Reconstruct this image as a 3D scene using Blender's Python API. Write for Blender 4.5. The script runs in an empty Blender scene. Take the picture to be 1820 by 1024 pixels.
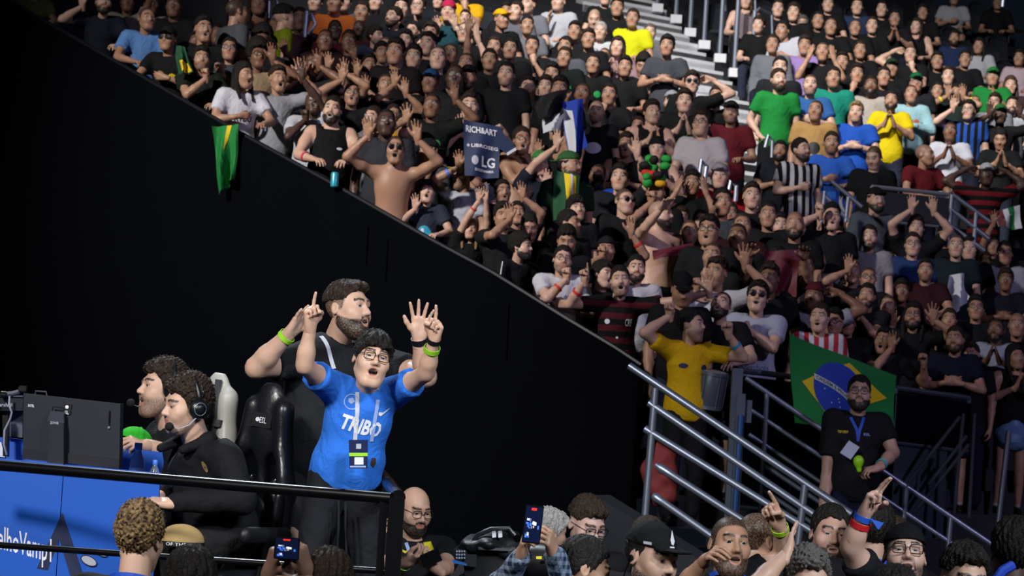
import bpy, math, random
import numpy as np
from mathutils import Matrix, Vector
from mathutils.bvhtree import BVHTree
random.seed(7)
rng = np.random.default_rng(7)
SC = bpy.context.scene
COL = SC.collection
# ------------------------------------------------------------------ camera, world, lights, exposure
F_PX, CAM_Z, PITCH, ROLL = 4750.0, 2.05, math.radians(3.35), math.radians(3.5)
cF = np.array([0, math.cos(PITCH), math.sin(PITCH)])
cR0 = np.array([1.0, 0, 0]); cU0 = np.array([0, -math.sin(PITCH), math.cos(PITCH)])
cR = math.cos(ROLL) * cR0 + math.sin(ROLL) * cU0
cU = math.cos(ROLL) * cU0 - math.sin(ROLL) * cR0
EYE = np.array([0, 0, CAM_Z])
cam = bpy.data.cameras.new('camera'); camo = bpy.data.objects.new('camera', cam); COL.objects.link(camo)
camo.matrix_world = Matrix(((cR[0], cU[0], -cF[0], 0), (cR[1], cU[1], -cF[1], 0), (cR[2], cU[2], -cF[2], CAM_Z), (0, 0, 0, 1)))
cam.sensor_width = 36; cam.lens = F_PX / 1820 * 36; cam.clip_end = 200
cam.dof.use_dof = True; cam.dof.focus_distance = 11.9; cam.dof.aperture_fstop = 8.0
SC.camera = camo

def ray(px, py):
    v = cF + (px - 910) / F_PX * cR + (512 - py) / F_PX * cU
    return v / v[1]
def P(px, py, d):                       # the point at world depth d seen at a pixel of the photograph
    return EYE + ray(px, py) * d
def proj(p):
    q = np.asarray(p) - EYE; z = q @ cF
    return 910 + F_PX * (q @ cR) / z, 512 - F_PX * (q @ cU) / z

wd = bpy.data.worlds.new('world'); SC.world = wd; wd.use_nodes = True
wd.node_tree.nodes['Background'].inputs[0].default_value = (0.16, 0.24, 0.42, 1)
wd.node_tree.nodes['Background'].inputs[1].default_value = 0.02
SC.view_settings.view_transform = 'Standard'; SC.view_settings.look = 'None'
SC.view_settings.gamma = 1; SC.view_settings.use_curve_mapping = False
SC.view_settings.exposure = 0.0
try:
    SC.cycles.max_bounces = 4; SC.cycles.diffuse_bounces = 2; SC.cycles.glossy_bounces = 2
    SC.cycles.transmission_bounces = 4; SC.cycles.use_denoising = True
except Exception: pass

def spot(name, loc, target, power, col, size_deg, blend=0.6, radius=0.3):
    l = bpy.data.lights.new(name, 'SPOT'); l.energy = power; l.color = col
    l.spot_size = math.radians(size_deg); l.spot_blend = blend; l.shadow_soft_size = radius
    o = bpy.data.objects.new(name, l); COL.objects.link(o); o.location = loc
    o.rotation_euler = (Vector(target) - Vector(loc)).to_track_quat('-Z', 'Y').to_euler()
    return o
spot('stage_key_light', (-5, 2, 7.5), (-1.6, 12, 1.9), 5600, (1, .96, .93), 32, .7, .7)
spot('stage_front_light', (5, 1, 8), (-.8, 12, 2.0), 3000, (.88, .94, 1), 30, .7, .7)
spot('stage_back_light', (-3, 17.5, 9), (-1.6, 12, 2.2), 2400, (.8, .9, 1), 34, .7, .3)
spot('floor_key_light', (6, 4, 8), (1.6, 11.5, 1.6), 2300, (.9, .94, 1), 34, .8, .4)
spot('crowd_wash_light', (-11, 9, 12), (-1.9, 21.2, 4.5), 14500, (1, .93, .88), 27, 1, .4)
spot('upper_stand_light', (-6, 15, 19), (1.2, 30, 8.4), 30000, (1, .96, .92), 33, 1, .5)
spot('right_stand_light', (-3, 13, 20), (5.4, 33, 10.0), 11000, (1, .95, .95), 40, 1, .5)
spot('violet_wash_light', (11, 8, 10), (3.4, 22.5, 2.8), 2300, (.68, .58, 1), 46, .9, .4)
spot('stair_blue_light', (-3, 9, 8), (1.4, 17, 1.4), 700, (.45, .66, 1), 28, .9, .3)


# ------------------------------------------------------------------ colours and materials
def lin(c):
    return np.where(c <= .04045, c / 12.92, ((c + .055) / 1.055) ** 2.4)
def hx(s):
    return tuple(float(lin(np.array(int(s[i:i + 2], 16) / 255))) for i in (0, 2, 4)) + (1.0,)
def newmat(name):
    m = bpy.data.materials.new(name); m.use_nodes = True
    nt = m.node_tree; return m, nt, nt.nodes['Principled BSDF']
MATS = {}
def mat(name, col='808080', rough=.6, metal=0.0, noise=0.0, nscale=30, emit=0.0, bump=0.0, spec=.5, alpha=1.0, trans=0.0):
    if name in MATS: return MATS[name]
    m, nt, b = newmat(name); c = hx(col)
    b.inputs['Base Color'].default_value = c; b.inputs['Roughness'].default_value = rough
    b.inputs['Metallic'].default_value = metal; b.inputs['Specular IOR Level'].default_value = spec
    if trans: b.inputs['Transmission Weight'].default_value = trans; b.inputs['IOR'].default_value = 1.33
    tc = nt.nodes.new('ShaderNodeTexCoord'); n = nt.nodes.new('ShaderNodeTexNoise')
    n.inputs['Scale'].default_value = nscale; n.inputs['Detail'].default_value = 3
    nt.links.new(tc.outputs['Object'], n.inputs['Vector'])
    if noise:
        mx = nt.nodes.new('ShaderNodeMix'); mx.data_type = 'RGBA'
        mx.inputs['A'].default_value = tuple(x * (1 - noise) for x in c[:3]) + (1,)
        mx.inputs['B'].default_value = tuple(min(1, x * (1 + noise)) for x in c[:3]) + (1,)
        nt.links.new(n.outputs['Fac'], mx.inputs['Factor']); nt.links.new(mx.outputs['Result'], b.inputs['Base Color'])
    if bump:
        bp = nt.nodes.new('ShaderNodeBump'); bp.inputs['Strength'].default_value = bump; bp.inputs['Distance'].default_value = .01
        nt.links.new(n.outputs['Fac'], bp.inputs['Height']); nt.links.new(bp.outputs['Normal'], b.inputs['Normal'])
    if emit:
        b.inputs['Emission Color'].default_value = c; b.inputs['Emission Strength'].default_value = emit
    MATS[name] = m; return m

def attr(nt, name, typ='OBJECT'):
    a = nt.nodes.new('ShaderNodeAttribute'); a.attribute_type = typ; a.attribute_name = name; return a
def mixc(nt, fac, a, b):
    mx = nt.nodes.new('ShaderNodeMix'); mx.data_type = 'RGBA'
    for s, v in (('A', a), ('B', b)):
        if isinstance(v, tuple): mx.inputs[s].default_value = v
        else: nt.links.new(v, mx.inputs[s])
    if isinstance(fac, float): mx.inputs['Factor'].default_value = fac
    else: nt.links.new(fac, mx.inputs['Factor'])
    return mx.outputs['Result']
def math_(nt, op, a, b=None, clamp=False):
    m = nt.nodes.new('ShaderNodeMath'); m.operation = op; m.use_clamp = clamp
    for i, v in enumerate((a, b)):
        if v is None: continue
        if isinstance(v, (int, float)): m.inputs[i].default_value = v
        else: nt.links.new(v, m.inputs[i])
    return m.outputs[0]

def make_skin():
    m, nt, b = newmat('skin')
    oi = nt.nodes.new('ShaderNodeObjectInfo'); mk = attr(nt, 'mk', 'GEOMETRY'); hc = attr(nt, 'hair_col')
    sp = nt.nodes.new('ShaderNodeSeparateColor'); nt.links.new(mk.outputs['Color'], sp.inputs[0])
    n = nt.nodes.new('ShaderNodeTexNoise'); n.inputs['Scale'].default_value = 14
    tc = nt.nodes.new('ShaderNodeTexCoord'); nt.links.new(tc.outputs['Object'], n.inputs['Vector'])
    v = nt.nodes.new('ShaderNodeHueSaturation'); nt.links.new(oi.outputs['Color'], v.inputs['Color'])
    nt.links.new(math_(nt, 'ADD', math_(nt, 'MULTIPLY', n.outputs['Fac'], .3), .85), v.inputs['Value'])
    lip = nt.nodes.new('ShaderNodeMix'); lip.data_type = 'RGBA'; lip.blend_type = 'MULTIPLY'; lip.inputs['Factor'].default_value = 1
    nt.links.new(v.outputs[0], lip.inputs['A']); lip.inputs['B'].default_value = (.85, .52, .5, 1)
    c = mixc(nt, sp.outputs[0], v.outputs[0], lip.outputs['Result'])
    nb = nt.nodes.new('ShaderNodeTexNoise'); nb.inputs['Scale'].default_value = 170; nb.inputs['Detail'].default_value = 2
    nt.links.new(tc.outputs['Object'], nb.inputs['Vector'])
    c = mixc(nt, math_(nt, 'MULTIPLY', sp.outputs[1], math_(nt, 'ADD', math_(nt, 'MULTIPLY', math_(nt, 'SUBTRACT', nb.outputs['Fac'], .5), 2.0), 1.08), True), c, hc.outputs['Color'])
    w = math_(nt, 'MULTIPLY', sp.outputs[2], 2.0, True)
    k = math_(nt, 'SUBTRACT', math_(nt, 'MULTIPLY', sp.outputs[2], 2.0), 1.0, True)
    c = mixc(nt, w, c, (.4, .38, .36, 1)); c = mixc(nt, k, c, (.004, .003, .003, 1))
    nt.links.new(c, b.inputs['Base Color']); b.inputs['Roughness'].default_value = .48; b.inputs['Specular IOR Level'].default_value = .45
    MATS['skin'] = m; return m
make_skin()
def make_cloth(name, kind):
    m, nt, b = newmat(name)
    oi = nt.nodes.new('ShaderNodeObjectInfo'); tc = nt.nodes.new('ShaderNodeTexCoord')
    c = oi.outputs['Color']
    sx = nt.nodes.new('ShaderNodeSeparateXYZ'); nt.links.new(tc.outputs['Object'], sx.inputs[0])
    def wave(out, freq, thr):
        s = math_(nt, 'SINE', math_(nt, 'MULTIPLY', out, freq)); return math_(nt, 'GREATER_THAN', s, thr)
    if kind != 'plain':
        c2 = attr(nt, 'col2').outputs['Color']
        if kind == 'vertical': f = wave(sx.outputs[0], 75, 0.0)
        elif kind == 'hoops': f = wave(sx.outputs[2], 62, 0.0)
        elif kind == 'plaid':
            f = math_(nt, 'MULTIPLY', math_(nt, 'ADD', wave(sx.outputs[0], 190, .1), math_(nt, 'ADD', wave(sx.outputs[2], 190, .1), wave(sx.outputs[1], 190, .6))), .36)
        elif kind == 'curl':
            n3 = nt.nodes.new('ShaderNodeTexNoise'); n3.inputs['Scale'].default_value = 26; n3.inputs['Distortion'].default_value = 1.5
            nt.links.new(tc.outputs['Object'], n3.inputs['Vector'])
            f = math_(nt, 'MULTIPLY', math_(nt, 'SUBTRACT', n3.outputs['Fac'], .38), 4, True)
        c = mixc(nt, f, c, c2)
    nt.links.new(c, b.inputs['Base Color']); b.inputs['Roughness'].default_value = .85 if kind != 'curl' else .5
    b.inputs['Specular IOR Level'].default_value = .25
    n = nt.nodes.new('ShaderNodeTexNoise'); n.inputs['Scale'].default_value = 9 if kind != 'curl' else 60; n.inputs['Detail'].default_value = 4
    n.inputs['Distortion'].default_value = 1.2
    nt.links.new(tc.outputs['Object'], n.inputs['Vector'])
    bp = nt.nodes.new('ShaderNodeBump'); bp.inputs['Strength'].default_value = .55; bp.inputs['Distance'].default_value = .03 if kind != 'curl' else .012
    nt.links.new(n.outputs['Fac'], bp.inputs['Height']); nt.links.new(bp.outputs['Normal'], b.inputs['Normal'])
    MATS[name] = m
for k_ in ('plain', 'vertical', 'hoops', 'plaid', 'curl'): make_cloth('cloth_' + k_, k_)
def make_hair():
    m, nt, b = newmat('hair')
    oi = nt.nodes.new('ShaderNodeObjectInfo'); tc = nt.nodes.new('ShaderNodeTexCoord')
    n = nt.nodes.new('ShaderNodeTexNoise'); n.inputs['Scale'].default_value = 55; n.inputs['Detail'].default_value = 4; n.inputs['Distortion'].default_value = 2
    nt.links.new(tc.outputs['Object'], n.inputs['Vector'])
    v = nt.nodes.new('ShaderNodeHueSaturation'); nt.links.new(oi.outputs['Color'], v.inputs['Color'])
    nt.links.new(math_(nt, 'ADD', math_(nt, 'MULTIPLY', n.outputs['Fac'], 1.6), .2), v.inputs['Value'])
    nt.links.new(v.outputs[0], b.inputs['Base Color']); b.inputs['Roughness'].default_value = .6; b.inputs['Specular IOR Level'].default_value = .3
    bp = nt.nodes.new('ShaderNodeBump'); bp.inputs['Strength'].default_value = .8; bp.inputs['Distance'].default_value = .015
    nt.links.new(n.outputs['Fac'], bp.inputs['Height']); nt.links.new(bp.outputs['Normal'], b.inputs['Normal'])
    MATS['hair'] = m
make_hair()

# ------------------------------------------------------------------ implicit surfaces -> one continuous mesh
def V(*a): return np.array(a, dtype=np.float64)
def nrm(v): return v / (np.linalg.norm(v) + 1e-9)
def cap(a, b, ra, rb=None, k=.02): return ('c', np.asarray(a, float), np.asarray(b, float), ra, ra if rb is None else rb, k)
def ell(c, r, R=None, k=.02): return ('e', np.asarray(c, float), np.asarray(r, float), R, k)
def pbox(p):
    if p[0] == 'c':
        m = max(p[3], p[4]); return np.minimum(p[1], p[2]) - m, np.maximum(p[1], p[2]) + m
    m = p[2] if p[3] is None else np.abs(p[3].T) @ p[2]
    return p[1] - m, p[1] + m
def pdist(p, x, y, z):
    if p[0] == 'c':
        a, b, ra, rb = p[1:5]; d = b - a; L = d @ d + 1e-12
        qx, qy, qz = x - a[0], y - a[1], z - a[2]
        t = np.clip((qx * d[0] + qy * d[1] + qz * d[2]) / L, 0, 1)
        return np.sqrt((qx - t * d[0]) ** 2 + (qy - t * d[1]) ** 2 + (qz - t * d[2]) ** 2) - (ra + t * (rb - ra))
    c, r, R = p[1:4]
    qx, qy, qz = x - c[0], y - c[1], z - c[2]
    if R is not None:
        qx, qy, qz = (R[0][0] * qx + R[0][1] * qy + R[0][2] * qz, R[1][0] * qx + R[1][1] * qy + R[1][2] * qz, R[2][0] * qx + R[2][1] * qy + R[2][2] * qz)
    ax, ay, az = (qx / r[0]) ** 2, (qy / r[1]) ** 2, (qz / r[2]) ** 2
    k0 = np.sqrt(ax + ay + az); k1 = np.sqrt(ax / r[0] ** 2 + ay / r[1] ** 2 + az / r[2] ** 2) + 1e-9
    return k0 * (k0 - 1) / k1
def smin(a, b, k):
    h = np.maximum(k - np.abs(a - b), 0) / k
    return np.minimum(a, b) - h * h * k * .25
def solid(ops, h):
    los, his = [], []
    for o in ops:
        if o[0] in 'ce': l, m = pbox(o); los.append(l); his.append(m)
    lo = np.min(los, 0) - 3 * h; hi = np.max(his, 0) + 3 * h
    n = np.ceil((hi - lo) / h).astype(int) + 1
    ax = [(lo[i] + h * np.arange(n[i])).astype(np.float32) for i in range(3)]
    Fd = np.full(n, 1.0, np.float32)
    X, Y, Z = ax[0][:, None, None], ax[1][None, :, None], ax[2][None, None, :]
    for o in ops:
        t = o[0]
        if t in 'ce' or t == '-':
            p = o if t != '-' else o[1]
            k = max(p[-1], 1e-4); pad = k + 3 * h
            l, m = pbox(p)
            i0 = np.clip(np.floor((l - pad - lo) / h).astype(int), 0, n); i1 = np.clip(np.ceil((m + pad - lo) / h).astype(int) + 1, 0, n)
            if np.any(i1 <= i0): continue
            s = tuple(slice(a, b) for a, b in zip(i0, i1))
            d = pdist(p, X[s[0]], Y[:, s[1]], Z[:, :, s[2]])
            Fd[s] = smin(Fd[s], d, k) if t != '-' else -smin(-Fd[s], d, k)
        elif t == 'p':
            Fd = np.maximum(Fd, (X - o[1][0]) * o[2][0] + (Y - o[1][1]) * o[2][1] + (Z - o[1][2]) * o[2][2]).astype(np.float32)
        elif t == 'f': Fd = o[1](X, Y, Z, Fd).astype(np.float32)
    return surfnet(Fd, lo, h)
CORN = [(i, j, k) for i in (0, 1) for j in (0, 1) for k in (0, 1)]
EDG = [(a, b) for a in range(8) for b in range(a + 1, 8) if sum(abs(CORN[a][q] - CORN[b][q]) for q in range(3)) == 1]
def surfnet(Fd, lo, h):
    S = Fd < 0
    sh = np.array(Fd.shape) - 1
    cnt = np.zeros(sh, np.int8)
    for c in CORN: cnt += S[c[0]:c[0] + sh[0], c[1]:c[1] + sh[1], c[2]:c[2] + sh[2]]
    act = (cnt > 0) & (cnt < 8)
    idx = np.argwhere(act)
    ids = np.full(sh, -1, np.int64); ids[act] = np.arange(len(idx))
    vals = np.stack([Fd[idx[:, 0] + c[0], idx[:, 1] + c[1], idx[:, 2] + c[2]] for c in CORN], 1)
    pos = np.zeros((len(idx), 3)); num = np.zeros(len(idx))
    for a, b in EDG:
        va, vb = vals[:, a], vals[:, b]; m = (va < 0) != (vb < 0)
        t = np.where(m, va / np.where(m, va - vb, 1), 0)
        ca, cb = np.array(CORN[a]), np.array(CORN[b])
        pos += (ca + t[:, None] * (cb - ca)) * m[:, None]; num += m
    v = lo + h * (idx + pos / num[:, None])
    quads = []
    for A in range(3):
        B, C = (A + 1) % 3, (A + 2) % 3
        s0 = [slice(1, -1)] * 3; s1 = [slice(1, -1)] * 3
        s0[A] = slice(0, -1); s1[A] = slice(1, None)
        a, b = S[tuple(s0)], S[tuple(s1)]
        e = np.argwhere(a != b)
        if not len(e): continue
        base = e.copy(); base[:, B] += 1; base[:, C] += 1
        fl = a[tuple(e.T)]
        q = []
        for db, dc in ((0, 0), (1, 0), (1, 1), (0, 1)):
            w = base.copy(); w[:, B] -= 1 - db; w[:, C] -= 1 - dc
            q.append(ids[w[:, 0], w[:, 1], w[:, 2]])
        q = np.stack(q, 1); q[~fl] = q[~fl][:, ::-1]
        quads.append(q)
    return v, np.concatenate(quads)

def mesh_np(name, v, q, smooth=True, mk=None, tri=None):
    me = bpy.data.meshes.new(name)
    nq = len(q); nt_ = 0 if tri is None else len(tri)
    me.vertices.add(len(v)); me.vertices.foreach_set('co', np.asarray(v, np.float32).ravel())
    loops = np.asarray(q, np.int32).ravel(); starts = np.arange(nq) * 4
    if nt_:
        loops = np.concatenate([loops, np.asarray(tri, np.int32).ravel()]); starts = np.concatenate([starts, nq * 4 + np.arange(nt_) * 3])
    me.loops.add(len(loops)); me.loops.foreach_set('vertex_index', loops)
    me.polygons.add(nq + nt_); me.polygons.foreach_set('loop_start', starts.astype(np.int32))
    me.update(calc_edges=True)
    if smooth: me.polygons.foreach_set('use_smooth', np.ones(nq + nt_, bool))
    if mk is not None:
        a = me.color_attributes.new('mk', 'FLOAT_COLOR', 'POINT')
        a.data.foreach_set('color', np.concatenate([mk, np.ones((len(mk), 1))], 1).astype(np.float32).ravel())
    return me

# ------------------------------------------------------------------ plain mesh builder for things
class MB:
    def __init__(s): s.v = []; s.f = []
    def add(s, vs, fs):
        o = len(s.v); s.v += [tuple(map(float, p)) for p in vs]; s.f += [tuple(i + o for i in f) for f in fs]; return s
    def box(s, c, size, R=None, bev=0.0):
        x, y, z = (q / 2 for q in size)
        if bev:
            b = min(bev, x * .9, y * .9, z * .9); vs = []; 
            for sz in (-1, 1):
                for (ix, iy, iz) in ((b, b, 0), (0, 0, b)):
                    ring = [(-x + ix, -y + iy), (x - ix, -y + iy), (x - ix, y - iy), (-x + ix, y - iy)]
                    for (px, py) in ring: vs.append((px, py, sz * (z - iz)))
            order = [0, 1, 3, 2]
            fs = [(3, 2, 1, 0), (8, 9, 10, 11)]
            for a, b2 in ((0, 4), (4, 12), (12, 8)):
                for i in range(4): j = (i + 1) % 4; fs.append((a + i, a + j, b2 + j, b2 + i))
        else:
            vs = [(-x, -y, -z), (x, -y, -z), (x, y, -z), (-x, y, -z), (-x, -y, z), (x, -y, z), (x, y, z), (-x, y, z)]
            fs = [(3, 2, 1, 0), (4, 5, 6, 7), (0, 1, 5, 4), (1, 2, 6, 5), (2, 3, 7, 6), (3, 0, 4, 7)]
        vs = np.array(vs)
        if R is not None: vs = vs @ np.asarray(R).T
        return s.add(vs + np.asarray(c), fs)
    def tube(s, pts, r, n=10, closed=False):
        pts = [np.asarray(p, float) for p in pts]; m = len(pts); rings = []
        rr = r if isinstance(r, (list, tuple)) else [r] * m
        t0 = nrm(pts[1] - pts[0]); up = V(0, 0, 1) if abs(t0[2]) < .9 else V(1, 0, 0)
        for i in range(m):
            a = pts[i - 1] if (i > 0 or closed) else pts[i]; b = pts[(i + 1) % m] if (i < m - 1 or closed) else pts[i]
            t = nrm(b - a); e1 = nrm(np.cross(up, t)); e2 = np.cross(t, e1); up = e2
            rings.append([pts[i] + rr[i] * (math.cos(2 * math.pi * k / n) * e1 + math.sin(2 * math.pi * k / n) * e2) for k in range(n)])
        vs = [p for g in rings for p in g]; fs = []
        for i in range(m if closed else m - 1):
            j = (i + 1) % m
            for k in range(n): k2 = (k + 1) % n; fs.append((i * n + k, i * n + k2, j * n + k2, j * n + k))
        if not closed: fs += [tuple(range(n - 1, -1, -1)), tuple((m - 1) * n + k for k in range(n))]
        return s.add(vs, fs)
    def lathe(s, c, prof, n=20, axis=None):
        R = np.eye(3)
        if axis is not None:
            z = nrm(np.asarray(axis, float)); x = nrm(np.cross(V(0, 1, 0) if abs(z[1]) < .9 else V(1, 0, 0), z)); R = np.stack([x, np.cross(z, x), z], 1)
        vs = []; fs = []
        for (r, z) in prof:
            for k in range(n): a = 2 * math.pi * k / n; vs.append(np.asarray(c) + R @ V(r * math.cos(a), r * math.sin(a), z))
        for i in range(len(prof) - 1):
            for k in range(n): k2 = (k + 1) % n; fs.append((i * n + k, i * n + k2, (i + 1) * n + k2, (i + 1) * n + k))
        fs += [tuple(range(n - 1, -1, -1)), tuple((len(prof) - 1) * n + k for k in range(n))]
        return s.add(vs, fs)
    def prism(s, poly, d):                 # poly: 3D points of a flat outline, d: extrusion vector
        n = len(poly); p = [np.asarray(q, float) for q in poly]; d = np.asarray(d, float)
        return s.add(p + [q + d for q in p], [tuple(range(n - 1, -1, -1)), tuple(range(n, 2 * n))] + [(i, (i + 1) % n, n + (i + 1) % n, n + i) for i in range(n)])
    def build(s, name, m, parent=None, smooth=False, mod=None):
        o = np.zeros(3)
        if parent is not None:
            p = parent
            while p is not None: o = o + np.array(p.location); p = p.parent
        me = bpy.data.meshes.new(name)
        if parent is None:
            vs = np.array(s.v); b = V((vs[:, 0].min() + vs[:, 0].max()) / 2, (vs[:, 1].min() + vs[:, 1].max()) / 2, vs[:, 2].min())
            me.from_pydata([tuple(q) for q in vs - b], [], s.f)
        else: me.from_pydata([tuple(np.asarray(q) - o) for q in s.v], [], s.f); b = None
        me.validate(); me.materials.append(m)
        if smooth:
            me.polygons.foreach_set('use_smooth', np.ones(len(me.polygons), bool))
            try: me.set_sharp_from_angle(angle=math.radians(40))
            except Exception: pass
        ob = bpy.data.objects.new(name, me); COL.objects.link(ob)
        if parent is not None: ob.parent = parent
        else: ob.location = b
        return ob
def empty(name, loc, label=None, cat=None, group=None):
    o = bpy.data.objects.new(name, None); COL.objects.link(o); o.location = loc; o.empty_display_size = .1
    return tag(o, label, cat, group)
def tag(o, label=None, cat=None, group=None, kind=None):
    for k, v in (('label', label), ('category', cat), ('group', group), ('kind', kind)):
        if v: o[k] = v
    return o
def struct(o, label=None):
    return tag(o, label, None, None, 'structure')
_tc = {}
def text_geo(s, bold=.0, ext=0.0):          # flat lettering as polygons, cap height 1, from x = 0
    if (s, bold) in _tc: return _tc[(s, bold)]
    cu = bpy.data.curves.new('t', 'FONT'); cu.body = s; cu.size = 1.0; cu.offset = bold; cu.resolution_u = 2
    o = bpy.data.objects.new('t', cu); COL.objects.link(o)
    dg = bpy.context.evaluated_depsgraph_get(); me = bpy.data.meshes.new_from_object(o.evaluated_get(dg))
    v = np.array([tuple(q.co) for q in me.vertices]); f = [tuple(p.vertices) for p in me.polygons]
    bpy.data.objects.remove(o); bpy.data.curves.remove(cu); bpy.data.meshes.remove(me)
    v[:, 0] -= v[:, 0].min(); v[:, :] = v / .69 if True else v
    w = v[:, 0].max(); _tc[(s, bold)] = (v, f, w); return v, f, w
def lettering(s, fn, name, m, parent, height=None, width=None, bold=0.0, shear=0.0):
    """print s on a surface; fn(u, v) -> world point, u from 0 to width, v up from the baseline"""
    v, f, w = text_geo(s, bold)
    if width is None: sx = sy = height
    else: sx = width / w; sy = height if height else sx
    mb = MB(); mb.add([fn(q[0] * sx + shear * q[1] * sy, q[1] * sy) for q in v], f)
    return mb.build(name, m, parent)

# ------------------------------------------------------------------ people
SKIN = {1: (.60, .38, .28, 1), 2: (.40, .225, .145, 1), 3: (.20, .10, .06, 1), 4: (.075, .04, .028, 1)}
def rotz(a): c, s = math.cos(a), math.sin(a); return np.array([[c, -s, 0], [s, c, 0], [0, 0, 1.]])
def rotx(a): c, s = math.cos(a), math.sin(a); return np.array([[1, 0, 0], [0, c, -s], [0, s, c]])
def roty(a): c, s = math.cos(a), math.sin(a); return np.array([[c, 0, s], [0, 1, 0], [-s, 0, c]])
def headrot(yaw, pitch=0, roll=0):
    """yaw > 0 turns to image right, pitch > 0 looks up, roll > 0 tips the crown to image right (degrees)"""
    r = math.radians
    return rotz(r(yaw)) @ roty(r(roll)) @ rotx(-r(pitch))
_hc = {}
def hairline(y):
    return np.interp(y, [-.12, -.075, -.05, -.032, -.02, .012, .03, .05, .12], [.086, .082, .07, .05, -.004, -.016, .012, -.05, -.062])
def head_mesh(h, mouth, beard, fem, buzz, chub=0.0):
    key = ('head', h, mouth, beard, fem, buzz, chub)
    if key in _hc: return _hc[key]
    o = mouth; jd = -.015 * o
    ops = [ell((0, .014, .032), (.074, .096, .086)), ell((0, -.022, -.028), (.066 + .008 * chub, .072, .082), k=.03),
           ell((0, -.034, -.066 + jd * .5), (.047 + .016 * chub, .05, .05 - jd * .4), k=.03), cap((-.012, -.066, -.098 + jd), (.012, -.066, -.098 + jd), .018 - .004 * fem + .003 * chub, k=.03),
           cap((-.048 - .008 * chub, .004, -.055), (-.026, -.05, -.095 + jd), .02, k=.03), cap((.048 + .008 * chub, .004, -.055), (.026, -.05, -.095 + jd), .02, k=.03),
           cap((-.05, -.055, -.02), (-.04, -.062, -.03), .02, k=.03), cap((.05, -.055, -.02), (.04, -.062, -.03), .02, k=.03),
           cap((-.036, -.077, .031), (.036, -.077, .031), .0125 - .003 * fem, k=.02),
           cap((0, -.084, .016), (0, -.108, -.022), .0075, .0115, k=.014), ell((-.0125, -.096, -.026), (.009, .011, .0085), k=.008), ell((.0125, -.096, -.026), (.009, .011, .0085), k=.008),
           ('-', ell((-.0315, -.099, .011), (.0185, .02, .0125), k=.014)), ('-', ell((.0315, -.099, .011), (.0185, .02, .0125), k=.014)),
           ell((-.0315, -.0745, .010), (.0135, .0125, .0125), k=.003), ell((.0315, -.0745, .010), (.0135, .0125, .0125), k=.003),
           cap((-.0465, -.079, .0195), (-.0185, -.084, .0195), .0048, k=.006), cap((.0465, -.079, .0195), (.0185, -.084, .0195), .0048, k=.006)]
    if o > .05:
        mz = -.058 + jd * .45
        ops += [cap((-.019, -.084, mz + .012 * o + .003), (.019, -.084, mz + .012 * o + .003), .0062, k=.01), cap((-.016, -.084, mz - .013 * o - .004), (.016, -.084, mz - .013 * o - .004), .0068, k=.01),
                ('-', ell((0, -.09, mz), (.02, .035, .003 + .013 * o), k=.006))]
    else:
        mz = -.058
        ops += [cap((-.021, -.084, -.0535), (.021, -.084, -.0535), .0062, k=.009), cap((-.018, -.084, -.0635), (.018, -.084, -.0635), .0072, k=.009), ('-', cap((-.024, -.095, -.0585), (.024, -.095, -.0585), .0022, k=.005))]
    if beard > .7: ops += [ell((0, -.052, -.094 + jd), (.046, .042, .036), k=.02), cap((-.055, -.01, -.06), (-.035, -.05, -.09 + jd), .022, k=.02), cap((.055, -.01, -.06), (.035, -.05, -.09 + jd), .022, k=.02)]
    for s in (-1, 1):
        ops += [ell((s * .077, .018, .002), (.009, .02, .033), roty(s * .25) @ rotx(.2), k=.008), ('-', ell((s * .088, .012, .004), (.007, .011, .019), k=.006))]
    v, q = solid(ops, h)
    x, y, z = v.T; ax = np.abs(x)
    def step(t, w=h * .8): return np.clip(t / w + .5, 0, 1)
    R = np.zeros(len(v)); G = np.zeros(len(v)); B = np.zeros(len(v))
    # lips and open mouth
    if o > .05:
        inm = (ax / .021) ** 2 + ((z - mz) / (.004 + .0135 * o)) ** 2
        R = np.clip(1.5 - np.abs(np.sqrt(inm) - 1.15) * 5, 0, 1) * .75 * (y < -.066)
        m_in = (inm < 1.05) & (y < -.03) & (y > -.12); B = np.where(m_in, 1.0, 0); 
        B = np.where(m_in & (z > mz + .006 * o) & (y > -.093) & (y < -.05) & (ax < .015), .5, B)
        R = np.where(m_in, .0, R)
        if h < .006:
            tg_ = m_in & (z < mz - .0075 * o) & (y < -.05); B = np.where(tg_, 0, B); R = np.where(tg_, 1, R)
    else:
        R = step(1 - (ax / .024) ** 2 - ((z + .0585) / .0125) ** 2, .5) * (y < -.07)
    # eyes
    for s in (-1, 1):
        ex = (x - s * .0315); e = (ex / .0135) ** 2 + ((z - .0085) / .0056) ** 2
        on = (e < 1.0) & (y < -.072) & (y > -.1); B = np.where(on, .5, B)
        B = np.where(on & (ex ** 2 + (z - .0095) ** 2 < (.0085 if h < .006 else .0105) ** 2), 1.0, B)
        lid = (e >= .8) & (e < 1.35) & (z > .01) & (y < -.068) & (y > -.1); G = np.where(lid, .75, G)
        br = np.abs(z - (.0335 + .004 * np.cos(ex * 70) - .0)) < .0055 - .002 * fem
        G = np.maximum(G, np.where(br & (np.abs(ex) < .021) & (y < -.06), .9, 0))
    if beard > 0:
        front = ax < .03
        lim = np.where(front, -.041 + .1 * ax, -.041 + .32 * np.clip(y + .055, 0, 1) * 1.2 - .012)
        reg = step(lim - z, .008 if beard > .7 else .022) * (y < .012) * (y > -.13) * step(.012 - y, .01)
        lipm = 1 - step(1.15 - (ax / .024) ** 2 - ((z - mz) / (.0125 + .012 * o)) ** 2, .4)
        G = np.maximum(G, reg * lipm * min(1.0, beard) * (B < .1))
    if buzz > 0:
        G = np.maximum(G, step(z - hairline(y), .01) * buzz * (ax < .0785))
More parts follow.
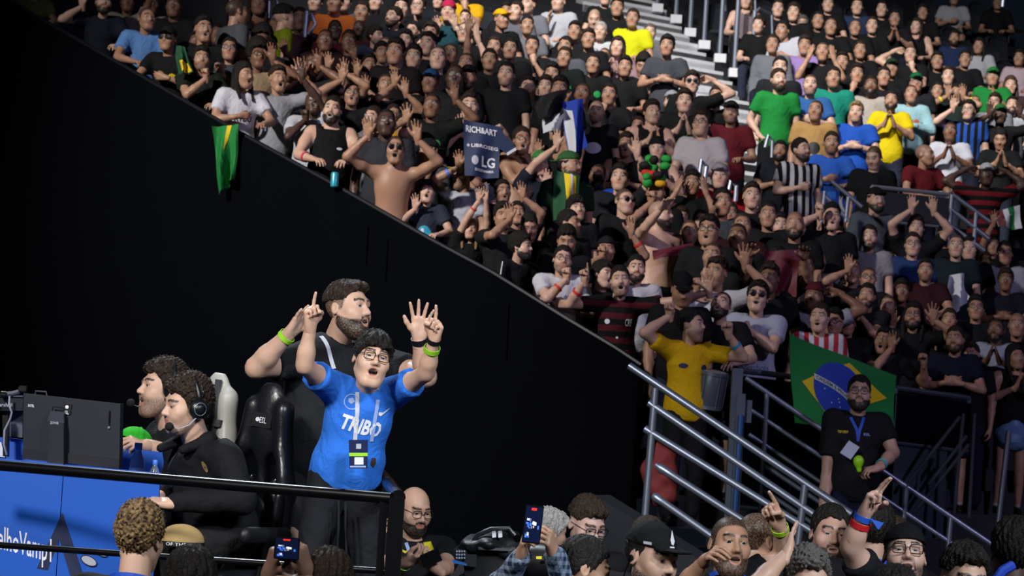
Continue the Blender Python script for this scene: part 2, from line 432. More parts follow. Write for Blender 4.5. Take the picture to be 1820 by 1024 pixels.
    r = (v, q, np.stack([R, G, B], 1)); _hc[key] = r; return r

def hair_mesh(h, style):
    key = ('hair', h, style)
    if key in _hc: return _hc[key]
    th = {'short': .012, 'medium': .02, 'curly': .021, 'long': .02, 'afro': .055, 'tail': .014, 'fringe': .016, 'buzz': .005, 'cap': .004, 'top': .016, 'fade': .009, 'bigcurl': .027}[style]
    ops = [ell((0, .02, .036 + th * .45), (.0755 + th * .6, .098 + th * .7, .088 + th * 1.05), k=.01)]
    if style in ('top', 'fringe', 'medium', 'curly', 'bigcurl', 'fade'): ops += [ell((0, -.05, .098), (.056, .045, .022 + th * .35), k=.02)]
    if style == 'fringe': ops += [cap((-.05, -.082, .07), (.045, -.086, .06), .02, k=.02), cap((-.066, -.05, .05), (-.07, -.02, .02), .016, k=.02), cap((.066, -.05, .05), (.07, -.02, .02), .016, k=.02)]
    curly = style in ('curly', 'bigcurl', 'afro')
    def f(X, Y, Z, Fd):
        if curly:
            n = np.sin(205 * X + 2 * np.sin(70 * Z)) * np.sin(190 * Y + 1.3 + 2 * np.sin(65 * X)) * np.sin(215 * Z + .7 + 2 * np.sin(60 * Y))
            Fd = Fd + (.013 if style != 'afro' else .009) * n
            if h < .006: Fd = Fd + .005 * np.sin(430 * X + 3 * np.sin(120 * Y)) * np.sin(410 * Z + 3 * np.sin(110 * X)) * np.sin(420 * Y + 1)
        else:
            ph = np.arctan2(X, Y - .02)
            amp = .0026 if style in ('short', 'cap', 'buzz') else .0042
            n = np.sin(17 * ph + 70 * Z + 2 * np.sin(60 * Y)) + .7 * np.sin(31 * ph - 50 * Z + 1.7)
            if h < .006: n = n + .5 * np.sin(67 * ph + 90 * Z)
            Fd = Fd + amp * n
        lim = np.interp(Y, [-.14, -.085, -.055, -.034, -.02, .012, .03, .05, .12], [.088, .083, .071, .05, -.004, -.018, .01, -.05, -.064]).astype(np.float32) + (.007 * np.sin(95 * X + 40 * Y) + .004 * np.sin(210 * X)).astype(np.float32)
        if style in ('fringe',): lim = lim - np.where(Y < -.03, .03, .006)
        if style in ('curly', 'medium', 'bigcurl'): lim = lim - np.where(Y < -.03, .004, 0.004)
        if style == 'cap': lim = lim + 0
        cut = (lim - Z) * .8
        if style in ('top', 'fade'): cut = np.maximum(cut, (.035 - Z) * .8)
        if style == 'cap': cut = np.maximum(cut, Z - .05)
        return np.maximum(Fd, cut)
    ops.append(('f', f))
    if style == 'long':
        ops += [ell((0, .075, -.06), (.085, .045, .13), k=.03), ell((0, .08, -.19), (.085, .035, .12), k=.03)]
        for s in (-1, 1): ops += [cap((s * .08, .01, .02), (s * .088, .0, -.1), .022, k=.02), cap((s * .088, .0, -.1), (s * .08, -.05, -.23), .024, .015, k=.02)]
    if style == 'tail': ops += [ell((0, .115, .05), (.03, .03, .03), k=.015), cap((0, .13, .04), (0, .135, -.1), .025, .012, k=.02)]
    r = solid(ops, h); _hc[key] = r; return r
def cap_mesh(h, back=False, bucket=False):
    key = ('capmesh', h, back, bucket)
    if key in _hc: return _hc[key]
    s = 1 if back else -1
    def f(X, Y, Z, Fd): return np.maximum(Fd, .052 + (.02 * (Y) * s * -1 if not bucket else 0) - Z)
    ops = [ell((0, .014, .05), (.085, .106, .09)), ('f', f)]
    if bucket: ops += [ell((0, .01, .045), (.115, .135, .012), k=.01)]
    else: ops += [ell((0, .014 + s * .115, .05), (.07, .075, .009), rotx(-s * .12), k=.006), ell((0, .014, .141), (.008, .008, .006), k=.003)]
    r = solid(ops, h); _hc[key] = r; return r
def beanie_mesh(h):
    key = ('beanie', h)
    if key not in _hc:
        _hc[key] = solid([ell((0, .016, .045), (.087, .11, .1)), ('f', lambda X, Y, Z, Fd: np.maximum(Fd, .04 - .25 * Y * 0 - Z)), cap((-.05, -.065, .052), (.05, -.065, .052), .018, k=.01)], h)
    return _hc[key]

HP = {  # finger curls (mcp, pip, dip) for index..little in degrees, spread, thumb
    'open': ([(4, 6, 4)] * 4, 1.0, 'out'), 'spread': ([(0, 4, 3), (-4, 4, 2), (0, 5, 3), (4, 8, 4)], 1.7, 'out'),
    'relaxed': ([(22, 30, 18), (26, 34, 20), (30, 38, 22), (34, 40, 24)], .6, 'mid'),
    'fist': ([(78, 92, 55)] * 4, .2, 'in'), 'point': ([(6, 8, 4), (72, 92, 55), (78, 92, 55), (80, 92, 55)], .3, 'in'),
    'grip': ([(42, 48, 28), (46, 50, 30), (50, 52, 30), (54, 54, 30)], .4, 'mid'),
    'two': ([(4, 6, 4), (10, 10, 6), (72, 90, 55), (78, 90, 55)], .6, 'in'),
    'pinch': ([(40, 45, 20), (38, 40, 20), (30, 35, 18), (26, 30, 14)], .5, 'mid')}
def hand_mesh(h, pose, thick=1.0):
    key = ('hand', h, pose, thick)
    if key in _hc: return _hc[key]
    curls, spr, th = HP[pose]
    bx = [.031, .0105, -.0105, -.030]; bz = [.088, .092, .088, .080]; Ls = [.074, .082, .076, .06]; sp = [9, 1, -7, -15]
    ops = []
    for i in range(4): ops.append(cap((bx[i] * .45, 0, .0), (bx[i], 0, bz[i]), .0145, .0108 * thick, k=.016))
    ops += [ell((.02, -.009, .036), (.017, .014, .032), k=.014), ell((-.022, -.007, .035), (.013, .012, .032), k=.014), cap((0, 0, -.035), (0, 0, .012), .025, .023, k=.02)]
    for i in range(4):
        a = math.radians(sp[i] * spr); u = V(math.sin(a), 0, math.cos(a)); p = V(bx[i], 0, bz[i]); c = 0; r = .0092 * thick if i < 3 else .008 * thick
        for j, (fr, cu) in enumerate(zip((.46, .3, .24), curls[i])):
            c += math.radians(cu); q = p + Ls[i] * fr * (u * math.cos(c) + V(0, -1, 0) * math.sin(c))
            ops.append(cap(p, q, r, r * .92, k=.004)); p = q; r *= .92
    T = {'out': [(.014, -.006, .02), (.043, -.014, .05), (.062, -.018, .076), (.073, -.018, .1)],
         'mid': [(.014, -.006, .02), (.036, -.022, .05), (.042, -.036, .076), (.038, -.044, .098)],
         'in': [(.014, -.008, .02), (.036, -.026, .045), (.034, -.042, .07), (.012, -.05, .078)]}[th]
    rr = [.0135, .0125, .0105, .0092]
    for a in range(3): ops.append(cap(T[a], T[a + 1], rr[a] * thick, rr[a + 1] * thick, k=.008))
    v, q = solid(ops, h)
    _hc[key] = (v, q); return v, q
def hand_frame(direction, palm, left):
    z = nrm(np.asarray(direction, float)); y = -np.asarray(palm, float); y = nrm(y - (y @ z) * z); x = np.cross(y, z)
    R = np.stack([x, y, z], 1)
    if left: R = R @ np.diag([-1, 1, 1])
    return R

PRE = {  # elbow, wrist (outward, y, z from the shoulder), hand direction, palm, pose
    'd': ((.05, .02, -.275), (.05, -.07, -.52), (0, -.2, -1), (-1, 0, 0), 'hang'),
    'u': ((.07, -.06, .26), (.07, -.13, .5), (.05, -.15, 1), (0, -1, .1), 'open'),
    'U': ((.12, -.04, .24), (.02, -.1, .47), (-.1, -.15, 1), (-.2, -1, .1), 'spread'),
    'b': ((.2, -.1, .1), (.14, -.2, .34), (-.1, -.2, 1), (0, -1, .1), 'open'),
    'f': ((.08, -.23, .06), (.04, -.43, .22), (0, -.8, .5), (0, -.5, -.8), 'open'),
    'r': ((.1, -.14, -.22), (-.03, -.33, -.27), (-.5, -.8, -.1), (-.2, 0, -1), 'relaxed'),
    'c': ((.09, -.08, -.25), (-.12, -.2, -.2), (-1, 0, .15), (0, 1, .2), 'relaxed'),
    'k': ((.09, -.1, -.24), (-.125, -.27, -.1), (-.25, -.3, .9), (-1, -.1, 0), 'open'),
    'm': ((.02, -.17, -.22), (-.13, -.19, .0), (-.25, .1, .9), (0, 1, 0), 'fist'),
    'h': ((.26, .0, .12), (.04, .04, .26), (-1, .1, .2), (0, -1, -.5), 'relaxed'),
    'x': ((.06, -.2, -.2), (.03, -.3, -.42), (0, -.1, -1), (-1, 0, 0), 'relaxed'),
    'l': ((.08, -.03, -.27), (-.04, -.25, -.3), (-.4, -.9, 0), (0, 0, -1), 'relaxed'),
    'p': ((.06, -.1, -.25), (-.1, -.28, -.1), (-.4, -.5, .6), (-.4, .6, .3), 'grip'),
    'y': ((.08, -.2, -.12), (-.03, -.22, .1), (-.3, 0, 1), (-.6, .6, 0), 'open'),
    'w': ((.1, .06, -.24), (.0, -.04, -.4), (-.6, -.6, -.4), (-.3, .3, -1), 'fist'),
}
def ik(S, W, l1, l2, hint):
    d = W - S; L = np.linalg.norm(d); tot = l1 + l2
    if L > tot * .995:
        k = min(L / tot * 1.005, 1.18); l1, l2 = l1 * k, l2 * k
        if L > (l1 + l2) * .998: W = S + d / L * (l1 + l2) * .998; L = (l1 + l2) * .998
    t = (l1 * l1 - l2 * l2 + L * L) / (2 * L); hgt = math.sqrt(max(l1 * l1 - t * t, 0))
    u = nrm(W - S); n = nrm(hint - (hint @ u) * u)
    return S + u * t + n * hgt, W

def std_joints(seat=False, lean=0.0, fat=0.0, bend=0.0):
    dz = -.41 if seat else 0
    J = dict(pel=V(0, 0, .93 + dz), neck=V(0, .012, 1.445 + dz), head=V(0, -.025, 1.60 + dz), sa=V(-.178, .005, 1.395 + dz), sb=V(.178, .005, 1.395 + dz))
    if lean or bend:
        R = roty(math.radians(bend)) @ rotx(math.radians(lean))
        for k in ('neck', 'head', 'sa', 'sb'): J[k] = J['pel'] + R @ (J[k] - J['pel'])
    for s, n in ((-1, 'a'), (1, 'b')):
        J['hip' + n] = J['pel'] + V(s * .085, 0, -.03)
        if seat: J['kn' + n] = V(s * .13, -.43, .5); J['an' + n] = V(s * .12, -.40, .085)
        else: J['kn' + n] = V(s * .1, -.02, .5); J['an' + n] = V(s * .11, .02, .085)
    return J
def tframe(J):
    up = nrm(J['neck'] - J['pel']); rt = J['sb'] - J['sa']; rt = nrm(rt - (rt @ up) * up); bk = np.cross(up, rt)
    return np.stack([rt, bk, up])
def torso_ops(J, fat, off, sw=1.0, ts=1.0):
    R = tframe(J); up = R[2]; L = np.linalg.norm(J['neck'] - J['pel']); w = np.linalg.norm(J['sb'] - J['sa']) / .356 * .5 + .5 * ts
    fw = -R[1]; belly = max(fat, 0)
    o = [ell(J['pel'] + up * .68 * L, (.16 * w + off + .012 * fat, (.112 + .012 * belly) * ts + off, .35 * L + off), R, k=.05),
         ell(J['pel'] + up * .3 * L + fw * .02 * belly, (.142 * w + off + .03 * fat, (.104 + .05 * belly) * ts + off, .34 * L + off), R, k=.06),
         ell(J['pel'] + up * .02, (.155 * w + off + .015 * fat, (.112 + .025 * belly) * ts + off, .14 * ts + off), R, k=.05)]
    for s in ('sa', 'sb'):
        o += [cap(J['neck'] - up * .02 + (J[s] - J['neck']) * .2, J['neck'] + (J[s] - J['neck']) * .82 * sw, (.05 * ts + off), (.056 * ts + off), k=.05)]
    return o
def arm_r(ts, fat): return .05 * ts + .006 * fat, .041 * ts + .005 * fat, .028 * ts + .002 * fat
def body_build(J, h, fat, ts, face, hands, hs, hh, legs=True, fem=0, ht=None, bare=False):
    """J joints; face = (head mesh, rotation, scale); hands = {n: (rotation, pose)}"""
    T = torso_ops(J, fat, 0 if bare else -.006, ts=ts)
    ops = list(T) if bare else []; lg = [] if bare else list(T); a1, a2, a3 = arm_r(ts, fat)
    for n in 'ab':
        S, E_, W = J['s' + n], J['el' + n], J['wr' + n]
        ops += [cap(S, S + (E_ - S) * .45, a1 * 1.08, a1, k=.04), cap(S + (E_ - S) * .45, E_, a1, a2, k=.03), cap(E_, E_ + (W - E_) * .35, a2, a2 * 1.02, k=.02), cap(E_ + (W - E_) * .35, W, a2 * 1.02, a3, k=.02)]
    Rh = face[1]; nb = J['head'] + Rh @ V(0, .018, -.05) * face[2]
    ops += [cap(J['neck'] - V(0, 0, .02), nb, (.056 - .008 * fem) * ts + .006 * fat, (.053 - .008 * fem) * ts + .004 * fat, k=.03)]
    if legs:
        for n in 'ab':
            H, K, A = J['hip' + n], J['kn' + n], J['an' + n]
            ft = J.get('toe' + n)
            if ft is None: ft = A + V(-.01 if n == 'a' else .01, -.16, -.055)
            lg += [cap(H, K, (.083 + .01 * fat) * ts, .056 * ts, k=.03), cap(K, K + (A - K) * .35, .054 * ts, .054 * ts, k=.02), cap(K + (A - K) * .35, A, .054 * ts, .036 * ts, k=.02),
                    cap(A + V(0, .02, -.04), ft, .036, .028, k=.02)]
    v, q = solid(ops, h)
    if bare: v2, q2 = solid(lg, ht * .7)
    else: v2, q2 = solid(lg, ht)
    q = np.concatenate([q, q2 + len(v)]); v = np.concatenate([v, v2])
    mk = np.zeros((len(v), 3)); az = min(J['ana'][2], J['anb'][2]); mk[v[:, 2] < az + .02, 2] = 1.0 if legs else 0
    vs, qs, ms = [v], [q], [mk]; o = len(v)
    hv, hq, hm = face[0]; vs.append(J['head'] + face[2] * (hv @ Rh.T)); qs.append(hq + o); ms.append(hm); o += len(hv)
    for n in 'ab':
        R, pose = hands[n]; hq_ = max(hh, .0125) if pose == 'hang' else hh; gv, gq = hand_mesh(hq_, 'relaxed' if pose == 'hang' else pose, 1.12 if hh > .006 else 1.0)
        w = J['wr' + n] + (hs * gv) @ R.T
        vs.append(w); qs.append((gq if n == 'a' else gq[:, ::-1]) + o); ms.append(np.zeros((len(gv), 3))); o += len(gv)
    return np.concatenate(vs), np.concatenate(qs), np.concatenate(ms)
def wrinkle(amp, seed):
    r = np.random.default_rng(seed); P_ = r.uniform(0, 6, 8)
    def f(X, Y, Z, Fd):
        n = np.sin(22 * X + 30 * Z + P_[0] + 1.5 * np.sin(14 * Z + P_[1])) * np.sin(16 * Y - 20 * X + P_[2]) + .6 * np.sin(46 * Z - 24 * X + P_[3] + np.sin(30 * X + P_[4]))
        return Fd + amp * n
    return ('f', f)
def shirt_build(J, h, fat, ts, kind, hem=.1, amp=.004, sleeve=.62, off=.014, seed=1):
    R = tframe(J); up = R[2]
    ops = torso_ops(J, fat, off, .62 if kind == 'tank' else 1.0, ts)
    L = np.linalg.norm(J['neck'] - J['pel'])
    ops += [ell(J['pel'] + up * .12 * L - up * .02, (.15 * ts + off + .02 * fat, (.108 + .04 * max(fat, 0)) * ts + off, .2 * ts), R, k=.06)]
    ops += [wrinkle(amp, seed), ('p', J['pel'] - up * hem, -up)]
    a1, a2, a3 = arm_r(ts, fat)
    if kind != 'tank':
        for n in 'ab':
            S, E_, W = J['s' + n], J['el' + n], J['wr' + n]; u = E_ - S
            if kind == 'long':
                ops += [cap(S, E_, a1 * 1.1 + off, a2 + off * 1.3, k=.05), cap(E_, W - (W - E_) * .03, a2 + off * 1.3, a3 + off, k=.03), wrinkle(amp * .6, seed + 3)]
            else:
                e = S + u * sleeve
                sub = [cap(S - u * .05, e + u * .3, a1 * 1.12 + off, a1 + off * 1.7, k=.045)]
                pt, nn = e, nrm(u)
                def mk(sub, pt, nn):
                    def f(X, Y, Z, Fd):
                        d = pdist(sub, X, Y, Z); d = np.maximum(d, (X - pt[0]) * nn[0] + (Y - pt[1]) * nn[1] + (Z - pt[2]) * nn[2])
                        return smin(Fd, d, .035)
                    return ('f', f)
                ops += [cap(S, S + u * .1, .01, .01, k=.01), cap(S, e + u * .1, .01, .01, k=.001), mk(sub[0], pt, nn)]
    n0 = J['neck'] + up * .035 + (-R[1]) * .018
    ops.append(('-', ell(n0, ((.066 if kind != 'tank' else .085) * ts, .075 * ts, (.055 if kind != 'tank' else .11) * ts), R, k=.012)))
    return solid(ops, h)
def pants_build(J, h, fat, ts, short=False, off=.016, amp=.004, seed=2):
    R = tframe(J); up = R[2]
    ops = [ell(J['pel'] + up * .01, (.155 * ts + off * .6 + .015 * fat, (.113 + .025 * max(fat, 0)) * ts + off * .6, .15 * ts), R, k=.04)]
    cuts = []
    for n in 'ab':
        H, K, A = J['hip' + n], J['kn' + n], J['an' + n]
        if short: 
            e = H + (K - H) * (.82 if short is True else short)
            ops += [cap(H, e, (.085 + .01 * fat) * ts + off, .066 * ts + off * 1.9, k=.03)]
        else: ops += [cap(H, K, (.085 + .01 * fat) * ts + off, .06 * ts + off, k=.03), cap(K, A + (K - A) * .06, .06 * ts + off, .048 * ts + off, k=.02)]
    ops += [wrinkle(amp, seed)]
    return solid(ops, h)
HAIRC = {'K': (.011, .009, .008, 1), 'D': (.028, .017, .011, 1), 'M': (.07, .038, .02, 1), 'L': (.3, .19, .09, 1), 'S': (.42, .40, .38, 1), 'I': (.12, .11, .105, 1)}
_mc = {}
def cached(key, fn):
    if key not in _mc: _mc[key] = fn()
    return _mc[key]
def child(name, me, parent, m, color=None, mw=None, col2=None, hair=None):
    o = bpy.data.objects.new(name, me); COL.objects.link(o); o.parent = parent
    if not len(me.materials): me.materials.append(MATS[m] if isinstance(m, str) else m)
    elif me.materials[0] is not (MATS[m] if isinstance(m, str) else m):
        o.material_slots[0].link = 'OBJECT'; o.material_slots[0].material = MATS[m] if isinstance(m, str) else m
    if color is not None: o.color = color
    if mw is not None: o.matrix_local = mw
    if col2 is not None: o['col2'] = [float(c) for c in col2[:3]]
    if hair is not None: o['hair_col'] = [float(c) for c in hair[:3]]
    return o
def m4(R, t, s=1.0):
    M = Matrix.Identity(4)
    for i in range(3):
        for j in range(3): M[i][j] = float(R[i][j] * s)
        M[i][3] = float(t[i])
    return M
def glasses_mesh(dark):
    mb = MB()
    for s in (-1, 1):
        pts = [(s * .034 + .026 * math.copysign(abs(math.cos(a)) ** .45, math.cos(a)), -.104 + .006 * abs(math.cos(a)), .008 + .019 * math.copysign(abs(math.sin(a)) ** .5, math.sin(a))) for a in np.linspace(0, 2 * math.pi, 13)[:-1]]
        mb.tube(pts, .0022, 5, True); mb.tube([(s * .06, -.098, .014), (s * .078, -.04, .014), (s * .081, .015, .008)], .002, 5)
        if dark: mb.add(pts, [tuple(range(12))])
    mb.tube([(-.009, -.107, .01), (0, -.11, .013), (.009, -.107, .01)], .002, 5)
    me = bpy.data.meshes.new('glasses'); me.from_pydata(mb.v, [], mb.f); me.validate(); return me
def arr_color(c): return hx(c) if isinstance(c, str) else c

def make_person(head_at, floor_z=None, scale=None, yaw=0, hy=0, hp=0, hr=0, arms=('d', 'd'), shirt='tee', col='101114', col2=None, hair='short', hc='K', skin=1,
                mouth=0.0, beard=0.0, fem=0, fat=0.0, seat=False, lean=0.0, bend=0.0, glasses=0, capc=None, capback=False, beanie=None, pants='0f1116', shorts=False, lod=1,
                label=None, group=None, joints=None, hem=.1, sleeve=.62, pose_key=None, nolegs=False, chub=0.0, cloth='cloth_plain', headscale=1.0, ts=1.0, amp=.004, category='person', root_xy=None, capstyle=None):
    """head_at: world position of the head's centre. Builds the root Empty and its parts."""
    H = {0: dict(b=.019, t=.045, c=.017, p=.032, h=.005, a=.0056, g=.0056), 1: dict(b=.025, t=.055, c=.027, p=.046, h=.0092, a=.0088, g=.009), 2: dict(b=.029, t=.06, c=.034, p=.054, h=.0118, a=.0115, g=.0125)}[lod]
    head_at = np.asarray(head_at, float)
    J = std_joints(seat, lean, fat, bend)
    if joints: 
        for k_, v_ in joints.items():
            if k_ in ('pel', 'neck', 'head', 'sa', 'sb', 'hipa', 'hipb', 'kna', 'knb', 'ana', 'anb'): pass
    s = scale if scale is not None else (head_at[2] - floor_z) / J['head'][2]
    Rz = rotz(math.radians(yaw))
    loc = head_at - s * (Rz @ J['head'])
    if floor_z is not None: loc[2] = floor_z
    if root_xy is not None: loc[:2] = np.asarray(root_xy)[:2]
    def tol(p): return Rz.T @ (np.asarray(p, float) - loc) / s
    if joints:
        for k_, v_ in joints.items(): J[k_] = tol(v_)
        if floor_z is not None or True: J['head'] = tol(head_at)
        if 'pel' in joints:
            rt = tframe(J)[0]
            for sg, n in ((-1, 'a'), (1, 'b')):
                if 'hip' + n not in joints: J['hip' + n] = J['pel'] + rt * sg * .09 * ts + V(0, 0, -.03)
    Rh = headrot(hy, hp, hr)
    cells = [lod, seat, lean, bend, fat, shirt, hy, hp, hr, mouth, beard, fem, hair if hair in ('buzz', '0', 'fade') else '', shorts, chub, ts, hem, sleeve]
    hands = {}; custom = joints is not None
    for i, n in enumerate('ab'):
        a = arms[i]; sg = -1 if n == 'a' else 1; S = J['s' + n]
        if isinstance(a, str):
            e, w, d, pl, pose = PRE[a]
            f = lambda t: V(sg * t[0], t[1], t[2])
            J['el' + n], J['wr' + n] = S + f(e), S + f(w); hands[n] = (hand_frame(f(d), f(pl), n == 'b'), pose); cells.append(a)
        else:
            custom = True
            W = tol(a['w']); hint = a.get('hint', V(sg * .7, .2, -.6))
            if 'e' in a: E_ = tol(a['e'])
            else: E_, W = ik(S, W, .285 * ts, .255 * ts, np.asarray(hint, float))
            J['el' + n], J['wr' + n] = E_, W
            d = nrm(tol(a['t']) - W) if 't' in a else nrm(nrm(W - E_) + V(0, -.15, .1))
            pl = Rz.T @ np.asarray(a['palm'], float) if 'palm' in a else V(-.25 * sg, -1, -.15)
            hands[n] = (hand_frame(d, pl, n == 'b'), a.get('pose', 'open'))
    root = empty('person', loc, label, category, group); root.scale = (s, s, s); root.rotation_euler = (0, 0, math.radians(yaw))
    key = tuple(cells) if not custom else ('u', len(_mc))
    buzz = .82 if hair == 'buzz' else .7 if hair == 'fade' else (.3 if hair == '0' and hc != 'N' else 0)
    hm = head_mesh(H['h'], mouth, beard, fem, buzz, chub)
    hsc = headscale
    def mkbody():
        v, q, mk = body_build(J, H['b'], fat, ts, (hm, Rh, hsc), hands, (1.0 - .08 * fem) * ts ** .5, H['a'], True, fem, H['t'] * (.62 if shorts else 1), shirt == 'none' or shirt == 'tank')
        return mesh_np('body', v, q, True, mk)
    hcol = HAIRC.get(hc, HAIRC['K'])
    body = child('body', cached(('B',) + key, mkbody), root, 'skin', SKIN[skin] if isinstance(skin, int) else skin, hair=hcol)
    parts = dict(ts=ts, fat=fat, root=root, body=body, J=J, Rh=Rh, s=s, loc=loc, Rz=Rz, tol=tol, hs=hsc)
    parts['toworld'] = lambda p: loc + s * (Rz @ np.asarray(p, float))
    HM = m4(Rh, J['head'], hsc); parts['HM'] = HM
    if shirt != 'none':
        kd = {'tee': 'tee', 'tank': 'tank', 'long': 'long'}[shirt]
        me = cached(('S',) + key, lambda: mesh_np('shirt', *shirt_build(J, H['c'], fat, ts, kd, hem, amp, sleeve)))
        parts['shirt'] = child('shirt' if shirt != 'long' else 'hoodie', me, root, cloth, arr_color(col), col2=arr_color(col2) if col2 else None)
    me = cached(('P',) + key, lambda: mesh_np('trousers', *pants_build(J, H['p'], fat, ts, shorts)))
    parts['trousers'] = child('shorts' if shorts else 'trousers', me, root, 'cloth_plain', arr_color(pants))
    if capc: hs_ = 'cap'
    elif beanie: hs_ = None
    else: hs_ = {'0': None, 'buzz': None}.get(hair, hair)
    if capc and hair in ('long', 'tail'): hs_ = hair
    if hs_:
        me = cached(('H', lod, hs_), lambda: mesh_np('hair', *hair_mesh(H['g'], hs_)))
        parts['hair'] = child('hair', me, root, 'hair', hcol, HM)
    if capc:
        me = cached(('C', lod, capback, capstyle), lambda: mesh_np('cap', *cap_mesh(H['g'], capback, capstyle == 'bucket')))
        parts['cap'] = child('cap', me, root, 'cloth_plain', arr_color(capc), HM)
    if beanie:
        me = cached(('N', lod), lambda: mesh_np('beanie', *beanie_mesh(H['g'])))
        child('beanie', me, root, 'cloth_plain', arr_color(beanie), HM)
    if glasses:
        me = cached(('G', glasses > 1), lambda: glasses_mesh(glasses > 1))
        parts['glasses'] = child('glasses', me, root, mat('black_plastic', '0a0a0c', .3), None, HM)
    return parts
def wristband(p, n, col, pos=.12, w=.009, name='wristband'):
    J = p['J']; W, E_ = J['wr' + n], J['el' + n]; u = nrm(E_ - W); c = W + u * pos * .3
    a1, a2, a3 = arm_r(p['ts'], p['fat']); L_ = np.linalg.norm(W - E_); t_ = max(0, min(1, pos * .3 / (.65 * L_)))
    mb = MB(); r = a3 + (a2 * 1.02 - a3) * t_ + .0055
    prof = [(r - .003, -w), (r, -w), (r, w), (r - .003, w)]
    mb.lathe((0, 0, 0), prof, 22, u); mb.f = [f for f in mb.f if len(f) == 4]
    me = bpy.data.meshes.new(name); me.from_pydata([tuple(np.array(q) + c) for q in mb.v], [], mb.f); me.validate()
    return child(name, me, p['root'], mat('band_' + col, col, .5))
def print_on(p, part, s, cx, cz, width, m, name='lettering', height=None, bold=0.0, shear=0.0, rot=0.0, back=False, geo=None):
    """flat print on a garment, ray-cast from in front onto its own surface (local frame, facing -Y in the torso frame)"""
    ob = p[part]; me = ob.data
    key = ('bvh', me.name)
    if key not in _mc:
        vs = [tuple(v.co) for v in me.vertices]; _mc[key] = BVHTree.FromPolygons(vs, [tuple(f.vertices) for f in me.polygons])
    bvh = _mc[key]; R = tframe(p['J']); J = p['J']; base = J['pel']; rt, bk, up = R; sg = -1 if back else 1
    if geo is None: v, f, w = text_geo(s, bold); v = v.copy()
    else: v, f, w = geo; v = np.array(v, float)
    k = width / w; hh = height / 1.0 if height else k
    pts = []; miss = set()
    for q in v:
        a, b = (q[0] - w / 2) * k + shear * q[1] * hh, (q[1] - .5) * hh
        a, b = a * math.cos(rot) - b * math.sin(rot), a * math.sin(rot) + b * math.cos(rot)
        o = base + rt * (cx + a) * sg + up * (cz + b) - bk * .6 * sg
        h = bvh.ray_cast(Vector(o), Vector(bk * sg), 1.2)
        if h[0] is None: miss.add(len(pts))
        pts.append(tuple(np.array(h[0]) - bk * .0035 * sg) if h[0] is not None else tuple(o + bk * .45 * sg))
    f = [q for q in f if not miss.intersection(q)]
    m2 = bpy.data.meshes.new(name); m2.from_pydata(pts, [], f); m2.validate()
    return child(name, m2, p['root'], m)
def grid_geo(poly, n=10):
    """triangulated fan of a closed outline, subdivided, as geometry for print_on"""
    import mathutils
    pts = [tuple(q) for q in poly]; c = tuple(np.mean(np.array(pts), 0)); vs = [c + (0,) if len(c) == 2 else c]; fs = []
    m = len(pts); rings = 3
    for r in range(1, rings + 1):
        for q in pts: vs.append((c[0] + (q[0] - c[0]) * r / rings, c[1] + (q[1] - c[1]) * r / rings, 0))
    for i in range(m): fs.append((0, 1 + i, 1 + (i + 1) % m))
    for r in range(rings - 1):
        for i in range(m):
            j = (i + 1) % m; fs.append((1 + r * m + i, 1 + (r + 1) * m + i, 1 + (r + 1) * m + j, 1 + r * m + j))
    w = max(q[0] for q in pts); return (np.array(vs), fs, w)

def p2t(p, px, py, d):
    R = tframe(p['J']); q = p['tol'](P(px, py, d)) - p['J']['pel']; return float(R[0] @ q), float(R[2] @ q)
def px_print(p, part, s, px, py, d, width_px, m, name='lettering', hpx=None, **k):
    cx, cz = p2t(p, px, py, d); f = d / F_PX / p['s']
    return print_on(p, part, s, cx, cz, width_px * f, m, name, hpx * f if hpx else None, **k)
def px_patch(p, part, poly, d, m, name, sub=True):
    """flat coloured patch on a garment, outline in photograph pixels"""
    q = [p2t(p, x, y, d) for x, y in poly]; a = np.array(q)
    c = a.mean(0); g = grid_geo([(x - a[:, 0].min(), y - c[1] + .5) for x, y in q])
    return print_on(p, part, '', a[:, 0].min() + g[2] / 2, c[1], g[2], m, name, 1.0, geo=g)
def px_strip(p, part, pts, w_px, d, m, name='lanyard_strap', n=8):
    P2 = [np.array(p2t(p, x, y, d)) for x, y in pts]; f = d / F_PX / p['s'] * w_px / 2
    line = []
    for a, b in zip(P2[:-1], P2[1:]):
        for i in range(n): line.append(a + (b - a) * i / n)
    line.append(P2[-1]); vs = []; fs = []
    for i, q in enumerate(line):
        t = nrm(line[min(i + 1, len(line) - 1)] - line[max(i - 1, 0)]); nn = np.array([-t[1], t[0]]) * f
        vs += [(q[0] + nn[0], q[1] + nn[1], 0), (q[0] - nn[0], q[1] - nn[1], 0)]
        if i: fs.append((2 * i - 2, 2 * i - 1, 2 * i + 1, 2 * i))
    v = np.array(vs); x0 = v[:, 0].min(); w = v[:, 0].max() - x0; cz = v[:, 1].mean(); v[:, 0] -= x0; v[:, 1] += .5 - cz
    return print_on(p, part, '', x0 + w / 2, cz, w, m, name, 1.0, geo=(v, fs, w))

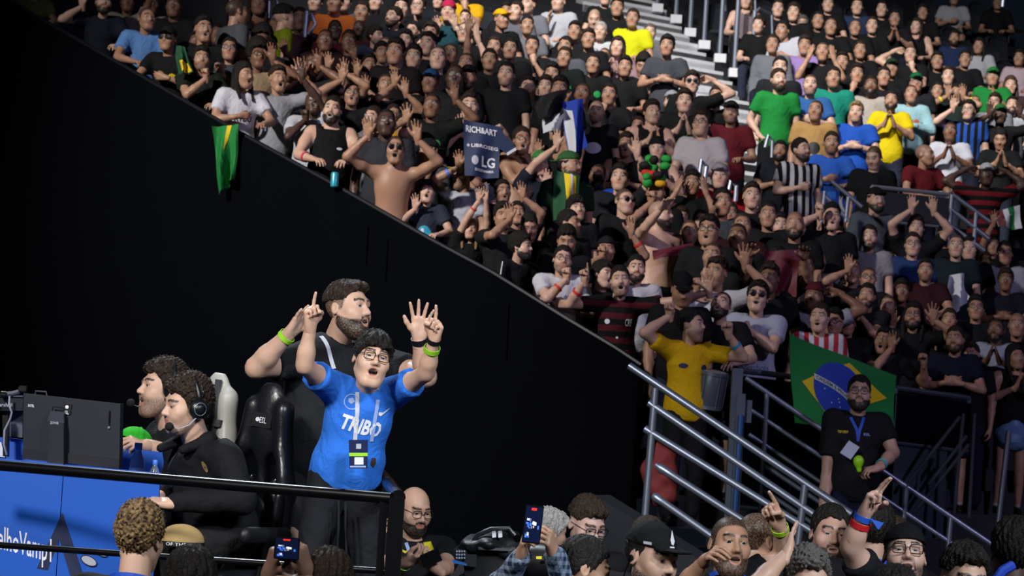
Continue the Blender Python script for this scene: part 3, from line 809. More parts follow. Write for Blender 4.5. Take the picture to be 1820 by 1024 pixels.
# ------------------------------------------------------------------ the stand: a planar rake in half steps
RA, RX, RY = -5.20, -.274, .3624            # floor height of the rake = RA + RX x + RY y
GL = math.hypot(RX, RY); GX, GY = RX / GL, RY / GL      # up-slope direction
VX, VY = GY, -GX                             # along the rows, to the right and away
RISE = .19; DU = RISE / GL; K0 = 8
def u_of(k): return (RISE * k - RA) / GL
def uv(u, v): return V(u * GX + v * VX, u * GY + v * VY, 0)
def rake_depth(px, py, off):                 # depth where the ray meets the rake raised by off
    r = ray(px, py); return -(RA + off - CAM_Z) / (RX * r[0] + RY - r[2])
m_conc = mat('stand_concrete', '26282e', .85, noise=.25, nscale=8)
m_dark = mat('black_cladding', '03050a', .9, noise=.2, nscale=4, spec=.06)
m_steel = mat('galvanised_steel', '8e96a6', .38, .75, noise=.12, nscale=25)
m_steeld = mat('painted_steel', '596070', .45, .6)
m_black = mat('black_metal', '0b0c10', .28, .4)
m_plast = mat('black_plastic', '0a0a0c', .3)
# side wall of the stand: a straight vertical wall whose top follows the photograph
WA = P(1130, 650, rake_depth(1130, 650, 1.0)); WB = P(50, 26, rake_depth(50, 26, 1.0))
wd_ = nrm((WB - WA) * V(1, 1, 0)); wn_ = V(-wd_[1], wd_[0], 0)          # wall direction and normal
if wn_ @ V(0, 1, 0) > 0: wn_ = -wn_
def on_wall(px, py):                         # where a ray meets the wall plane
    r = ray(px, py); t = ((WA - EYE) @ wn_) / (r @ wn_); return EYE + r * t
top_px = [(-70, -45), (50, 26), (250, 140), (420, 238), (600, 337), (760, 428), (870, 487), (1000, 568), (1090, 622), (1135, 652)]
tops = [on_wall(*q) for q in top_px]
mb = MB(); th = -wn_ * .08
for a, b in zip(tops[:-1], tops[1:]):
    mb.prism([V(a[0], a[1], 0), V(b[0], b[1], 0), b, a], th)
wall_side = struct(mb.build('wall_side', m_dark))
mb = MB(); mb.tube([t + V(0, 0, .012) + th * .5 for t in tops], .022, 8); r_ = mb.build('trim_1', mat('wall_capping', '15181f', .35, .3), None, True); struct(r_)
for i, (q0, q1) in enumerate([((655, 402), (651, 470)), ((690, 425), (686, 500)), ((905, 540), (900, 640))]):
    a, b = on_wall(*q0) + wn_ * .012, on_wall(*q1) + wn_ * .012
    mb = MB(); mb.tube([a, b], .007, 6); o = mb.build('cladding_seam', m_dark, None); o['kind'] = 'structure'
# terraces
mb = MB(); vmax = 36
def v_wall(u): # v where the row line meets the wall (plus a little clearance)
    p0 = uv(u, 0); d = V(VX, VY, 0); q = WA - wn_ * .1
    return ((q - p0) @ wn_) / (d @ wn_)
K1 = 62
for k in range(K0, K1):
    u0, u1 = u_of(k) - DU / 2, u_of(k) + DU / 2; z = RISE * k; zb = z - RISE if k > K0 else 0
    a0, a1 = uv(u0, v_wall(u0)), uv(u1, v_wall(u1)); b0, b1 = uv(u0, vmax), uv(u1, vmax)
    mb.add([a0 + V(0, 0, zb), b0 + V(0, 0, zb), b0 + V(0, 0, z), a0 + V(0, 0, z), a1 + V(0, 0, z), b1 + V(0, 0, z)], [(0, 1, 2, 3), (3, 2, 5, 4)])
struct(mb.build('terrace_floor', m_conc))
# arena floor
mb = MB(); mb.box((2, 22, -.06), (60, 60, .12)); struct(mb.build('floor', mat('arena_floor', '101218', .5, noise=.2, nscale=3)))
# ------------------------------------------------------------------ aisle stairs in the upper stand
m_step = mat('aisle_step_paint', 'dcdfe4', .7, noise=.1, nscale=12)
A0, A1 = (1337, 250), (1118, 0)
q0 = P(*A0, rake_depth(*A0, 0)); q1 = P(*A1, rake_depth(*A1, 0))
ad = nrm(q1 - q0)
stairs = empty('aisle_stairs', q0, 'pale concrete aisle stairs climbing between the upper seat blocks', 'stairs')
slope = ad[2] / math.hypot(ad[0], ad[1])
k_lo = int(math.ceil(q0[2] / RISE)) - 9; nst = 40
row = V(VX, VY, 0); adh = nrm(ad * V(1, 1, 0))
for i in range(nst):
    z = RISE * (k_lo + i) + .045
    t = (RISE * (k_lo + i - .5) - q0[2]) / ad[2]
    c = q0 + ad * t; c[2] = 0
    t2 = RISE / ad[2] * math.hypot(ad[0], ad[1])
    pL, pR = c - row * 1.25, c + row * .46
    mb = MB(); mb.prism([V(*pL[:2], z - .34), V(*pR[:2], z - .34), V(*(pR + adh * t2)[:2], z - .34), V(*(pL + adh * t2)[:2], z - .34)], V(0, 0, .34))
    mb.build('step', m_step, stairs)
# hand-rail posts beside the aisle
for i, (px, py) in enumerate([(1168, 22), (1201, 42), (1226, 66), (1251, 88), (1279, 112), (1305, 138), (1334, 168)]):
    d = rake_depth(px, py, 0) * .985
    b = P(px, py, d); 
    g = empty('aisle_post', b, None, 'post', 'steel posts along the aisle stairs'); g['label'] = ('topmost', 'second', 'third', 'fourth', 'fifth', 'sixth', 'seventh and lowest')[i] + ' steel post from the top beside the pale aisle stairs'
    MB().tube([b, b + V(0, 0, 1.12)], .034, 8).build('upright', m_steel, g, True)
    MB().box(b + V(0, 0, .06), (.16, .16, .12)).build('foot_block', m_step, g)
    if i >= 3: MB().tube([b + V(0, 0, 1.1), b + V(.05, .0, 1.16), b + row * .3 + V(0, 0, 1.12), b + row * .36 + V(0, 0, .6)], .02, 8).build('handle_loop', m_steel, g, True)
def hoop(pts, d, label, r=.022):
    w = [P(x, y, d) for x, y in pts]
    g = empty('grab_rail', V(w[0][0], w[0][1], min(q[2] for q in w)), label, 'handrail')
    MB().tube(w, r, 8).build('tube', m_steel, g, True)
hoop([(407, 50), (408, -6)], 26.5, 'pale steel upright behind the man in the grey tee, top left')
hoop([(475, 52), (478, 2), (490, -4), (494, 12), (480, 40)], 26.5, 'bent steel grab rail left of the yellow-green shirt')
hoop([(541, 66), (545, 20), (553, 24), (560, 42), (548, 62)], 26, 'bent steel grab rail right of the yellow-green shirt')
hoop([(1243, 312), (1247, 284), (1256, 296), (1252, 322)], 24, 'small curved rail beside the bearded man in the white tee')
hoop([(1294, 345), (1299, 322), (1309, 330), (1307, 358)], 24, 'small curved rail beside the person in red')
hoop([(1360, 262), (1366, 240), (1373, 250), (1372, 280)], 27, 'small curved rail below the man in the green shirt')
hoop([(1782, 12), (1784, -12)], 33, 'short pale rail end at the top right')

# ------------------------------------------------------------------ seats (every second half step)
m_seat = mat('seat_plastic', '2e323b', .5, noise=.1)
def seat_proto():
    r = bpy.data.objects.new('stadium_seat', None); r['category'] = 'seat'
    mb = MB(); n = 7; vs = []
    for i in range(n):
        x = -.22 + .44 * i / (n - 1); c = .03 * (1 - (x / .22) ** 2)
        for (y, z) in ((.17 + c, .46), (.2 + c, .62), (.235 + c, .8), (.21 + c, .87 - .25 * abs(x) ** 2 * 6), (.26 + c, .87 - .25 * abs(x) ** 2 * 6), (.27 + c, .78), (.23 + c, .44)): vs.append((x, y, z))
    fs = [(i * 7 + j, (i + 1) * 7 + j, (i + 1) * 7 + (j + 1) % 7, i * 7 + (j + 1) % 7) for i in range(n - 1) for j in range(7)] + [tuple(range(7)), tuple((n - 1) * 7 + j for j in range(6, -1, -1))]
    back = MB().add(vs, fs)
    pan = MB().box((0, .0, .42), (.42, .4, .05), rotx(.1), .02)
    leg = MB().box((0, .16, .2), (.05, .06, .4)); foot = MB().box((0, .16, .015), (.2, .12, .03))
    ms = []
    for nm, q, m in (('seat_back', back, m_seat), ('seat_pan', pan, m_seat), ('pedestal', leg.add(foot.v, foot.f), m_steeld)):
        me = bpy.data.meshes.new(nm); me.from_pydata(q.v, [], q.f); me.validate(); me.materials.append(m); ms.append((nm, me))
    return ms
SEAT = seat_proto(); seat_spots = []
rowyaw = math.atan2(VY, VX)
def aisle_clear(p):
    # distance from the aisle strip measured along the row
    t = (p[2] - q0[2]) / ad[2]; c = q0 + ad * t; s_ = (p - c) @ row
    return not (-1.9 < s_ < .8)
def seat_label(x, y):
    m = min(marks, key=lambda m: (m['x'] - x) ** 2 + (m['y'] - y) ** 2)
    return 'dark grey tip-up seat ' + where(dict(x=x, y=y), m)
def make_seats(occupied):
    cand = []
    for k in range(14, 60, 2):
        z = RISE * k; u = u_of(k)
        for j in range(-20, 70):
            p = uv(u, j * .54); p[2] = z
            x, y = proj(p + V(0, 0, .75))
            if not (560 < x < 1815 and 8 < y < 350): continue
            if x < 1180 and y > 215 - (x - 560) * .0: continue
            if not aisle_clear(p): continue
            if (p - WA) @ wn_ > -.6: continue
            front = sum(1 for (hx_, hy_, hd) in occupied if abs(hx_ - x) < 16 and -25 < hy_ - y < 20 and hd < p[1])
            if front >= 2: continue
            if any(math.hypot(p[0] - q['pos'][0], p[1] - q['pos'][1]) < (.62 if q['seat'] else .5) for q in CROWD): continue
            cand.append((p, x, y))
    own = [q for q in CROWD if q['seat']]
    cand = cand[:298 - len(own)]
    for q in own:
        b = q['p']['root']; yw = b.rotation_euler[2]; sc_ = q['p']['s']; L_ = b.location
        o = empty('stadium_seat', (L_[0] - .03 * math.sin(yw), L_[1] + .05 * math.cos(yw), q['pos'][2]), 'dark grey seat holding the ' + ' '.join(b['label'].split()[:11]), 'seat', 'seats of the upper stand'); o.rotation_euler = (0, 0, yw); o.scale = (sc_,) * 3
        for nm, me in SEAT:
            c = bpy.data.objects.new(nm, me); COL.objects.link(c); c.parent = o
    for p, x, y in cand:
        o = empty('stadium_seat', p, seat_label(x, y), 'seat', 'seats of the upper stand'); o.rotation_euler = (0, 0, rowyaw - .0)
        for nm, me in SEAT:
            c = bpy.data.objects.new(nm, me); COL.objects.link(c); c.parent = o

# ------------------------------------------------------------------ platform and temporary stairs with their rails
m_deck = mat('stage_deck_black', '0d0e13', .7, noise=.2, nscale=10)
S_DIR = V(.965, -.262, 0); S_N = V(.262, .965, 0)
def sp(s, t, z): return S_DIR * s + S_N * t + V(0, 0, z)
mb = MB(); t0_, t1_ = 15.35, 18.3
mb.prism([sp(-4.45, t0_, 0), sp(-3.5, t0_, 0), sp(-3.5, t1_ + .5, 0), sp(-4.45, t1_ + .5, 0)], V(0, 0, 1.42)); struct(mb.build('platform_floor', m_deck))
stp = empty('stand_stairs', sp(-3.0, 17, 0), 'black temporary stairs with yellow edge marks between the two long railings', 'stairs')
for i in range(8):
    z = 1.42 - .172 * (i + 1); s0 = -3.5 + .28 * i
    if z < .05: break
    MB().prism([sp(s0, t0_, 0), sp(s0 + .28, t0_, 0), sp(s0 + .28, t1_ + .4, 0), sp(s0, t1_ + .4, 0)], V(0, 0, z)).build('step', m_deck, stp)
    mk_ = MB()
    for q in range(14): mk_.box(sp(s0 + .262, t0_ + .2 + q * .22, z + .002), (.1, .03, .006), rotz(math.atan2(S_N[1], S_N[0])))
    e = mk_.build('edge_marks', mat('yellow_marks', '5a4a08', .7), stp); e['kind'] = 'stuff'
m_rail = m_steel
def rail_bar(g, a, b, r, name='bar', flat=False, mm=None):
    if flat:
        d = b - a; MB().tube([a, a + d * .04, a + d * .12, b], [r * .8, r * 1.3, r, r], 10).build(name, mm or m_rail, g, True)
    else: MB().tube([a, b], r, 10).build(name, mm or m_rail, g, True)
def railing(name, label, d, slope_d, bars, posts, r, m_=None):
    f = lambda q: P(q[0], q[1], d + slope_d * (q[0] - 1120) / 400)
    g = empty(name, f(posts[0][1]) * V(1, 1, 1), label, 'railing'); mm = m_ or m_rail
    for b in bars: rail_bar(g, f(b[0]), f(b[1]), r * (b[3] if len(b) > 3 else 1), 'rail', len(b) > 2 and b[2], mm)
    for a, b in posts: MB().tube([f(a), f(b)], r * 1.0, 10).build('post', mm, g, True)
    return g
railing('stair_railing', 'front grey steel stair railing running down past the man in yellow', 16.4, -.35,
        [((1118, 650), (1513, 914)), ((1153, 716), (1450, 917)), ((1146, 762), (1450, 949)), ((1165, 826), (1440, 1002), True), ((1160, 880), (1310, 985), True)],
        [((1165, 690), (1146, 925)), ((1431, 862), (1416, 990))], .0245)
railing('stair_railing', 'rear grey steel stair railing passing behind the staff man with the lanyard', 19.6, -.1,
        [((1325, 672), (1773, 975), False, 1.0), ((1333, 728), (1700, 972), False, .85), ((1331, 772), (1560, 925), False, .8), ((1360, 828), (1560, 962), True, .9), ((1358, 872), (1500, 968), True, .9)],
        [((1363, 700), (1351, 925)), ((1612, 862), (1604, 945)), ((1690, 920), (1684, 990))], .0205)
railing('truss_brace', 'dim crossed steel braces under the right barrier', 20.6, 0,
        [((1615, 858), (1706, 741)), ((1650, 862), (1718, 775)), ((1630, 905), (1722, 790))], [((1712, 735), (1695, 915)), ((1732, 735), (1722, 920)), ((1633, 846), (1630, 880))], .016, mat('dull_brace', '2c333d', .7))
railing('steel_post', 'single bright steel post in front of the woman in the denim skirt', 20.9, 0, [], [((1793, 766), (1771, 955))], .023)
# square frame post in the middle of the stairs
for nm, (xa, ya), (xb, yb), d, w, mm in (('frame_post', (1311, 655), (1298, 890), 18.9, .075, m_steeld), ('frame_post', (1318, 700), (1306, 890), 18.8, .06, m_steeld)):
    a, b = P(xa, ya, d), P(xb, yb, d); b[2] = 1.2; g = empty(nm, b, None, 'post'); 
    g['label'] = 'grey square barrier post left of the man in the white jersey' if w > .07 else 'bluish inner tube post standing against the square barrier post'
    mbp = MB(); c = (a + b) / 2; mbp.box(c, (w, w, abs(a[2] - b[2]))); mbp.build('upright', mm, g)
    if w > .07: MB().box(a + V(0.05, -.06, -.3), (.12, .04, .16)).build('bracket', m_steeld, g)
    else: MB().tube([b + V(0, -.05, .1), a + V(0, -.05, -.15)], .02, 8).build('inner_tube', mat('blue_steel', '4a72b0', .3, .6), g, True)
# crowd barriers: black boards in steel frames
def barrier(px0, px1, d0, d1, drop, label, boardm=None, legs=True, framec=None):
    a, b = P(*px0, d0), P(*px1, d1); g = empty('crowd_barrier', (a + b) / 2 - V(0, 0, drop), label, 'barrier')
    fm = framec or m_steeld; dn = V(0, 0, -1)
    n = nrm(np.cross(b - a, V(0, 0, 1)))
    MB().tube([a, b], .022, 8).build('top_rail', fm, g, True)
    MB().tube([a + dn * drop, b + dn * drop], .018, 8).build('bottom_rail', fm, g, True)
    MB().prism([a + dn * .04, b + dn * .04, b + dn * (drop - .02), a + dn * (drop - .02)], n * .03).build('board', boardm or m_dark, g)
    for q in (a, b): MB().tube([q, q + dn * drop], .02, 8).build('end_post', fm, g, True)
    return g
barrier((1312, 658), (1410, 670), 19.7, 20.0, 1.0, 'black crowd barrier under the arms of the man in the white jersey')
barrier((1412, 672), (1588, 690), 20.05, 20.7, 1.0, 'black crowd barrier behind the large Brazil flag')
barrier((1592, 690), (1722, 708), 20.7, 21.1, .42, 'black crowd barrier right of the large Brazil flag')
q_ = [P(1590, 792, 20.72), P(1684, 800, 21.0)]
r = MB().prism([q_[0], q_[1], V(q_[1][0], q_[1][1], 1.3), V(q_[0][0], q_[0][1], 1.3)], V(-.02, .04, 0)).build('kick_panel', mat('teal_grey_panel', '22303a', .6, noise=.15)); tag(r, 'dark grey-teal panel under the barrier right of the large flag', 'panel')
mgrey = mat('grey_board', '34363c', .7)
barrier((1550, 332), (1686, 346), 26.4, 26.9, .33, 'grey board barrier with pale top edge in the middle stand', mgrey, framec=mat('pale_edge', '8a8f98', .5))
g2 = railing('stair_railing', 'blue-grey steel railing going down right of the grey board barrier', 25.5, -.3,
        [((1693, 346), (1760, 395)), ((1690, 372), (1758, 425)), ((1688, 400), (1750, 446))], [((1692, 346), (1684, 440)), ((1735, 378), (1728, 470))], .024)
g3 = railing('stair_railing', 'blue-grey steel railing in front of the blue flag with the white disc', 25.2, -.3,
        [((1478, 322), (1532, 368)), ((1468, 350), (1508, 392))], [((1466, 340), (1460, 395)), ((1508, 350), (1503, 395))], .022)
# low ramp panel behind the floor crowd and its studs
a, b = P(1057, 880, 14.9), P(1300, 1030, 14.3)
mb = MB(); mb.prism([a, b, V(b[0], b[1], 0), V(a[0], a[1], 0)], V(.1, .35, 0)); r = mb.build('ramp_panel', mat('ramp_grey', '1d2026', .6, noise=.15)); tag(r, 'sloping dark panel beside the stairs behind the capped man', 'panel')

# ------------------------------------------------------------------ the crowd, one line per person
# x y | yaw head-turn | arms (image-left;image-right) | shirt:colour | hair+colour | skin | flags | label        (x, y in the tile's own pixels)
TILES = []
TILES.append((40, 0, 2.843, """
60 -60 20 10|x;d|tee:6b7a45|short K|1|*|person in an olive green shirt at the top left end of the wall, head out of frame
410 12 25 10|@300,-10;r|tee:232c3c|short K|1|B|bearded man in a blue-grey tee and open navy shirt with one arm raised
628 95 30 15|r;r|tee:5f8fd0|buzz K|2|*|man in a light blue tee with a grey strap leaning on the wall
650 22 15 20|d;d|tee:a79f8e|short K|2|g|man in a cream shirt behind the light blue tee
765 32 -5 15|d;d|tee:1b1d22|buzz K|3|d=.3|man with a shaved head at the upper left behind the cream shirt
733 200 -10 5|x@;c|tee:15161b|short K|2|cap=15130f,sg,*|man in a black cap and dark glasses with a yellow crest, arm hanging over the wall
905 300 20 10|@925,352f;r|tee:1c2a20|short K|2|*,b|man in a dark green tee pressing a fist to his mouth
915 150 20 20|d;d|tee:191b1f|short K|2|o|man in black looking right above the fist-biting man
878 215 10 0|d;d|tee:2a2d30|short K|3|d=.2|dark head half hidden behind the man with his fist to his mouth
1045 250 10 0|p;@1000,330g|tee:3a3f48|short K|2|g|man holding up a phone beside the long-haired woman
985 175 5 5|d;d|tee:121317|short K|3||man in black behind the phone holder
1085 62 160 0|d;d|tee:4a4d52|short K|2|*|man in a heather grey tee turned away at the upper left railing
1190 20 20 0|d;d|tank:6a4236|long M|2|w|person in a brown top beside the bent grab rail
1118 385 35 35|c;r|tee:c9ccd6|long K|2|w,*,o|woman with long dark hair in a white printed tee holding the green flag
1190 285 20 15|d;@1262,258o|tee:8f7c62|afro K|3|g|man with an afro reaching toward the stage beside the long-haired woman
1210 215 10 5|d;d|tee:20232b|afro K|3||dark-haired fan with a round afro behind
1130 190 15 5|d;d|tee:16181c|afro K|3||fan with dark bushy hair beside the railing
530 10 20 10|d;u|tee:8c8578|short K|3||person in a beige tee at the top edge behind the wall end
"""))
TILES.append((460, 0, 2.843, """
97 400 25 15|d;@205,335s|tee:8d9097|short K|2|O,*|man in a heather grey tee shouting with one hand raised
275 520 20 5|@235,560f;@215,350s|tee:b8bcc4|buzz K|4|O,hp=18,*|dark-skinned man in a white tee looking up with his forearm across
372 558 15 -5|r@;r@|tank:0e1014|short K|1|B,o,*,F,sc=1.13|stocky bearded man in a black tank top leaning on the wall with a can
470 475 15 5|@420,360s;d|tee:1d1f26|short K|2|g,o|man in glasses with his mouth open behind the black tank top
575 600 -15 -10|@545,640o;d|tank:6c717b|short D|1|o|man in a grey tank top with a hand before his chin
645 620 10 10|d;d|tee:2c2f36|buzz K|4|d=.2|dark-skinned fan beside the grey tank top
680 585 10 15|d;d|tee:b98d10|short D|2|g|smiling man in glasses with a yellow scarf
690 755 12 5|@552,635o;@800,655o|none:0|buzz K|2|sg,O,*|shirtless young man in glasses with both arms raised
55 235 10 10|d;@130,225o|tee:22242b|short K|3||dark-haired fan at the left with an arm stretched out
130 92 150 0|d;d|tee:6c7a0c|short K|1|*|person in a yellow-green shirt seen from behind
205 100 20 10|d;d|tee:4a2b3a|short K|2|S|man in a mauve shirt beside the yellow-green shirt
285 12 5 -5|l;l|tee:14161c|short D|1|S|man in a black tee with a pale print at the top
385 15 0 -5|l;l|tee:a0501a|short K|2|S|person in an orange top at the top edge
430 10 5 0|c;l|tee:50535b|short K|1|S|person with tattooed arms in grey at the top edge
385 150 10 15|d;@360,250o|tee:4c1520|short K|4|g|man in glasses and a maroon shirt
505 145 0 10|d;d|tee:451018|buzz K|4|d=.2|very dark-skinned man in a deep red shirt
520 65 -5 0|k;c|tee:121419|short K|2|S|man in black with folded forearms at the top
592 10 -5 5|l;l|tee:0f1216|short D|1|S|man in black and green at the top edge
682 88 -20 -20|d;d|tee:1a2233|short K|1|B|man in a navy tee looking to the left
590 185 30 45|d;d|tee:26304a|short D|1|b|man in a navy check shirt in profile
640 235 5 5|d;d|tee:454955|short M|1||fair man in grey looking down
690 265 -5 0|d;d|tee:20181c|short K|2||smiling man in a dark maroon tee
783 290 0 5|d;d|tee:1a1c20|medium K|1||pale young man in black with a white stripe
778 160 -10 -5|k;l|tee:11161a|short K|1|B,g,S|bearded man in glasses and a black and green jersey
718 42 15 0|m;l|tee:16181e|short K|1|S|man resting his cheek on a fist at the top
805 32 0 -10|l;k|tee:0e1114|medium D|1|g,S|long-faced fan in glasses and a black jersey at the top
868 172 -10 0|l;l|tee:15171d|short D|2|S|man in black in the upper middle with short dark hair
853 225 -5 -5|d;d|tee:1c1d22|short K|1||man with a receding hairline in black
905 292 5 0|d;d|tee:1a1a1f|short D|1|d=.1|fan with pale face peering between others
968 272 -5 0|d;d|tee:191c22|buzz K|2||man in a dark tee with close-cropped hair
905 8 0 0|l;l|tee:17202c|short K|1|S|man in dark blue at the top edge
958 60 0 5|@900,115o;@990,95o|tee:16404a|short D|1|bn=b0204a,S,*|fan with a pink headband and both hands raised
1040 -35 -5 0|l;m|tee:c79a06|short K|2|S,*|person in a bright yellow tee at the top edge
1042 92 0 0|d;d|tee:20242c|short K|1|S,sc=.8|boy with dark hair below the bright yellow tee
1044 165 5 -5|l;y|tee:111318|short K|1|g,S|man in glasses and black with a hand to his ear
1048 322 0 5|d;d|tee:1d2026|buzz K|2||man in black behind the raised dark arm
1225 100 25 25|l;l|tee:121317|short D|2|cap=d6a300,S,*|man in a yellow cap and black tee
1300 60 -10 -5|l;l|tee:5a5d66|short D|1|S|man in a grey tee right of the yellow cap
1165 305 10 10|u;d|tee:14161a|short K|2||man in black with one dark arm raised
1058 392 0 0|d;d|tee:15171d|short K|2|cap=0d0e12,B|bearded man in a black cap
992 392 5 10|d;d|tee:1b1d22|buzz K|4||dark-skinned man left of the black cap
868 415 -10 0|d;d|tee:131519|short K|3|cap=1c3f66|man in a blue cap in the shade
1250 378 -5 5|d;d|tee:14181d|short K|1|b|young man in a black and green jersey with a pale face
875 535 0 5|d;@990,455o|tee:101814|buzz K|3|*|man in a black jersey with green trim beside the raised hands
1065 540 10 10|@1020,620o;@1205,640f|tee:1a1c22|short K|1|o,*|young man holding up the navy sponsor jersey
560 330 20 10|d;@500,345o|tee:101216|short K|2||fan behind a black cloth with an arm forward
620 270 15 15|d;@590,330o|tee:191b20|medium K|2||fan looking down at the black cloth
850 770 -35 -30|@880,790s;d|tee:3a3d45|short K|2|capb=141519|man in a black backwards cap facing left
1035 890 -30 -35|@1010,800o;d|tee:a9adb6|short K|2|cap=8fae22,O,*|fan in a yellow-green hat with a raised arm and blue wristband
735 640 10 0|@745,565s;d|tee:26282f|short K|2||fan half hidden behind the raised hands
270 330 15 15|@225,330s;@300,290s|tee:2a2c33|short K|3||fan with both hands raised in the thick of the upper left crowd
420 420 15 5|@350,300o;@435,330s|tee:14161b|short K|2|o|fan with arms raised beside the man in glasses
520 400 20 10|@495,335s;@545,415s|tee:1c1e25|curly K|2||curly-haired fan with a wide open hand raised
640 430 20 5|@685,385o;@740,430o|tee:202228|short K|2||fan pointing both arms toward the stage
1190 240 -5 0|k;k|tee:14161c|short K|2|S|man in black clapping below the yellow cap
740 205 0 0|d;d|tee:16181d|short D|1||fan with short brown hair in the upper middle
455 210 10 10|d;@480,250o|tee:22151a|short K|3||fan in dark red looking toward the stage
335 205 15 5|d;d|tee:2b1218|short K|3||fan in dark red at the upper left aisle
"""))
TILES.append((900, 0, 2.843, """
112 25 -10 -15|l;l|tee:6a6d75|short D|1|S|man in a mid grey tee at the top
105 130 0 15|l;l|tee:65686f|short K|2|S|man in a grey tee in the third row from the top
130 235 0 0|c;m|tee:14181c|short K|2|S|man in a black and green jersey resting on his hand
265 10 -15 -10|k;l|tee:a9adb5|short M|1|S|man in a white tee at the top left of the aisle stairs
445 95 -15 20|l;l|tee:0f1014|0 K|1|S,hp=-25|balding man in black bent forward
500 -15 0 0|l;l|tee:0e1814|short K|1|S|person in a black and green jersey at the top edge beside the stairs
638 95 -5 0|l;l|tee:c6c80e|short K|2|S,*|man in a bright yellow tee beside the aisle stairs
725 168 0 0|l;l|tee:5d6068|short I|1|S|older man in a grey tee beside the aisle stairs
475 160 -5 5|l;l|tee:b4b6ba|short S|1|S|grey-haired person in a white tee
415 200 5 0|l;l|tee:14161b|short K|2|S|man in black below the grey-haired person
610 165 -10 0|l;l|tee:0e1014|short K|2|B,S|bearded man in black below the bright yellow tee
812 235 -5 0|c;c|tee:3b3e45|curly K|2|*|curly-haired man with folded arms beside the aisle stairs
562 240 -10 5|k;k|long:8a6f78|long D|1|w,S,*|woman with long hair in a pale pink top clapping
298 240 -5 -5|l;l|tee:4d5059|short K|2|S|man in a dark grey tee with an arm along the seat
293 292 -5 0|l;l|tee:10181a|short K|2|S|man in a black jersey with a green patch left of the white cap
437 325 5 0|l;l|tee:101614|short K|2|S|man in a black jersey with a green patch at the centre
440 285 -5 0|d;d|tee:2b2d33|short K|2|cap=a8aab0,S|man in a white cap behind the black jersey
495 285 -10 0|l;l|tee:17131a|short K|2|S|man in black with a red stripe on his chest
692 330 0 0|k;k|tee:0f1513|short K|2|S,hp=-25|man in a black and green jersey looking down at his hands
230 378 0 0|l;l|tee:15171c|short K|2|S|man in black in the middle of the crowd, head tilted
198 440 -5 0|d;d|tee:1a1c21|medium D|1||pale young man with brown hair behind the waving flags
270 455 0 0|d;d|tee:101216|short K|2||fan in black behind the waving flags
385 478 -10 0|l;l|tee:2a2c31|buzz K|3|S|man with cropped hair beside the blue and white flag
520 480 -5 0|m;c|tee:15171c|short K|2|S|man in black with a hand over his mouth
455 565 -5 5|d;d|tee:16181d|0 K|1|*,b|bald man in a black tee with a white print
835 420 -10 -5|l;m|tee:12161a|short K|2|S|man in black below the folded arms
938 420 5 5|l;h|tee:0f1614|short D|1|sg,*|man in violet glasses with a hand behind his head
835 520 0 0|l;l|tee:22252b|short D|1|cap=8b8e96,B,S|bearded man in a grey cap
735 570 15 20|k;k|tank:101114|medium D|1|w,*|woman in a black tank top clapping beside the grey cap
900 515 5 5|k;k|tee:0e1513|short K|1|*|pale man in a black and green jersey clapping
1060 490 0 0|l;l|tee:101318|short K|2|B|heavy man in a black tee below the aisle stairs
1135 572 0 0|l;l|tee:5c1220|short K|2|cap=101114,b,*|man in a red and black striped jersey and dark cap
988 625 -15 -5|l;l|tee:b9b4b8|short D|1|g|older man in glasses and a pale tee
1075 715 -5 -5|l;l|tee:4d525b|buzz K|2|S|broad man in a slate grey tee
930 825 -5 0|l;l|tee:a4a6ac|short K|2|B,S,*|bearded man in a white tee in the middle stand
760 755 5 10|k;k|tank:1a1b20|medium K|1|w,bn=0d0e11|woman in a black knitted hat
606 735 -5 0|c;c|tank:111216|medium D|2|w,o,*|smiling woman with folded arms in a black top
1077 893 0 0|l;l|tee:a01420|short S|1|cap=8e8a90,*|person in red with a pale cap
108 445 15 10|@140,480o;@190,500o|tee:b4b6bd|short K|1||fan in a white shirt under the black cloth
1210 5 0 0|l;l|tank:80767c|long M|1|w,S,*|woman in a white and pink top at the top right of the stairs
1275 128 -10 -10|l;l|tee:101216|medium D|1|w,S|woman in black with a purple bag beside the stairs
265 650 -30 -10|@330,640o;@290,690o|tee:1b1d22|buzz K|2|o|fan with arms thrown forward below the waving flags
75 705 20 15|@160,740o;d|none:0|short K|2|g,O|shirtless fan in glasses shouting with an arm out
560 40 0 0|l;l|tee:15181d|short K|2|S|fan in black right of the balding man
345 160 -5 0|l;l|tee:15171c|short K|2|S|fan in black with forearms on his knees
600 340 0 0|l;l|tee:12151a|short K|2|S|fan in black in the seats under the pink top
20 250 0 0|d;d|tee:191b21|short K|2||man in black at the left of the grey tee rows
0 60 -5 0|l;l|tee:191c23|short K|2|S|fan in black under the yellow cap's row
665 640 -5 0|d;d|tee:101318|short K|2||fan in black behind the woman clapping
320 560 0 10|@300,470o;d|tee:20242c|short K|2||fan waving the blue and white flag
"""))
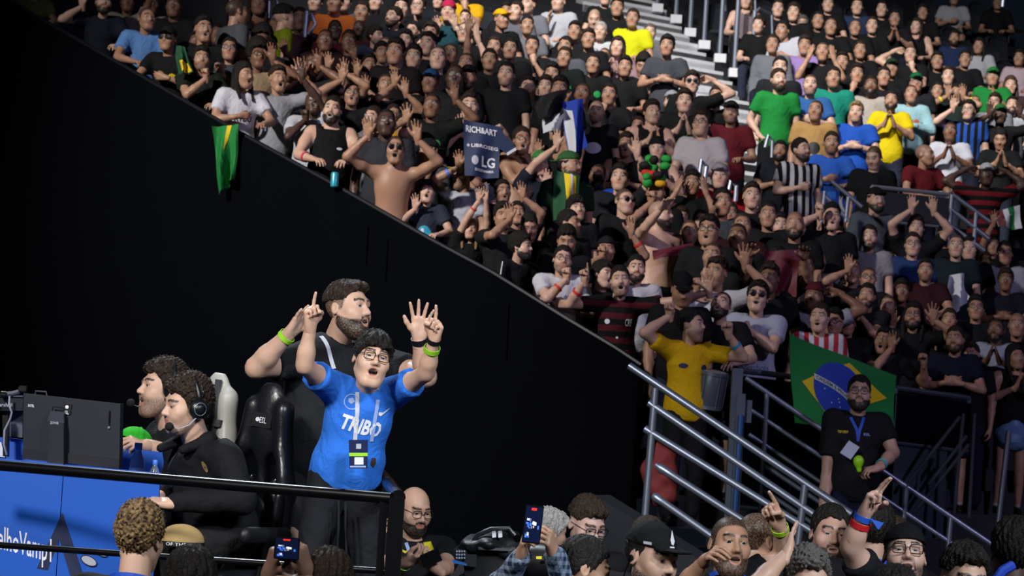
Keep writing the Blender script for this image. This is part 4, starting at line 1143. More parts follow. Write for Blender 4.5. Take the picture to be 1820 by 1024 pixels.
TILES.append((1360, 0, 2.843, """
68 405 10 15|w;d|tee:178236|short K|1|B,*|bearded man in a bright green tee standing with a hand on his hip
75 345 5 0|d;d|tee:23252c|short K|1||man behind the bright green tee
38 225 -10 5|d;d|long:666a72|short K|2|S|person in a grey hooded top
88 155 -20 -10|l;c|tee:b4b6c0|short K|2|S,bend=-15|man in a white shirt leaning left
65 45 0 0|l;l|tee:0f1418|short D|1|S|woman in black seated at the top right block
145 65 0 -5|l;l|tee:131519|medium D|1|S|fan in black seated at the top right, long face
190 122 -10 0|l;c|tee:17191f|short I|1|g,S,sc=.9|grey-haired fan in glasses
268 105 0 0|l;l|tee:0f1115|short K|2|S|fan in black in the second row of the right block
318 22 0 0|l;l|tee:0e1113|short D|1|S|fan in a black jersey near the top of the right block
332 135 0 0|l;c|tee:101216|buzz K|2|S,F|heavy man in a black tee with arms folded low
200 232 -5 0|l;l|long:8d74b0|short D|2|S,*|person in a lilac shirt
290 262 -5 0|y;y|tee:14161b|buzz K|2|*|man in a black tee holding both hands before his mouth
228 430 0 0|c;c|tee:2a5a94|short K|1|*,b|man in a blue tee with joined hands
255 560 0 -5|d;d|tee:b08a54|buzz K|2|*,F|large man in a tan printed tee
390 315 -5 0|d;d|tee:1d2026|short K|2||young man in black behind the teal shirt
465 375 0 0|m;c|tee:1a1c22|medium K|2||person with a hand over the mouth
345 395 0 0|d;d|tee:11806a|short K|2|*|person in a teal green shirt
535 435 -5 0|d;d|tee:a39d94|short K|3|B,*|dark-bearded man in a cream shirt with a black strap
640 345 0 0|l;l|tee:15171c|short K|2|cap=1d3326,S|man in a dark green cap
600 390 0 0|d;d|tee:16181d|short K|2||fan in black left of the man in the yellow tee
460 570 -10 5|c;c|tee:1a4fae|top L|1|*,b|man with bleached hair and a blue jersey, arms folded
637 510 -5 5|k;k|tee:d0bb08|short K|2|B,*|bearded man in a bright yellow tee clapping
738 475 0 5|c;c|long:8fb7c0|buzz K|2|*|man in a pale blue sweatshirt with folded arms
763 420 0 0|d;d|tee:20252b|short K|2|cap=0f5a33,g|person in a green cap and glasses
465 35 -5 0|l;l|tee:20304f|short K|1|S|man in a navy jersey with a white collar at the top
590 48 0 -5|l;l|tee:14161c|short K|1|S|man in black with a white bag strap at the top
655 95 0 0|k;k|tee:17191f|short K|2|S|fan with elbows on knees and joined hands
797 65 -5 0|l;l|tee:111419|short K|2|S|fan in black with white shoulder marks
765 135 -5 -15|l;l|tank:15161b|long D|1|w,S|woman with long hair in the top right rows
955 -10 0 0|c;l|tee:a5a7ad|short K|2|S,*|man in a white tee with folded arms at the top right
1175 15 -5 0|l;l|tee:181a1f|short K|2|S|man in black lounging across seats at the top right
955 195 -5 0|l;l|tee:1b2c50|short K|2|B,S,*|bearded man in a navy jersey lounging in the top right
1080 235 -10 -10|l;l|tee:a8abb2|long K|2|w,S,*|woman in a white tee in the top right
735 275 -10 0|h;m|tee:17191e|buzz K|1|S|man with a hand on his cheek and one arm behind his head
925 385 0 0|d;d|tee:24262c|short D|1||man with a bare scalp line behind the raised hands
965 475 -5 0|@925,450o;@1000,455o|tee:20352f|short K|2|*|person clapping above the head with yellow wristbands
1075 485 -5 -5|d;d|tee:1b1d23|0 K|1|b|bald man in black right of the raised hands
1028 560 -10 -10|@950,515o;d|tee:1d4a9e/2|short K|1|g,*|man in a blue and black striped jersey
1150 390 -5 0|d;k|tee:157a33|short K|2|cap=1a6b2c,*|person in a green jersey and cap on the far right
1285 295 -10 -5|l;l|tee:b7a3ae|short K|2|S|person in a pale pink top at the right edge
1240 435 0 0|d;d|tee:3a2b33|long M|1|w|long-haired woman in a plum top at the far right
1160 520 -5 -5|@1140,535o;d|tee:7d8087|medium D|1|g|person in grey with hands by the face
1248 535 -5 0|d;u|tee:a9acb3|short K|1|B|bearded man in a white tee at the far right
1188 580 0 0|@1135,545o;@1285,540o|tee:14171b|short K|4|cap=1c5c30|dark-skinned man in a green cap with raised forearms
935 665 -5 10|k;k|tee:b9bcc6|buzz K|3|*|dark-skinned man in a white tee holding his phone at the chest
1190 705 0 -10|k;k|tee:12181a|short K|2|hp=-20|man in a black and green jersey looking down at his phone
1118 885 5 0|h;h|tee:6d101c/3|buzz K|4|cap=b9b9bb,*|dark-skinned man in a white cap and red striped jersey
808 785 35 40|r;r|tee:5a1018|0 K|2|*|man in a red and black polo leaning on the grey barrier
550 795 0 -20|d;d|tee:10161a|short D|1|hp=-25,*|man in a black and green jersey looking down behind the barrier
335 725 5 0|c;r|tee:2458b4|short K|2|b,*|laughing man in a royal blue jersey
75 765 -5 0|c;d|tee:19202d|short K|2|B,F|bearded man in a dark navy tee
182 760 25 35|c;d|tee:b8bac0/2|short K|1|B,*|man in a black and white striped jersey
395 500 0 0|d;d|tee:241a2b|short K|3||fan in dark violet with a bandana
455 140 0 0|l;l|tee:121418|short K|2|S|fan in black in the third row of the right block
540 130 0 0|l;l|tee:14171c|short D|1|S|fan in black and white in the right block
1060 520 0 0|d;d|tee:191b21|short K|2||fan in black behind the blue and black stripes
1010 300 0 0|l;l|tee:15171d|short K|2|S|fan in black leaning on a seat in the right block
870 310 0 0|l;l|tee:13151a|short K|2|S|fan in black below the bearded man in navy
480 255 0 0|l;l|tee:14161c|short K|2|S|fan in black seated in the middle of the right block
870 460 0 0|d;d|tee:1a1b21|short K|2||fan in black left of the raised hands
"""))
TILES.append((680, 220, 2.843, """
222 345 10 10|@165,390y;r|tee:2a3240|fringe K|1|O,*,hp=10|man in a dark overshirt and turquoise tee shouting with a hand beside his mouth
545 375 20 25|@520,330s;d|tee:b0b3ba|short D|1|hp=20|fan looking up behind the clapping hands, red collar
440 535 15 5|@500,325o;@520,350o|tee:14151a|long L|1|w,*,hp=6|woman with fair hair clapping above her head
606 345 20 15|d;d|tee:191b21|short K|2|o|man in dark clothes shouting beside the navy sponsor jersey
680 455 20 5|d;@705,330o|tee:1a1c22|short K|2|hp=8|man behind raised hands near the wall's middle
705 85 20 10|@770,165o;d|none:0|short K|2|g,O,*|bare-shouldered man in glasses shouting beside the navy sponsor jersey
795 205 20 10|@880,70o;@835,270o|tee:20283c|short K|1|capb=2f7a3a,*|man in a green backwards cap and navy shirt stretching both arms
945 215 35 40|d;d|tee:123d24|short K|2|B,capb=2a5a30,*|man in a green bandana wearing a green and yellow flag
815 395 20 10|@735,345o;d|tee:1d2027|short K|1|g|man in glasses with clasped hands raised before him
742 520 20 0|d;d|tee:131519|short K|2|hp=-25|dark head bowed beside the wall
700 625 50 40|r;r|long:121419|bigcurl K|1|B,*|bearded curly-haired man in a black jacket with white shoulder stripes
910 690 15 5|@930,735f;c@|tee:c3c6d0|short K|1|g,b,*|man in glasses and a white tee biting his knuckles at the wall
945 505 40 45|d;d|tee:15171c|short K|2|b|man in profile with short dark hair below the flag wearer
978 430 25 10|d;d|tee:191c22|fringe K|1||young man with dark fringe left of the broad man in black
1088 262 -10 -5|k;k|tee:1c46a8|buzz K|3|B,*|dark-bearded man in a royal blue jersey
1200 275 10 -5|d;@1285,110o|tee:23262d|medium K|1|*|young man with thick dark hair and one arm straight up
1222 392 15 35|d;d|tee:15171d|short K|1|sg,*,F|broad man in sunglasses and a black tee
1112 765 30 35|d;d|tee:1b1d22|medium K|1|o|young man in profile just behind the red and black jersey
1200 795 10 5|@1020,745p;@1650,800s|tee:4a0f1c/3|short K|1|O,b,*,J|grinning man in a red and black striped jersey with arms flung wide
1282 735 10 5|d;d|tee:b2b5bd|short K|1|B|bearded man in a white tee behind the red and black jersey
930 590 15 0|d;d|tee:121317|short K|2|hp=-20|dark-haired fan with head bowed left of the glasses wearer
1130 640 15 0|@1110,625f;@1255,510o|tee:14161a|short K|2|capb=14161a|fan in black with a tattooed arm raised and wristbands
470 250 20 10|d;@395,170s|tee:6b6f78|short K|2||fan hidden behind the shouting man with a hand held high
300 250 15 10|@215,185s;d|tee:2a2c31|short K|2||fan with an open hand raised between the shirtless man and the shouting man
610 470 20 5|@640,440o;d|tee:1d1f25|short K|2||fan in the thick of the crowd behind the clapping woman
"""))
TILES.append((900, 300, 2.843, """
780 232 40 45|f;d|none:0|0 K|1|B,*|bald bearded shirtless man in profile
885 252 0 0|d;d|tee:191b20|short K|2||fan's face just right of the bald shirtless man
925 320 10 0|d;d|tee:14161b|buzz K|2|b|fan with short hair behind the maroon cloth
1025 135 15 20|d;@900,140f|tee:4a4f58|short K|2||man in a grey tee looking right
1092 172 10 0|d;d|tee:3a4048|short K|2||young man with dark hair in slate grey
1022 315 -5 0|d;d|tee:17191e|short K|2|g,o|laughing man in glasses
1042 442 0 -5|m;d|tee:1c241f|buzz K|2|*|man covering his mouth with his fist in a black and green tee
1060 530 -10 -10|@960,560f;@1205,430s|tee:b5b8c4|short K|2|*|man in a white tee with both arms stretched wide
1085 690 0 -10|h;r|tee:14171c|buzz K|1|B,o,hp=20,*|heavy bearded man in a black printed tee looking up
935 790 30 55|@825,690p;@1120,780f|tee:d2a90c|short K|1|O,b,*,E|man in a yellow football shirt with both fists raised beside the stairs
890 610 20 0|d;d|tee:101114|short K|2|cap=0c0d10,hp=-25|dark head in a cap behind the flung-out arm
1268 652 0 5|r;@1220,860x|tee:a4a9bd|short K|1|sg,o,hp=12,*|man in glasses and a white and blue football jersey at the barrier
1232 215 170 0|d;d|tee:1b2636|short K|2||dark-haired person in a navy jacket seen from behind
1240 140 10 5|d;d|tee:1d1f25|short D|1||pale fan in the dark middle of the crowd
940 75 0 0|y;y|tee:101216|short K|2||fan shading his eyes with both hands
1170 345 -5 0|d;d|tee:17191f|short K|3||man with dark skin right of the raised arm
755 120 0 0|@735,120f;d|tee:15171c|short K|2||fan in black with a fist up beside the coloured hat
1130 230 0 0|d;d|tee:3a4452|short D|2||fan in grey-blue in the middle crowd
985 270 10 0|d;d|tee:16181d|short K|2||fan in black left of the laughing man
1190 290 10 5|d;@1255,420f|tee:3a1018|short K|2||fan in maroon reaching forward
"""))
TILES.append((1360, 300, 2.843, """
558 160 20 20|d;d|tee:4a505b|short K|1|cap=101115,B,*|bearded man in a black cap and grey and navy shirt
335 245 10 5|@275,185f;d|tee:15161b|short K|1|o,*|young man with one fist raised in front of the blue flag
150 285 -5 0|d;d|tee:101115|0 K|2|B,*|bald bearded man in a black tee
75 290 5 5|d;d|tee:1d1f26|short K|1||young fan left of the bald bearded man
15 235 0 0|d;d|tee:1a1c22|short K|2||dark face at the left of the dim right crowd
370 350 10 5|k;k|tee:2a2730|short K|2|g|man in glasses clapping in the dim crowd
525 348 0 0|d;d|tee:8a8a90|short K|1|B,*|bearded man in a pale grey tee
510 460 0 0|d;d|tee:3a3740|buzz K|2||fan in grey with close-cropped hair
268 465 10 5|f;d|tee:7a7c86|short K|2|o|young man in a light grey tee stretching an arm
205 500 5 0|d;d|tee:1e1c24|short K|3|g|dark-skinned fan in glasses
520 555 5 0|k;k|tee:1b1c24|short K|2|g|man in glasses clapping deeper in the dim crowd
745 385 0 5|d;d|tee:1f3a68|short K|1|g,*|man in glasses and a mid blue tee
762 300 0 0|@740,165o;@850,175o|tee:17191f|short K|1|*|young man raising both arms below the grey barrier
905 335 -5 0|d;d|tee:12141a|short K|2|B,bn=14161a|bearded man in a dark knitted hat
965 390 -5 0|d;d|tee:1d3038|short K|1|*|man in a dark teal jersey holding a white shirt
1030 405 -5 0|l;l|tee:15171c|medium K|1|w|woman with dark hair right of the teal jersey
810 515 -5 0|r;r|tee:3c101d|short K|2|b,*,F|broad man in a maroon tee with hands on the rail
1210 430 -5 0|d;d|tee:9a9da8|short K|2|g,*|man in glasses and a white jersey at the right
1215 565 -5 0|c;c|tee:15172a|short K|3|F,*|heavy man in a dark violet tee with folded arms
1150 390 0 0|@1155,240s;d|tee:14161c|short K|2||fan with one arm straight up at the right
400 625 0 0|d;d|tee:22202a|short K|2||young man with flat dark hair in the dim crowd
515 645 0 -5|d;@470,690o|tee:20222b|short K|2|B|bearded man with a white strap
275 755 5 -10|d;d|tee:a83038/4|short K|1|o,*|young man in a red and white jersey above the large flag
345 780 0 -5|d;d|tee:1a1a22|short K|2|g|man in glasses above the large flag
415 785 0 0|@465,700o;d|tee:1a1a21|short K|2|capb=14141a|fan in a dark cap raising one hand
600 870 -10 -5|@640,860y;@800,940f|tee:181821|short K|2|O,*|shouting man with a hand at his ear right of the large flag
748 745 0 0|d;@850,720s|tee:17171e|long K|2|B,g|long-haired bearded man
930 765 -5 0|d;d|tee:17171f|short K|2||young man with dark hair in the dim right crowd
1065 705 -5 0|d;d|tee:15161e|short K|2|g|man in glasses and a dark jersey
1168 815 -10 -5|k;k|tee:8d93a4|buzz K|3|B,*|bearded man in a pale vest clapping
1272 790 -5 0|d;d|tee:15161d|0 K|2||bald man at the right edge of the dim crowd
960 865 -5 -5|c;c|tee:141a33|short K|2|B,*|bearded man in a dark blue tee with arms on the barrier
1040 945 -10 -5|d;d|tee:15151d|short K|2||fan with bowed head in the lower right crowd
1265 955 15 20|k;k|tank:0f1015|long K|2|w,*,Q|woman in a black top and denim skirt clapping
885 845 0 0|d;@855,760s|tee:17171e|buzz K|2||fan raising a hand with a pink wristband
620 695 0 -10|@645,750o;d|tee:16161d|short K|2||fan half hidden behind raised hands in the dim crowd
90 700 0 0|d;d|tee:15161c|curly K|3||dark fan beside the white and blue jersey
245 650 0 0|d;h|tee:8a8d98|short K|3|capb=4a1420|fan in a maroon cap and white top
690 620 0 0|d;d|tee:17181f|short K|3||dark fan behind the maroon tee
900 500 0 0|d;d|tee:14151b|short K|2||dark fan left of the white cloth
1110 470 0 0|d;d|tee:14151b|short K|3||dark fan beside the white jersey
625 460 0 0|d;@720,470o|tee:16171e|short K|2||fan pointing in the dim crowd right of the pale grey tee
440 520 0 0|@420,470o;d|tee:1a1a22|short K|2||fan with a phone raised in the dim crowd
60 470 0 0|f;f|tee:14151b|short K|2||fan holding up the maroon jersey
20 560 0 0|d;d|tee:16171d|short K|3||dark fan under the maroon jersey
150 600 0 0|d;d|tee:15161c|short K|2||dark fan right of the maroon jersey
"""))
TCOL = {4: ('c4c8d0', 'cloth_vertical'), 2: ('060708', 'cloth_vertical'), 3: ('07080a', 'cloth_hoops')}
CROWD = []; OCC = []
def parse_crowd():
    for ox, oy, sc, txt in TILES:
        for line in txt.strip().split('\n'):
            a, b, c, d_, e_, f_ = [q.strip() for q in line.split('|')[:6]]; fl, lab = line.split('|')[5], line.split('|')[6]
            zx, zy, yaw, hy = [float(q) for q in a.split()]
            sk = line.split('|')[4]; 
            CROWD.append(dict(x=ox + zx / sc, y=oy + zy / sc, yaw=yaw, hy=hy, arms=b, shirt=c, hair=d_, skin=int(sk), flags=fl, label=lab.strip(), tile=(ox, oy, sc)))
parse_crowd()
PEOPLE = {}
def FD(x0, y0, x1, y1):                      # depth just in front of everybody whose head lies in this part of the picture
    return min([c['d'] for c in CROWD if x0 - 14 < c['x'] < x1 + 14 and y0 - 25 < c['y'] < y1 + 4] or [20.5])
def CD(key):
    for c in CROWD:
        if key in c['label']: return c['d']
    raise KeyError(key)
def place_on_rake(px, py, hc, target, placed, wall):
    """row whose floor lets a person of about the wanted size stand with the head on this ray, clear of the others and of the side wall"""
    r = ray(px, py); best = None
    for k in range(K0, K1):
        for du in (-.13, 0, .13):
            d = (u_of(k) + du) / (r[0] * GX + GY); z = CAM_Z + r[2] * d; s = (z - RISE * k) / hc
            if abs(s - target) > .3: continue
            e = abs(s - target) + abs(du) * .05; p = np.array([r[0] * d, d])
            if wall:
                gap = (V(p[0], p[1], 0) - WA) @ -wn_
                if gap < .34: e += (.34 - gap) * 4
            for q in placed:
                dd = math.hypot(p[0] - q[0], p[1] - q[1])
                if dd < .44: e += .3 * (1 - dd / .44)
                if q[4] and abs(q[2] - px) < 48 and py < q[3] + 30 and d < q[1] + .1: e += .25
            if best is None or e < best[0]: best = (e, k, d, s)
    return best[1:]
def build_crowd():
    placed = []
    for c in sorted(CROWD, key=lambda c: (0 if '*' in c['flags'].split(',') else 1, -c['y'])):
        fl = [q for q in c['flags'].split(',') if q]; F_ = {q.split('=')[0]: (q.split('=')[1] if '=' in q else 1) for q in fl}
        random.seed(c['label']); seat = 'S' in F_; px, py = c['x'], c['y']
        hc_ = 1.19 if seat else 1.60
        tgt = float(F_.get('sc', 1.0)) * (.97 if 'w' not in F_ else .93)
        if px > 1480 and py > 380: tgt *= .92
        if px > 1360 and py < 160: tgt *= 1.05
        k, d, s = place_on_rake(px, py, hc_, tgt, placed, px < 1140)
        lod = 1 if d < 22.3 else 2
        head = P(px, py, d); placed.append((head[0], head[1], px, py, '*' in F_)); gap = (head - WA) @ -wn_
        ox, oy, sc = c['tile']; arms = []
        for i, a in enumerate(c['arms'].split(';')):
            if a.startswith('@'):
                xy = a[1:]; pose = 'open'
                if xy[-1].isalpha(): pose = {'o': 'open', 's': 'spread', 'f': 'fist', 'p': 'point', 'r': 'relaxed', 'g': 'grip', 'y': 'open', 'x': 'relaxed'}[xy[-1]]; 
                down = a[-1] in 'x'; xy = xy.rstrip('abcdefghijklmnopqrstuvwxyz'); wx, wy = [float(q) for q in xy.split(',')]
                wp = P(ox + wx / sc, oy + wy / sc, d - .24 * s)
                near = np.linalg.norm((wp - head)[[0, 2]]) < .28
                if near: wp = P(ox + wx / sc, oy + wy / sc, d - .17 * s)
                up_ = V(0, 0, 1) if not down else V(0, 0, -1)
                hand_c = wp; dirn = nrm(V(-.12, -.35, 1.0) if not down else V(.1, -.2, -1))
                if not near and wp[2] < head[2] - .1 and not down: dirn = nrm(V(-.7, -.5, .5))
                w = hand_c - dirn * .085 * s
                arms.append(dict(w=w, t=w + dirn, pose=pose, palm=V(-.35, -1, -.15), hint=V((-.75 if i == 0 else .75), .1, -.65)))
            else: arms.append('r' if a == 'd' and gap < .42 and px < 1140 else a.replace('@', ''))
        st, cc = c['shirt'].split(':'); cloth = 'cloth_plain'; col2 = None
        if '/' in cc: cc, t = cc.split('/'); col2, cloth = TCOL[int(t)]
        if col2 is None and cc != '0':
            rgb = hx(cc); lum = sum(rgb[:3]) / 3
            if lum < .03: cc = tuple(q * .55 for q in rgb[:3]) + (1,)
        hs, hcode = (c['hair'].split() + ['K'])[:2]
        if hs == 'short' and 'B' not in F_: hs = random.choice(['short', 'short', 'short', 'top', 'medium', 'buzz'])
        if hcode == 'K' and random.random() < .3: hcode = 'D'
        mouth = 1.0 if 'O' in F_ else .55 if 'o' in F_ else 0
        capb = 'capb' in F_
        p = make_person(head, RISE * k, None, c['yaw'] * .8 - 6, (c['hy'] - 6) if lod == 1 else round((c['hy'] - 6) / 12) * 12, float(F_.get('hp', 4)), random.choice([-5, 0, 0, 5]) if lod == 1 else 0, arms, 'none' if st == 'none' else st, cc if st != 'none' else '000000', col2, hs, hcode, c['skin'],
                        mouth, 1.0 if 'B' in F_ else .5 if 'b' in F_ else random.choice([0, 0, .3 if lod == 1 else 0]) if 'w' not in F_ else 0, 1 if 'w' in F_ else 0, .9 if 'F' in F_ else 0.0, seat, 9 if gap < .5 and px < 1140 else 0, float(F_.get('bend', 0)),
                        2 if 'sg' in F_ else 1 if 'g' in F_ else 0, F_.get('cap') or F_.get('capb'), capb, F_.get('bn'),
                        random.choice(['0f1116', '14182a', '1b1c20', '23283a']), 'w' not in F_ and 'E' not in F_ and random.random() < .3, lod, cloth=cloth, chub=random.choice([0, 0, .5, 1.0]) if 'w' not in F_ and lod == 1 else 0)
        c['p'] = p; c['d'] = d; c['seat'] = seat; c['pos'] = (head[0], head[1], RISE * k); OCC.append((px, py, d)); PEOPLE[c['label']] = p
build_crowd()
# labels: a description plus where the person is from the nearest easily found neighbour
NICK = {'olive green shirt at the top': 'the olive shirt', 'grey strap leaning': 'the light blue tee', 'cap and dark glasses': 'the black cap and shades', 'pressing a fist': 'the fist-biting man', 'heather grey tee turned': 'the turned grey tee',
'holding the green flag': 'the woman with the green flag', 'heather grey tee shouting': 'the shouting grey tee', 'forearm across': 'the man with his forearm across', 'stocky bearded': 'the black tank top', 'shirtless young man': 'the shirtless man with raised arms',
'yellow-green shirt seen': 'the yellow-green shirt', 'pink headband and': 'the pink headband', 'bright yellow tee at the top edge': 'the headless yellow tee', 'man in a yellow cap': 'the yellow cap', 'holding up the navy': 'the navy sponsor jersey', 'yellow-green hat with': 'the yellow-green hat',
'beside the aisle stairs|folded arms': 'the curly man with folded arms', 'bright yellow tee beside the aisle': 'the yellow tee by the stairs', 'pale pink top clapping': 'the woman in pale pink', 'violet glasses': 'the violet glasses', 'tank top clapping beside': 'the clapping woman in black',
'pale man in a black and green': 'the pale clapping man', 'striped jersey and dark cap': 'the red striped jersey', 'bearded man in a white tee in the middle': 'the bearded white tee', 'smiling woman with': 'the smiling woman', 'person in red with': 'the person in red', 'white and pink top': 'the woman in white and pink',
'bright green tee standing': 'the bright green tee', 'lilac shirt': 'the lilac shirt', 'both hands before his mouth': 'the man with joined hands', 'blue tee with joined': 'the blue tee', 'tan printed': 'the tan tee', 'teal green shirt': 'the teal shirt', 'cream shirt with a black strap': 'the cream shirt',
'bleached hair': 'the bleached-haired man', 'bright yellow tee clapping': 'the clapping yellow tee', 'pale blue sweatshirt with': 'the pale blue sweatshirt', 'folded arms at the top right': 'the white tee at the top', 'navy jersey lounging': 'the lounging navy jersey', 'woman in a white tee in the top': 'the woman in white',
'clapping above the head with yellow': 'the raised clapping hands', 'blue and black striped': 'the blue and black stripes', 'green jersey and cap': 'the green jersey and cap', 'phone at the chest': 'the dark man in white', 'red and black polo': 'the red and black polo', 'laughing man in a royal': 'the laughing royal blue jersey',
'black and white striped jersey': 'the black and white stripes', 'turquoise tee shouting': 'the turquoise tee', 'fair hair clapping': 'the fair-haired woman', 'bare-shouldered': 'the bare-shouldered man', 'green backwards cap': 'the green backwards cap', 'green bandana': 'the flag cape', 'bearded curly-haired': 'the white shoulder stripes',
'biting his knuckles': 'the knuckle biter', 'dark-bearded man in a royal': 'the royal blue jersey', 'broad man in sunglasses': 'the broad man in sunglasses', 'arms flung wide': 'the red and black jersey', 'bald bearded shirtless': 'the bald shirtless man', 'white tee with both arms stretched': 'the outstretched white tee',
'yellow football shirt': 'the yellow football shirt', 'football jersey at the barrier': 'the white football jersey', 'black cap and grey and navy': 'the capped man in grey', 'in front of the blue flag': 'the blue flag', 'bald bearded man in a black': 'the bald bearded man', 'raising both arms below': 'the man with both arms up',
'mid blue tee': 'the mid blue tee', 'dark teal': 'the teal jersey', 'maroon tee with hands': 'the maroon tee', 'white jersey at the right': 'the white jersey', 'heavy man in a dark violet': 'the heavy violet tee', 'red and white jersey above': 'the large flag', 'pale vest': 'the pale vest', 'shouting man with a hand at his ear': 'the man with a hand to his ear',
'dark blue tee with arms on': 'the dark blue tee', 'denim skirt': 'the denim skirt', 'pale grey tee': 'the pale grey tee', 'multi': 'x'}
for c in CROWD:
    c['nick'] = None
    for k_, v_ in NICK.items():
        if all(q in c['label'] for q in k_.split('|')): c['nick'] = v_
marks = [c for c in CROWD if c['nick']]
def where(c, m):
    dx, dy = c['x'] - m['x'], c['y'] - m['y']; f_ = 'just ' if math.hypot(dx, dy) < 48 else ''
    w = ('right of' if dx > 0 else 'left of') if abs(dx) > 1.8 * abs(dy) else ('above' if dy < 0 else 'below') if abs(dy) > 1.8 * abs(dx) else ('up right of' if dx > 0 else 'up left of') if dy < 0 else ('down right of' if dx > 0 else 'down left of')
    return f_ + w + ' ' + m['nick']
seen = set()
for c in CROWD:
    c['p']['root']['group'] = 'spectators in the stand'
    opts = [c['label']] if c['nick'] or '*' in c['flags'].split(',') or len(c['label'].split()) >= 10 else []
    for m in sorted([m for m in marks if m is not c], key=lambda m: (m['x'] - c['x']) ** 2 + (m['y'] - c['y']) ** 2)[:4]: opts.append(c['label'] + ', ' + where(c, m))
    opts = [o for o in opts if len(o.split()) <= 16 and o not in seen] or [' '.join(c['label'].split()[:6]) + ', ' + where(c, m)]
    if opts[0] in seen: print('DUPLICATE LABEL', opts[0])
    seen.add(opts[0]); c['p']['root']['label'] = opts[0]
make_seats(OCC)

# ------------------------------------------------------------------ stage, desk and what stands on it
ST = .92
m_blue = mat('desk_blue', '0650b4', .45, noise=.06, nscale=3)
m_navy = mat('logo_navy', '05163f', .5)
m_white = mat('print_white', 'd9dde6', .6)
xs = P(712, 950, 10.8)[0]
mb = MB(); mb.box(((xs - 7) / 2, 13.0, ST / 2), (xs + 7, 4.6, ST)); struct(mb.build('stage_floor', m_deck))
rail = empty('stage_railing', V(P(700, 900, 10.8)[0], 10.8, ST), 'glossy black tube railing along the stage front with a heavy corner post', 'railing')
rl = lambda x, y: P(x, y, 11.35 - .55 * x / 700)
mb = MB(); mb.tube([rl(-40, 824), rl(320, 855), rl(696, 886)], .0235, 14); mb.build('top_rail', m_black, rail, True)
mb = MB(); mb.tube([rl(-40, 966), rl(320, 992), rl(690, 1016)], .014, 10); mb.build('lower_rail', m_black, rail, True)
for k, (x, w) in enumerate(((706, .062), (683, .03))):
    a = rl(x, 884); b = V(a[0], a[1], ST)
    mb = MB(); mb.box((a + b) / 2, (w, w, a[2] - b[2]), None, .008); mb.build('corner_post' if k == 0 else 'inner_post', m_black, rail)
a = P(708, 884, 10.82); b = P(679, 846, 12.6)
mb = MB(); mb.tube([a, (a + b) / 2, b], .03, 12); mb.build('return_rail', m_black, rail, True)
mb = MB(); b2 = V(b[0], b[1], ST); mb.tube([b, b2], .025, 8); mb.build('rear_post', m_black, rail, True)
mb = MB(); 
for k in range(3): q = rl(660 - 260 * k, 889); mb
# far edge rail behind the players
q_ = P(200, 768, 14.9); r = MB().tube([q_, P(262, 774, 14.9)], .012, 8).tube([q_ + V(.05, 0, 0), V(q_[0] + .05, q_[1], ST)], .012, 8).build('back_rail', m_steel, None, True); tag(r, 'thin pale rail behind the desk, right of the monitor', 'rail')

# desk
desk = empty('gaming_desk', V(P(140, 1000, 11.8)[0], 11.9, ST), 'blue panelled gaming desk with a dark triangle print on its front', 'desk')
def wallq(tl, tr, d0, d1, z0, th=.03):
    a, b = P(*tl, d0), P(*tr, d1); return [V(a[0], a[1], z0), V(b[0], b[1], z0), b, a], V(0, th, 0)
q, t = wallq((-90, 806), (113, 826), 11.78, 11.72, ST); MB().prism(q, t).build('front_panel', m_blue, desk)
q, t = wallq((114.5, 826), (285, 841), 11.72, 11.75, ST); MB().prism(q, t).build('front_panel', m_blue, desk)
q, t = wallq((-90, 769), (292, 804), 12.45, 12.5, ST); MB().prism(q, t).build('back_panel', m_blue, desk)
a, b, c, d_ = P(-90, 812, 11.8), P(284, 846, 11.78), P(284, 818, 12.45), P(-90, 790, 12.45)
zt = 1.74
MB().prism([V(a[0], a[1], zt), V(b[0], b[1], zt), V(c[0], c[1], zt), V(d_[0], d_[1], zt)], V(0, 0, -.03)).build('tabletop', m_blue, desk)
a = P(285, 842, 11.75); b = P(288, 842, 12.5); MB().prism([V(a[0], a[1], ST), V(b[0], b[1], ST), V(b[0], b[1], zt), V(a[0], a[1], zt)], V(-.03, 0, 0)).build('side_panel', m_blue, desk)
fr = lambda x, y, e=.004: P(x, y, 11.72 + (.06 * (113 - x) / 203 if x < 113 else .03 * (x - 113) / 172) - e)
def flat(poly, name, m, parent, e=.004, f=fr):
    mb = MB(); mb.add([f(x, y, e) for x, y in poly], [tuple(range(len(poly)))[::-1]]); return mb.build(name, m, parent)
flat([(111, 911), (152, 1035), (129, 1035), (105, 958)], 'triangle_print', m_navy, desk); flat([(111, 911), (105, 958), (78, 1035), (54, 1035)], 'triangle_print', m_navy, desk)
u0, v0 = np.array([-4., 974.]), np.array([96., 25.]) / 96
lettering('elhoVamp1', lambda u, v: fr(*(u0 + v0 * u + np.array([.02, -1]) * v), .006), 'lettering', m_white, desk, height=40, width=95, bold=.01)
def blob(cx, cy, rx, ry, rot, n=18): return [(cx + rx * math.cos(t) * math.cos(rot) - ry * math.sin(t) * math.sin(rot), cy + rx * math.cos(t) * math.sin(rot) + ry * math.sin(t) * math.cos(rot)) for t in np.linspace(0, 2 * math.pi, n + 1)[:-1]]
flat(blob(158, 997, 16, 8.5, .45), 'logo_outline', m_navy, desk, .005); flat(blob(158, 997, 14, 7, .45), 'logo_shape', mat('print_grey', 'a8acb8', .6), desk, .007)
flat(blob(182, 985, 10, 4.5, .3), 'logo_outline', m_navy, desk, .005); flat(blob(182, 985, 8.5, 3.3, .3), 'logo_shape', mat('print_grey', 'a8acb8', .6), desk, .007)
flat([(-14, 786), (2, 786), (9, 813), (-14, 811)], 'logo_shape', m_white, desk, .004, lambda x, y, e: P(x, y, 12.45 - e))

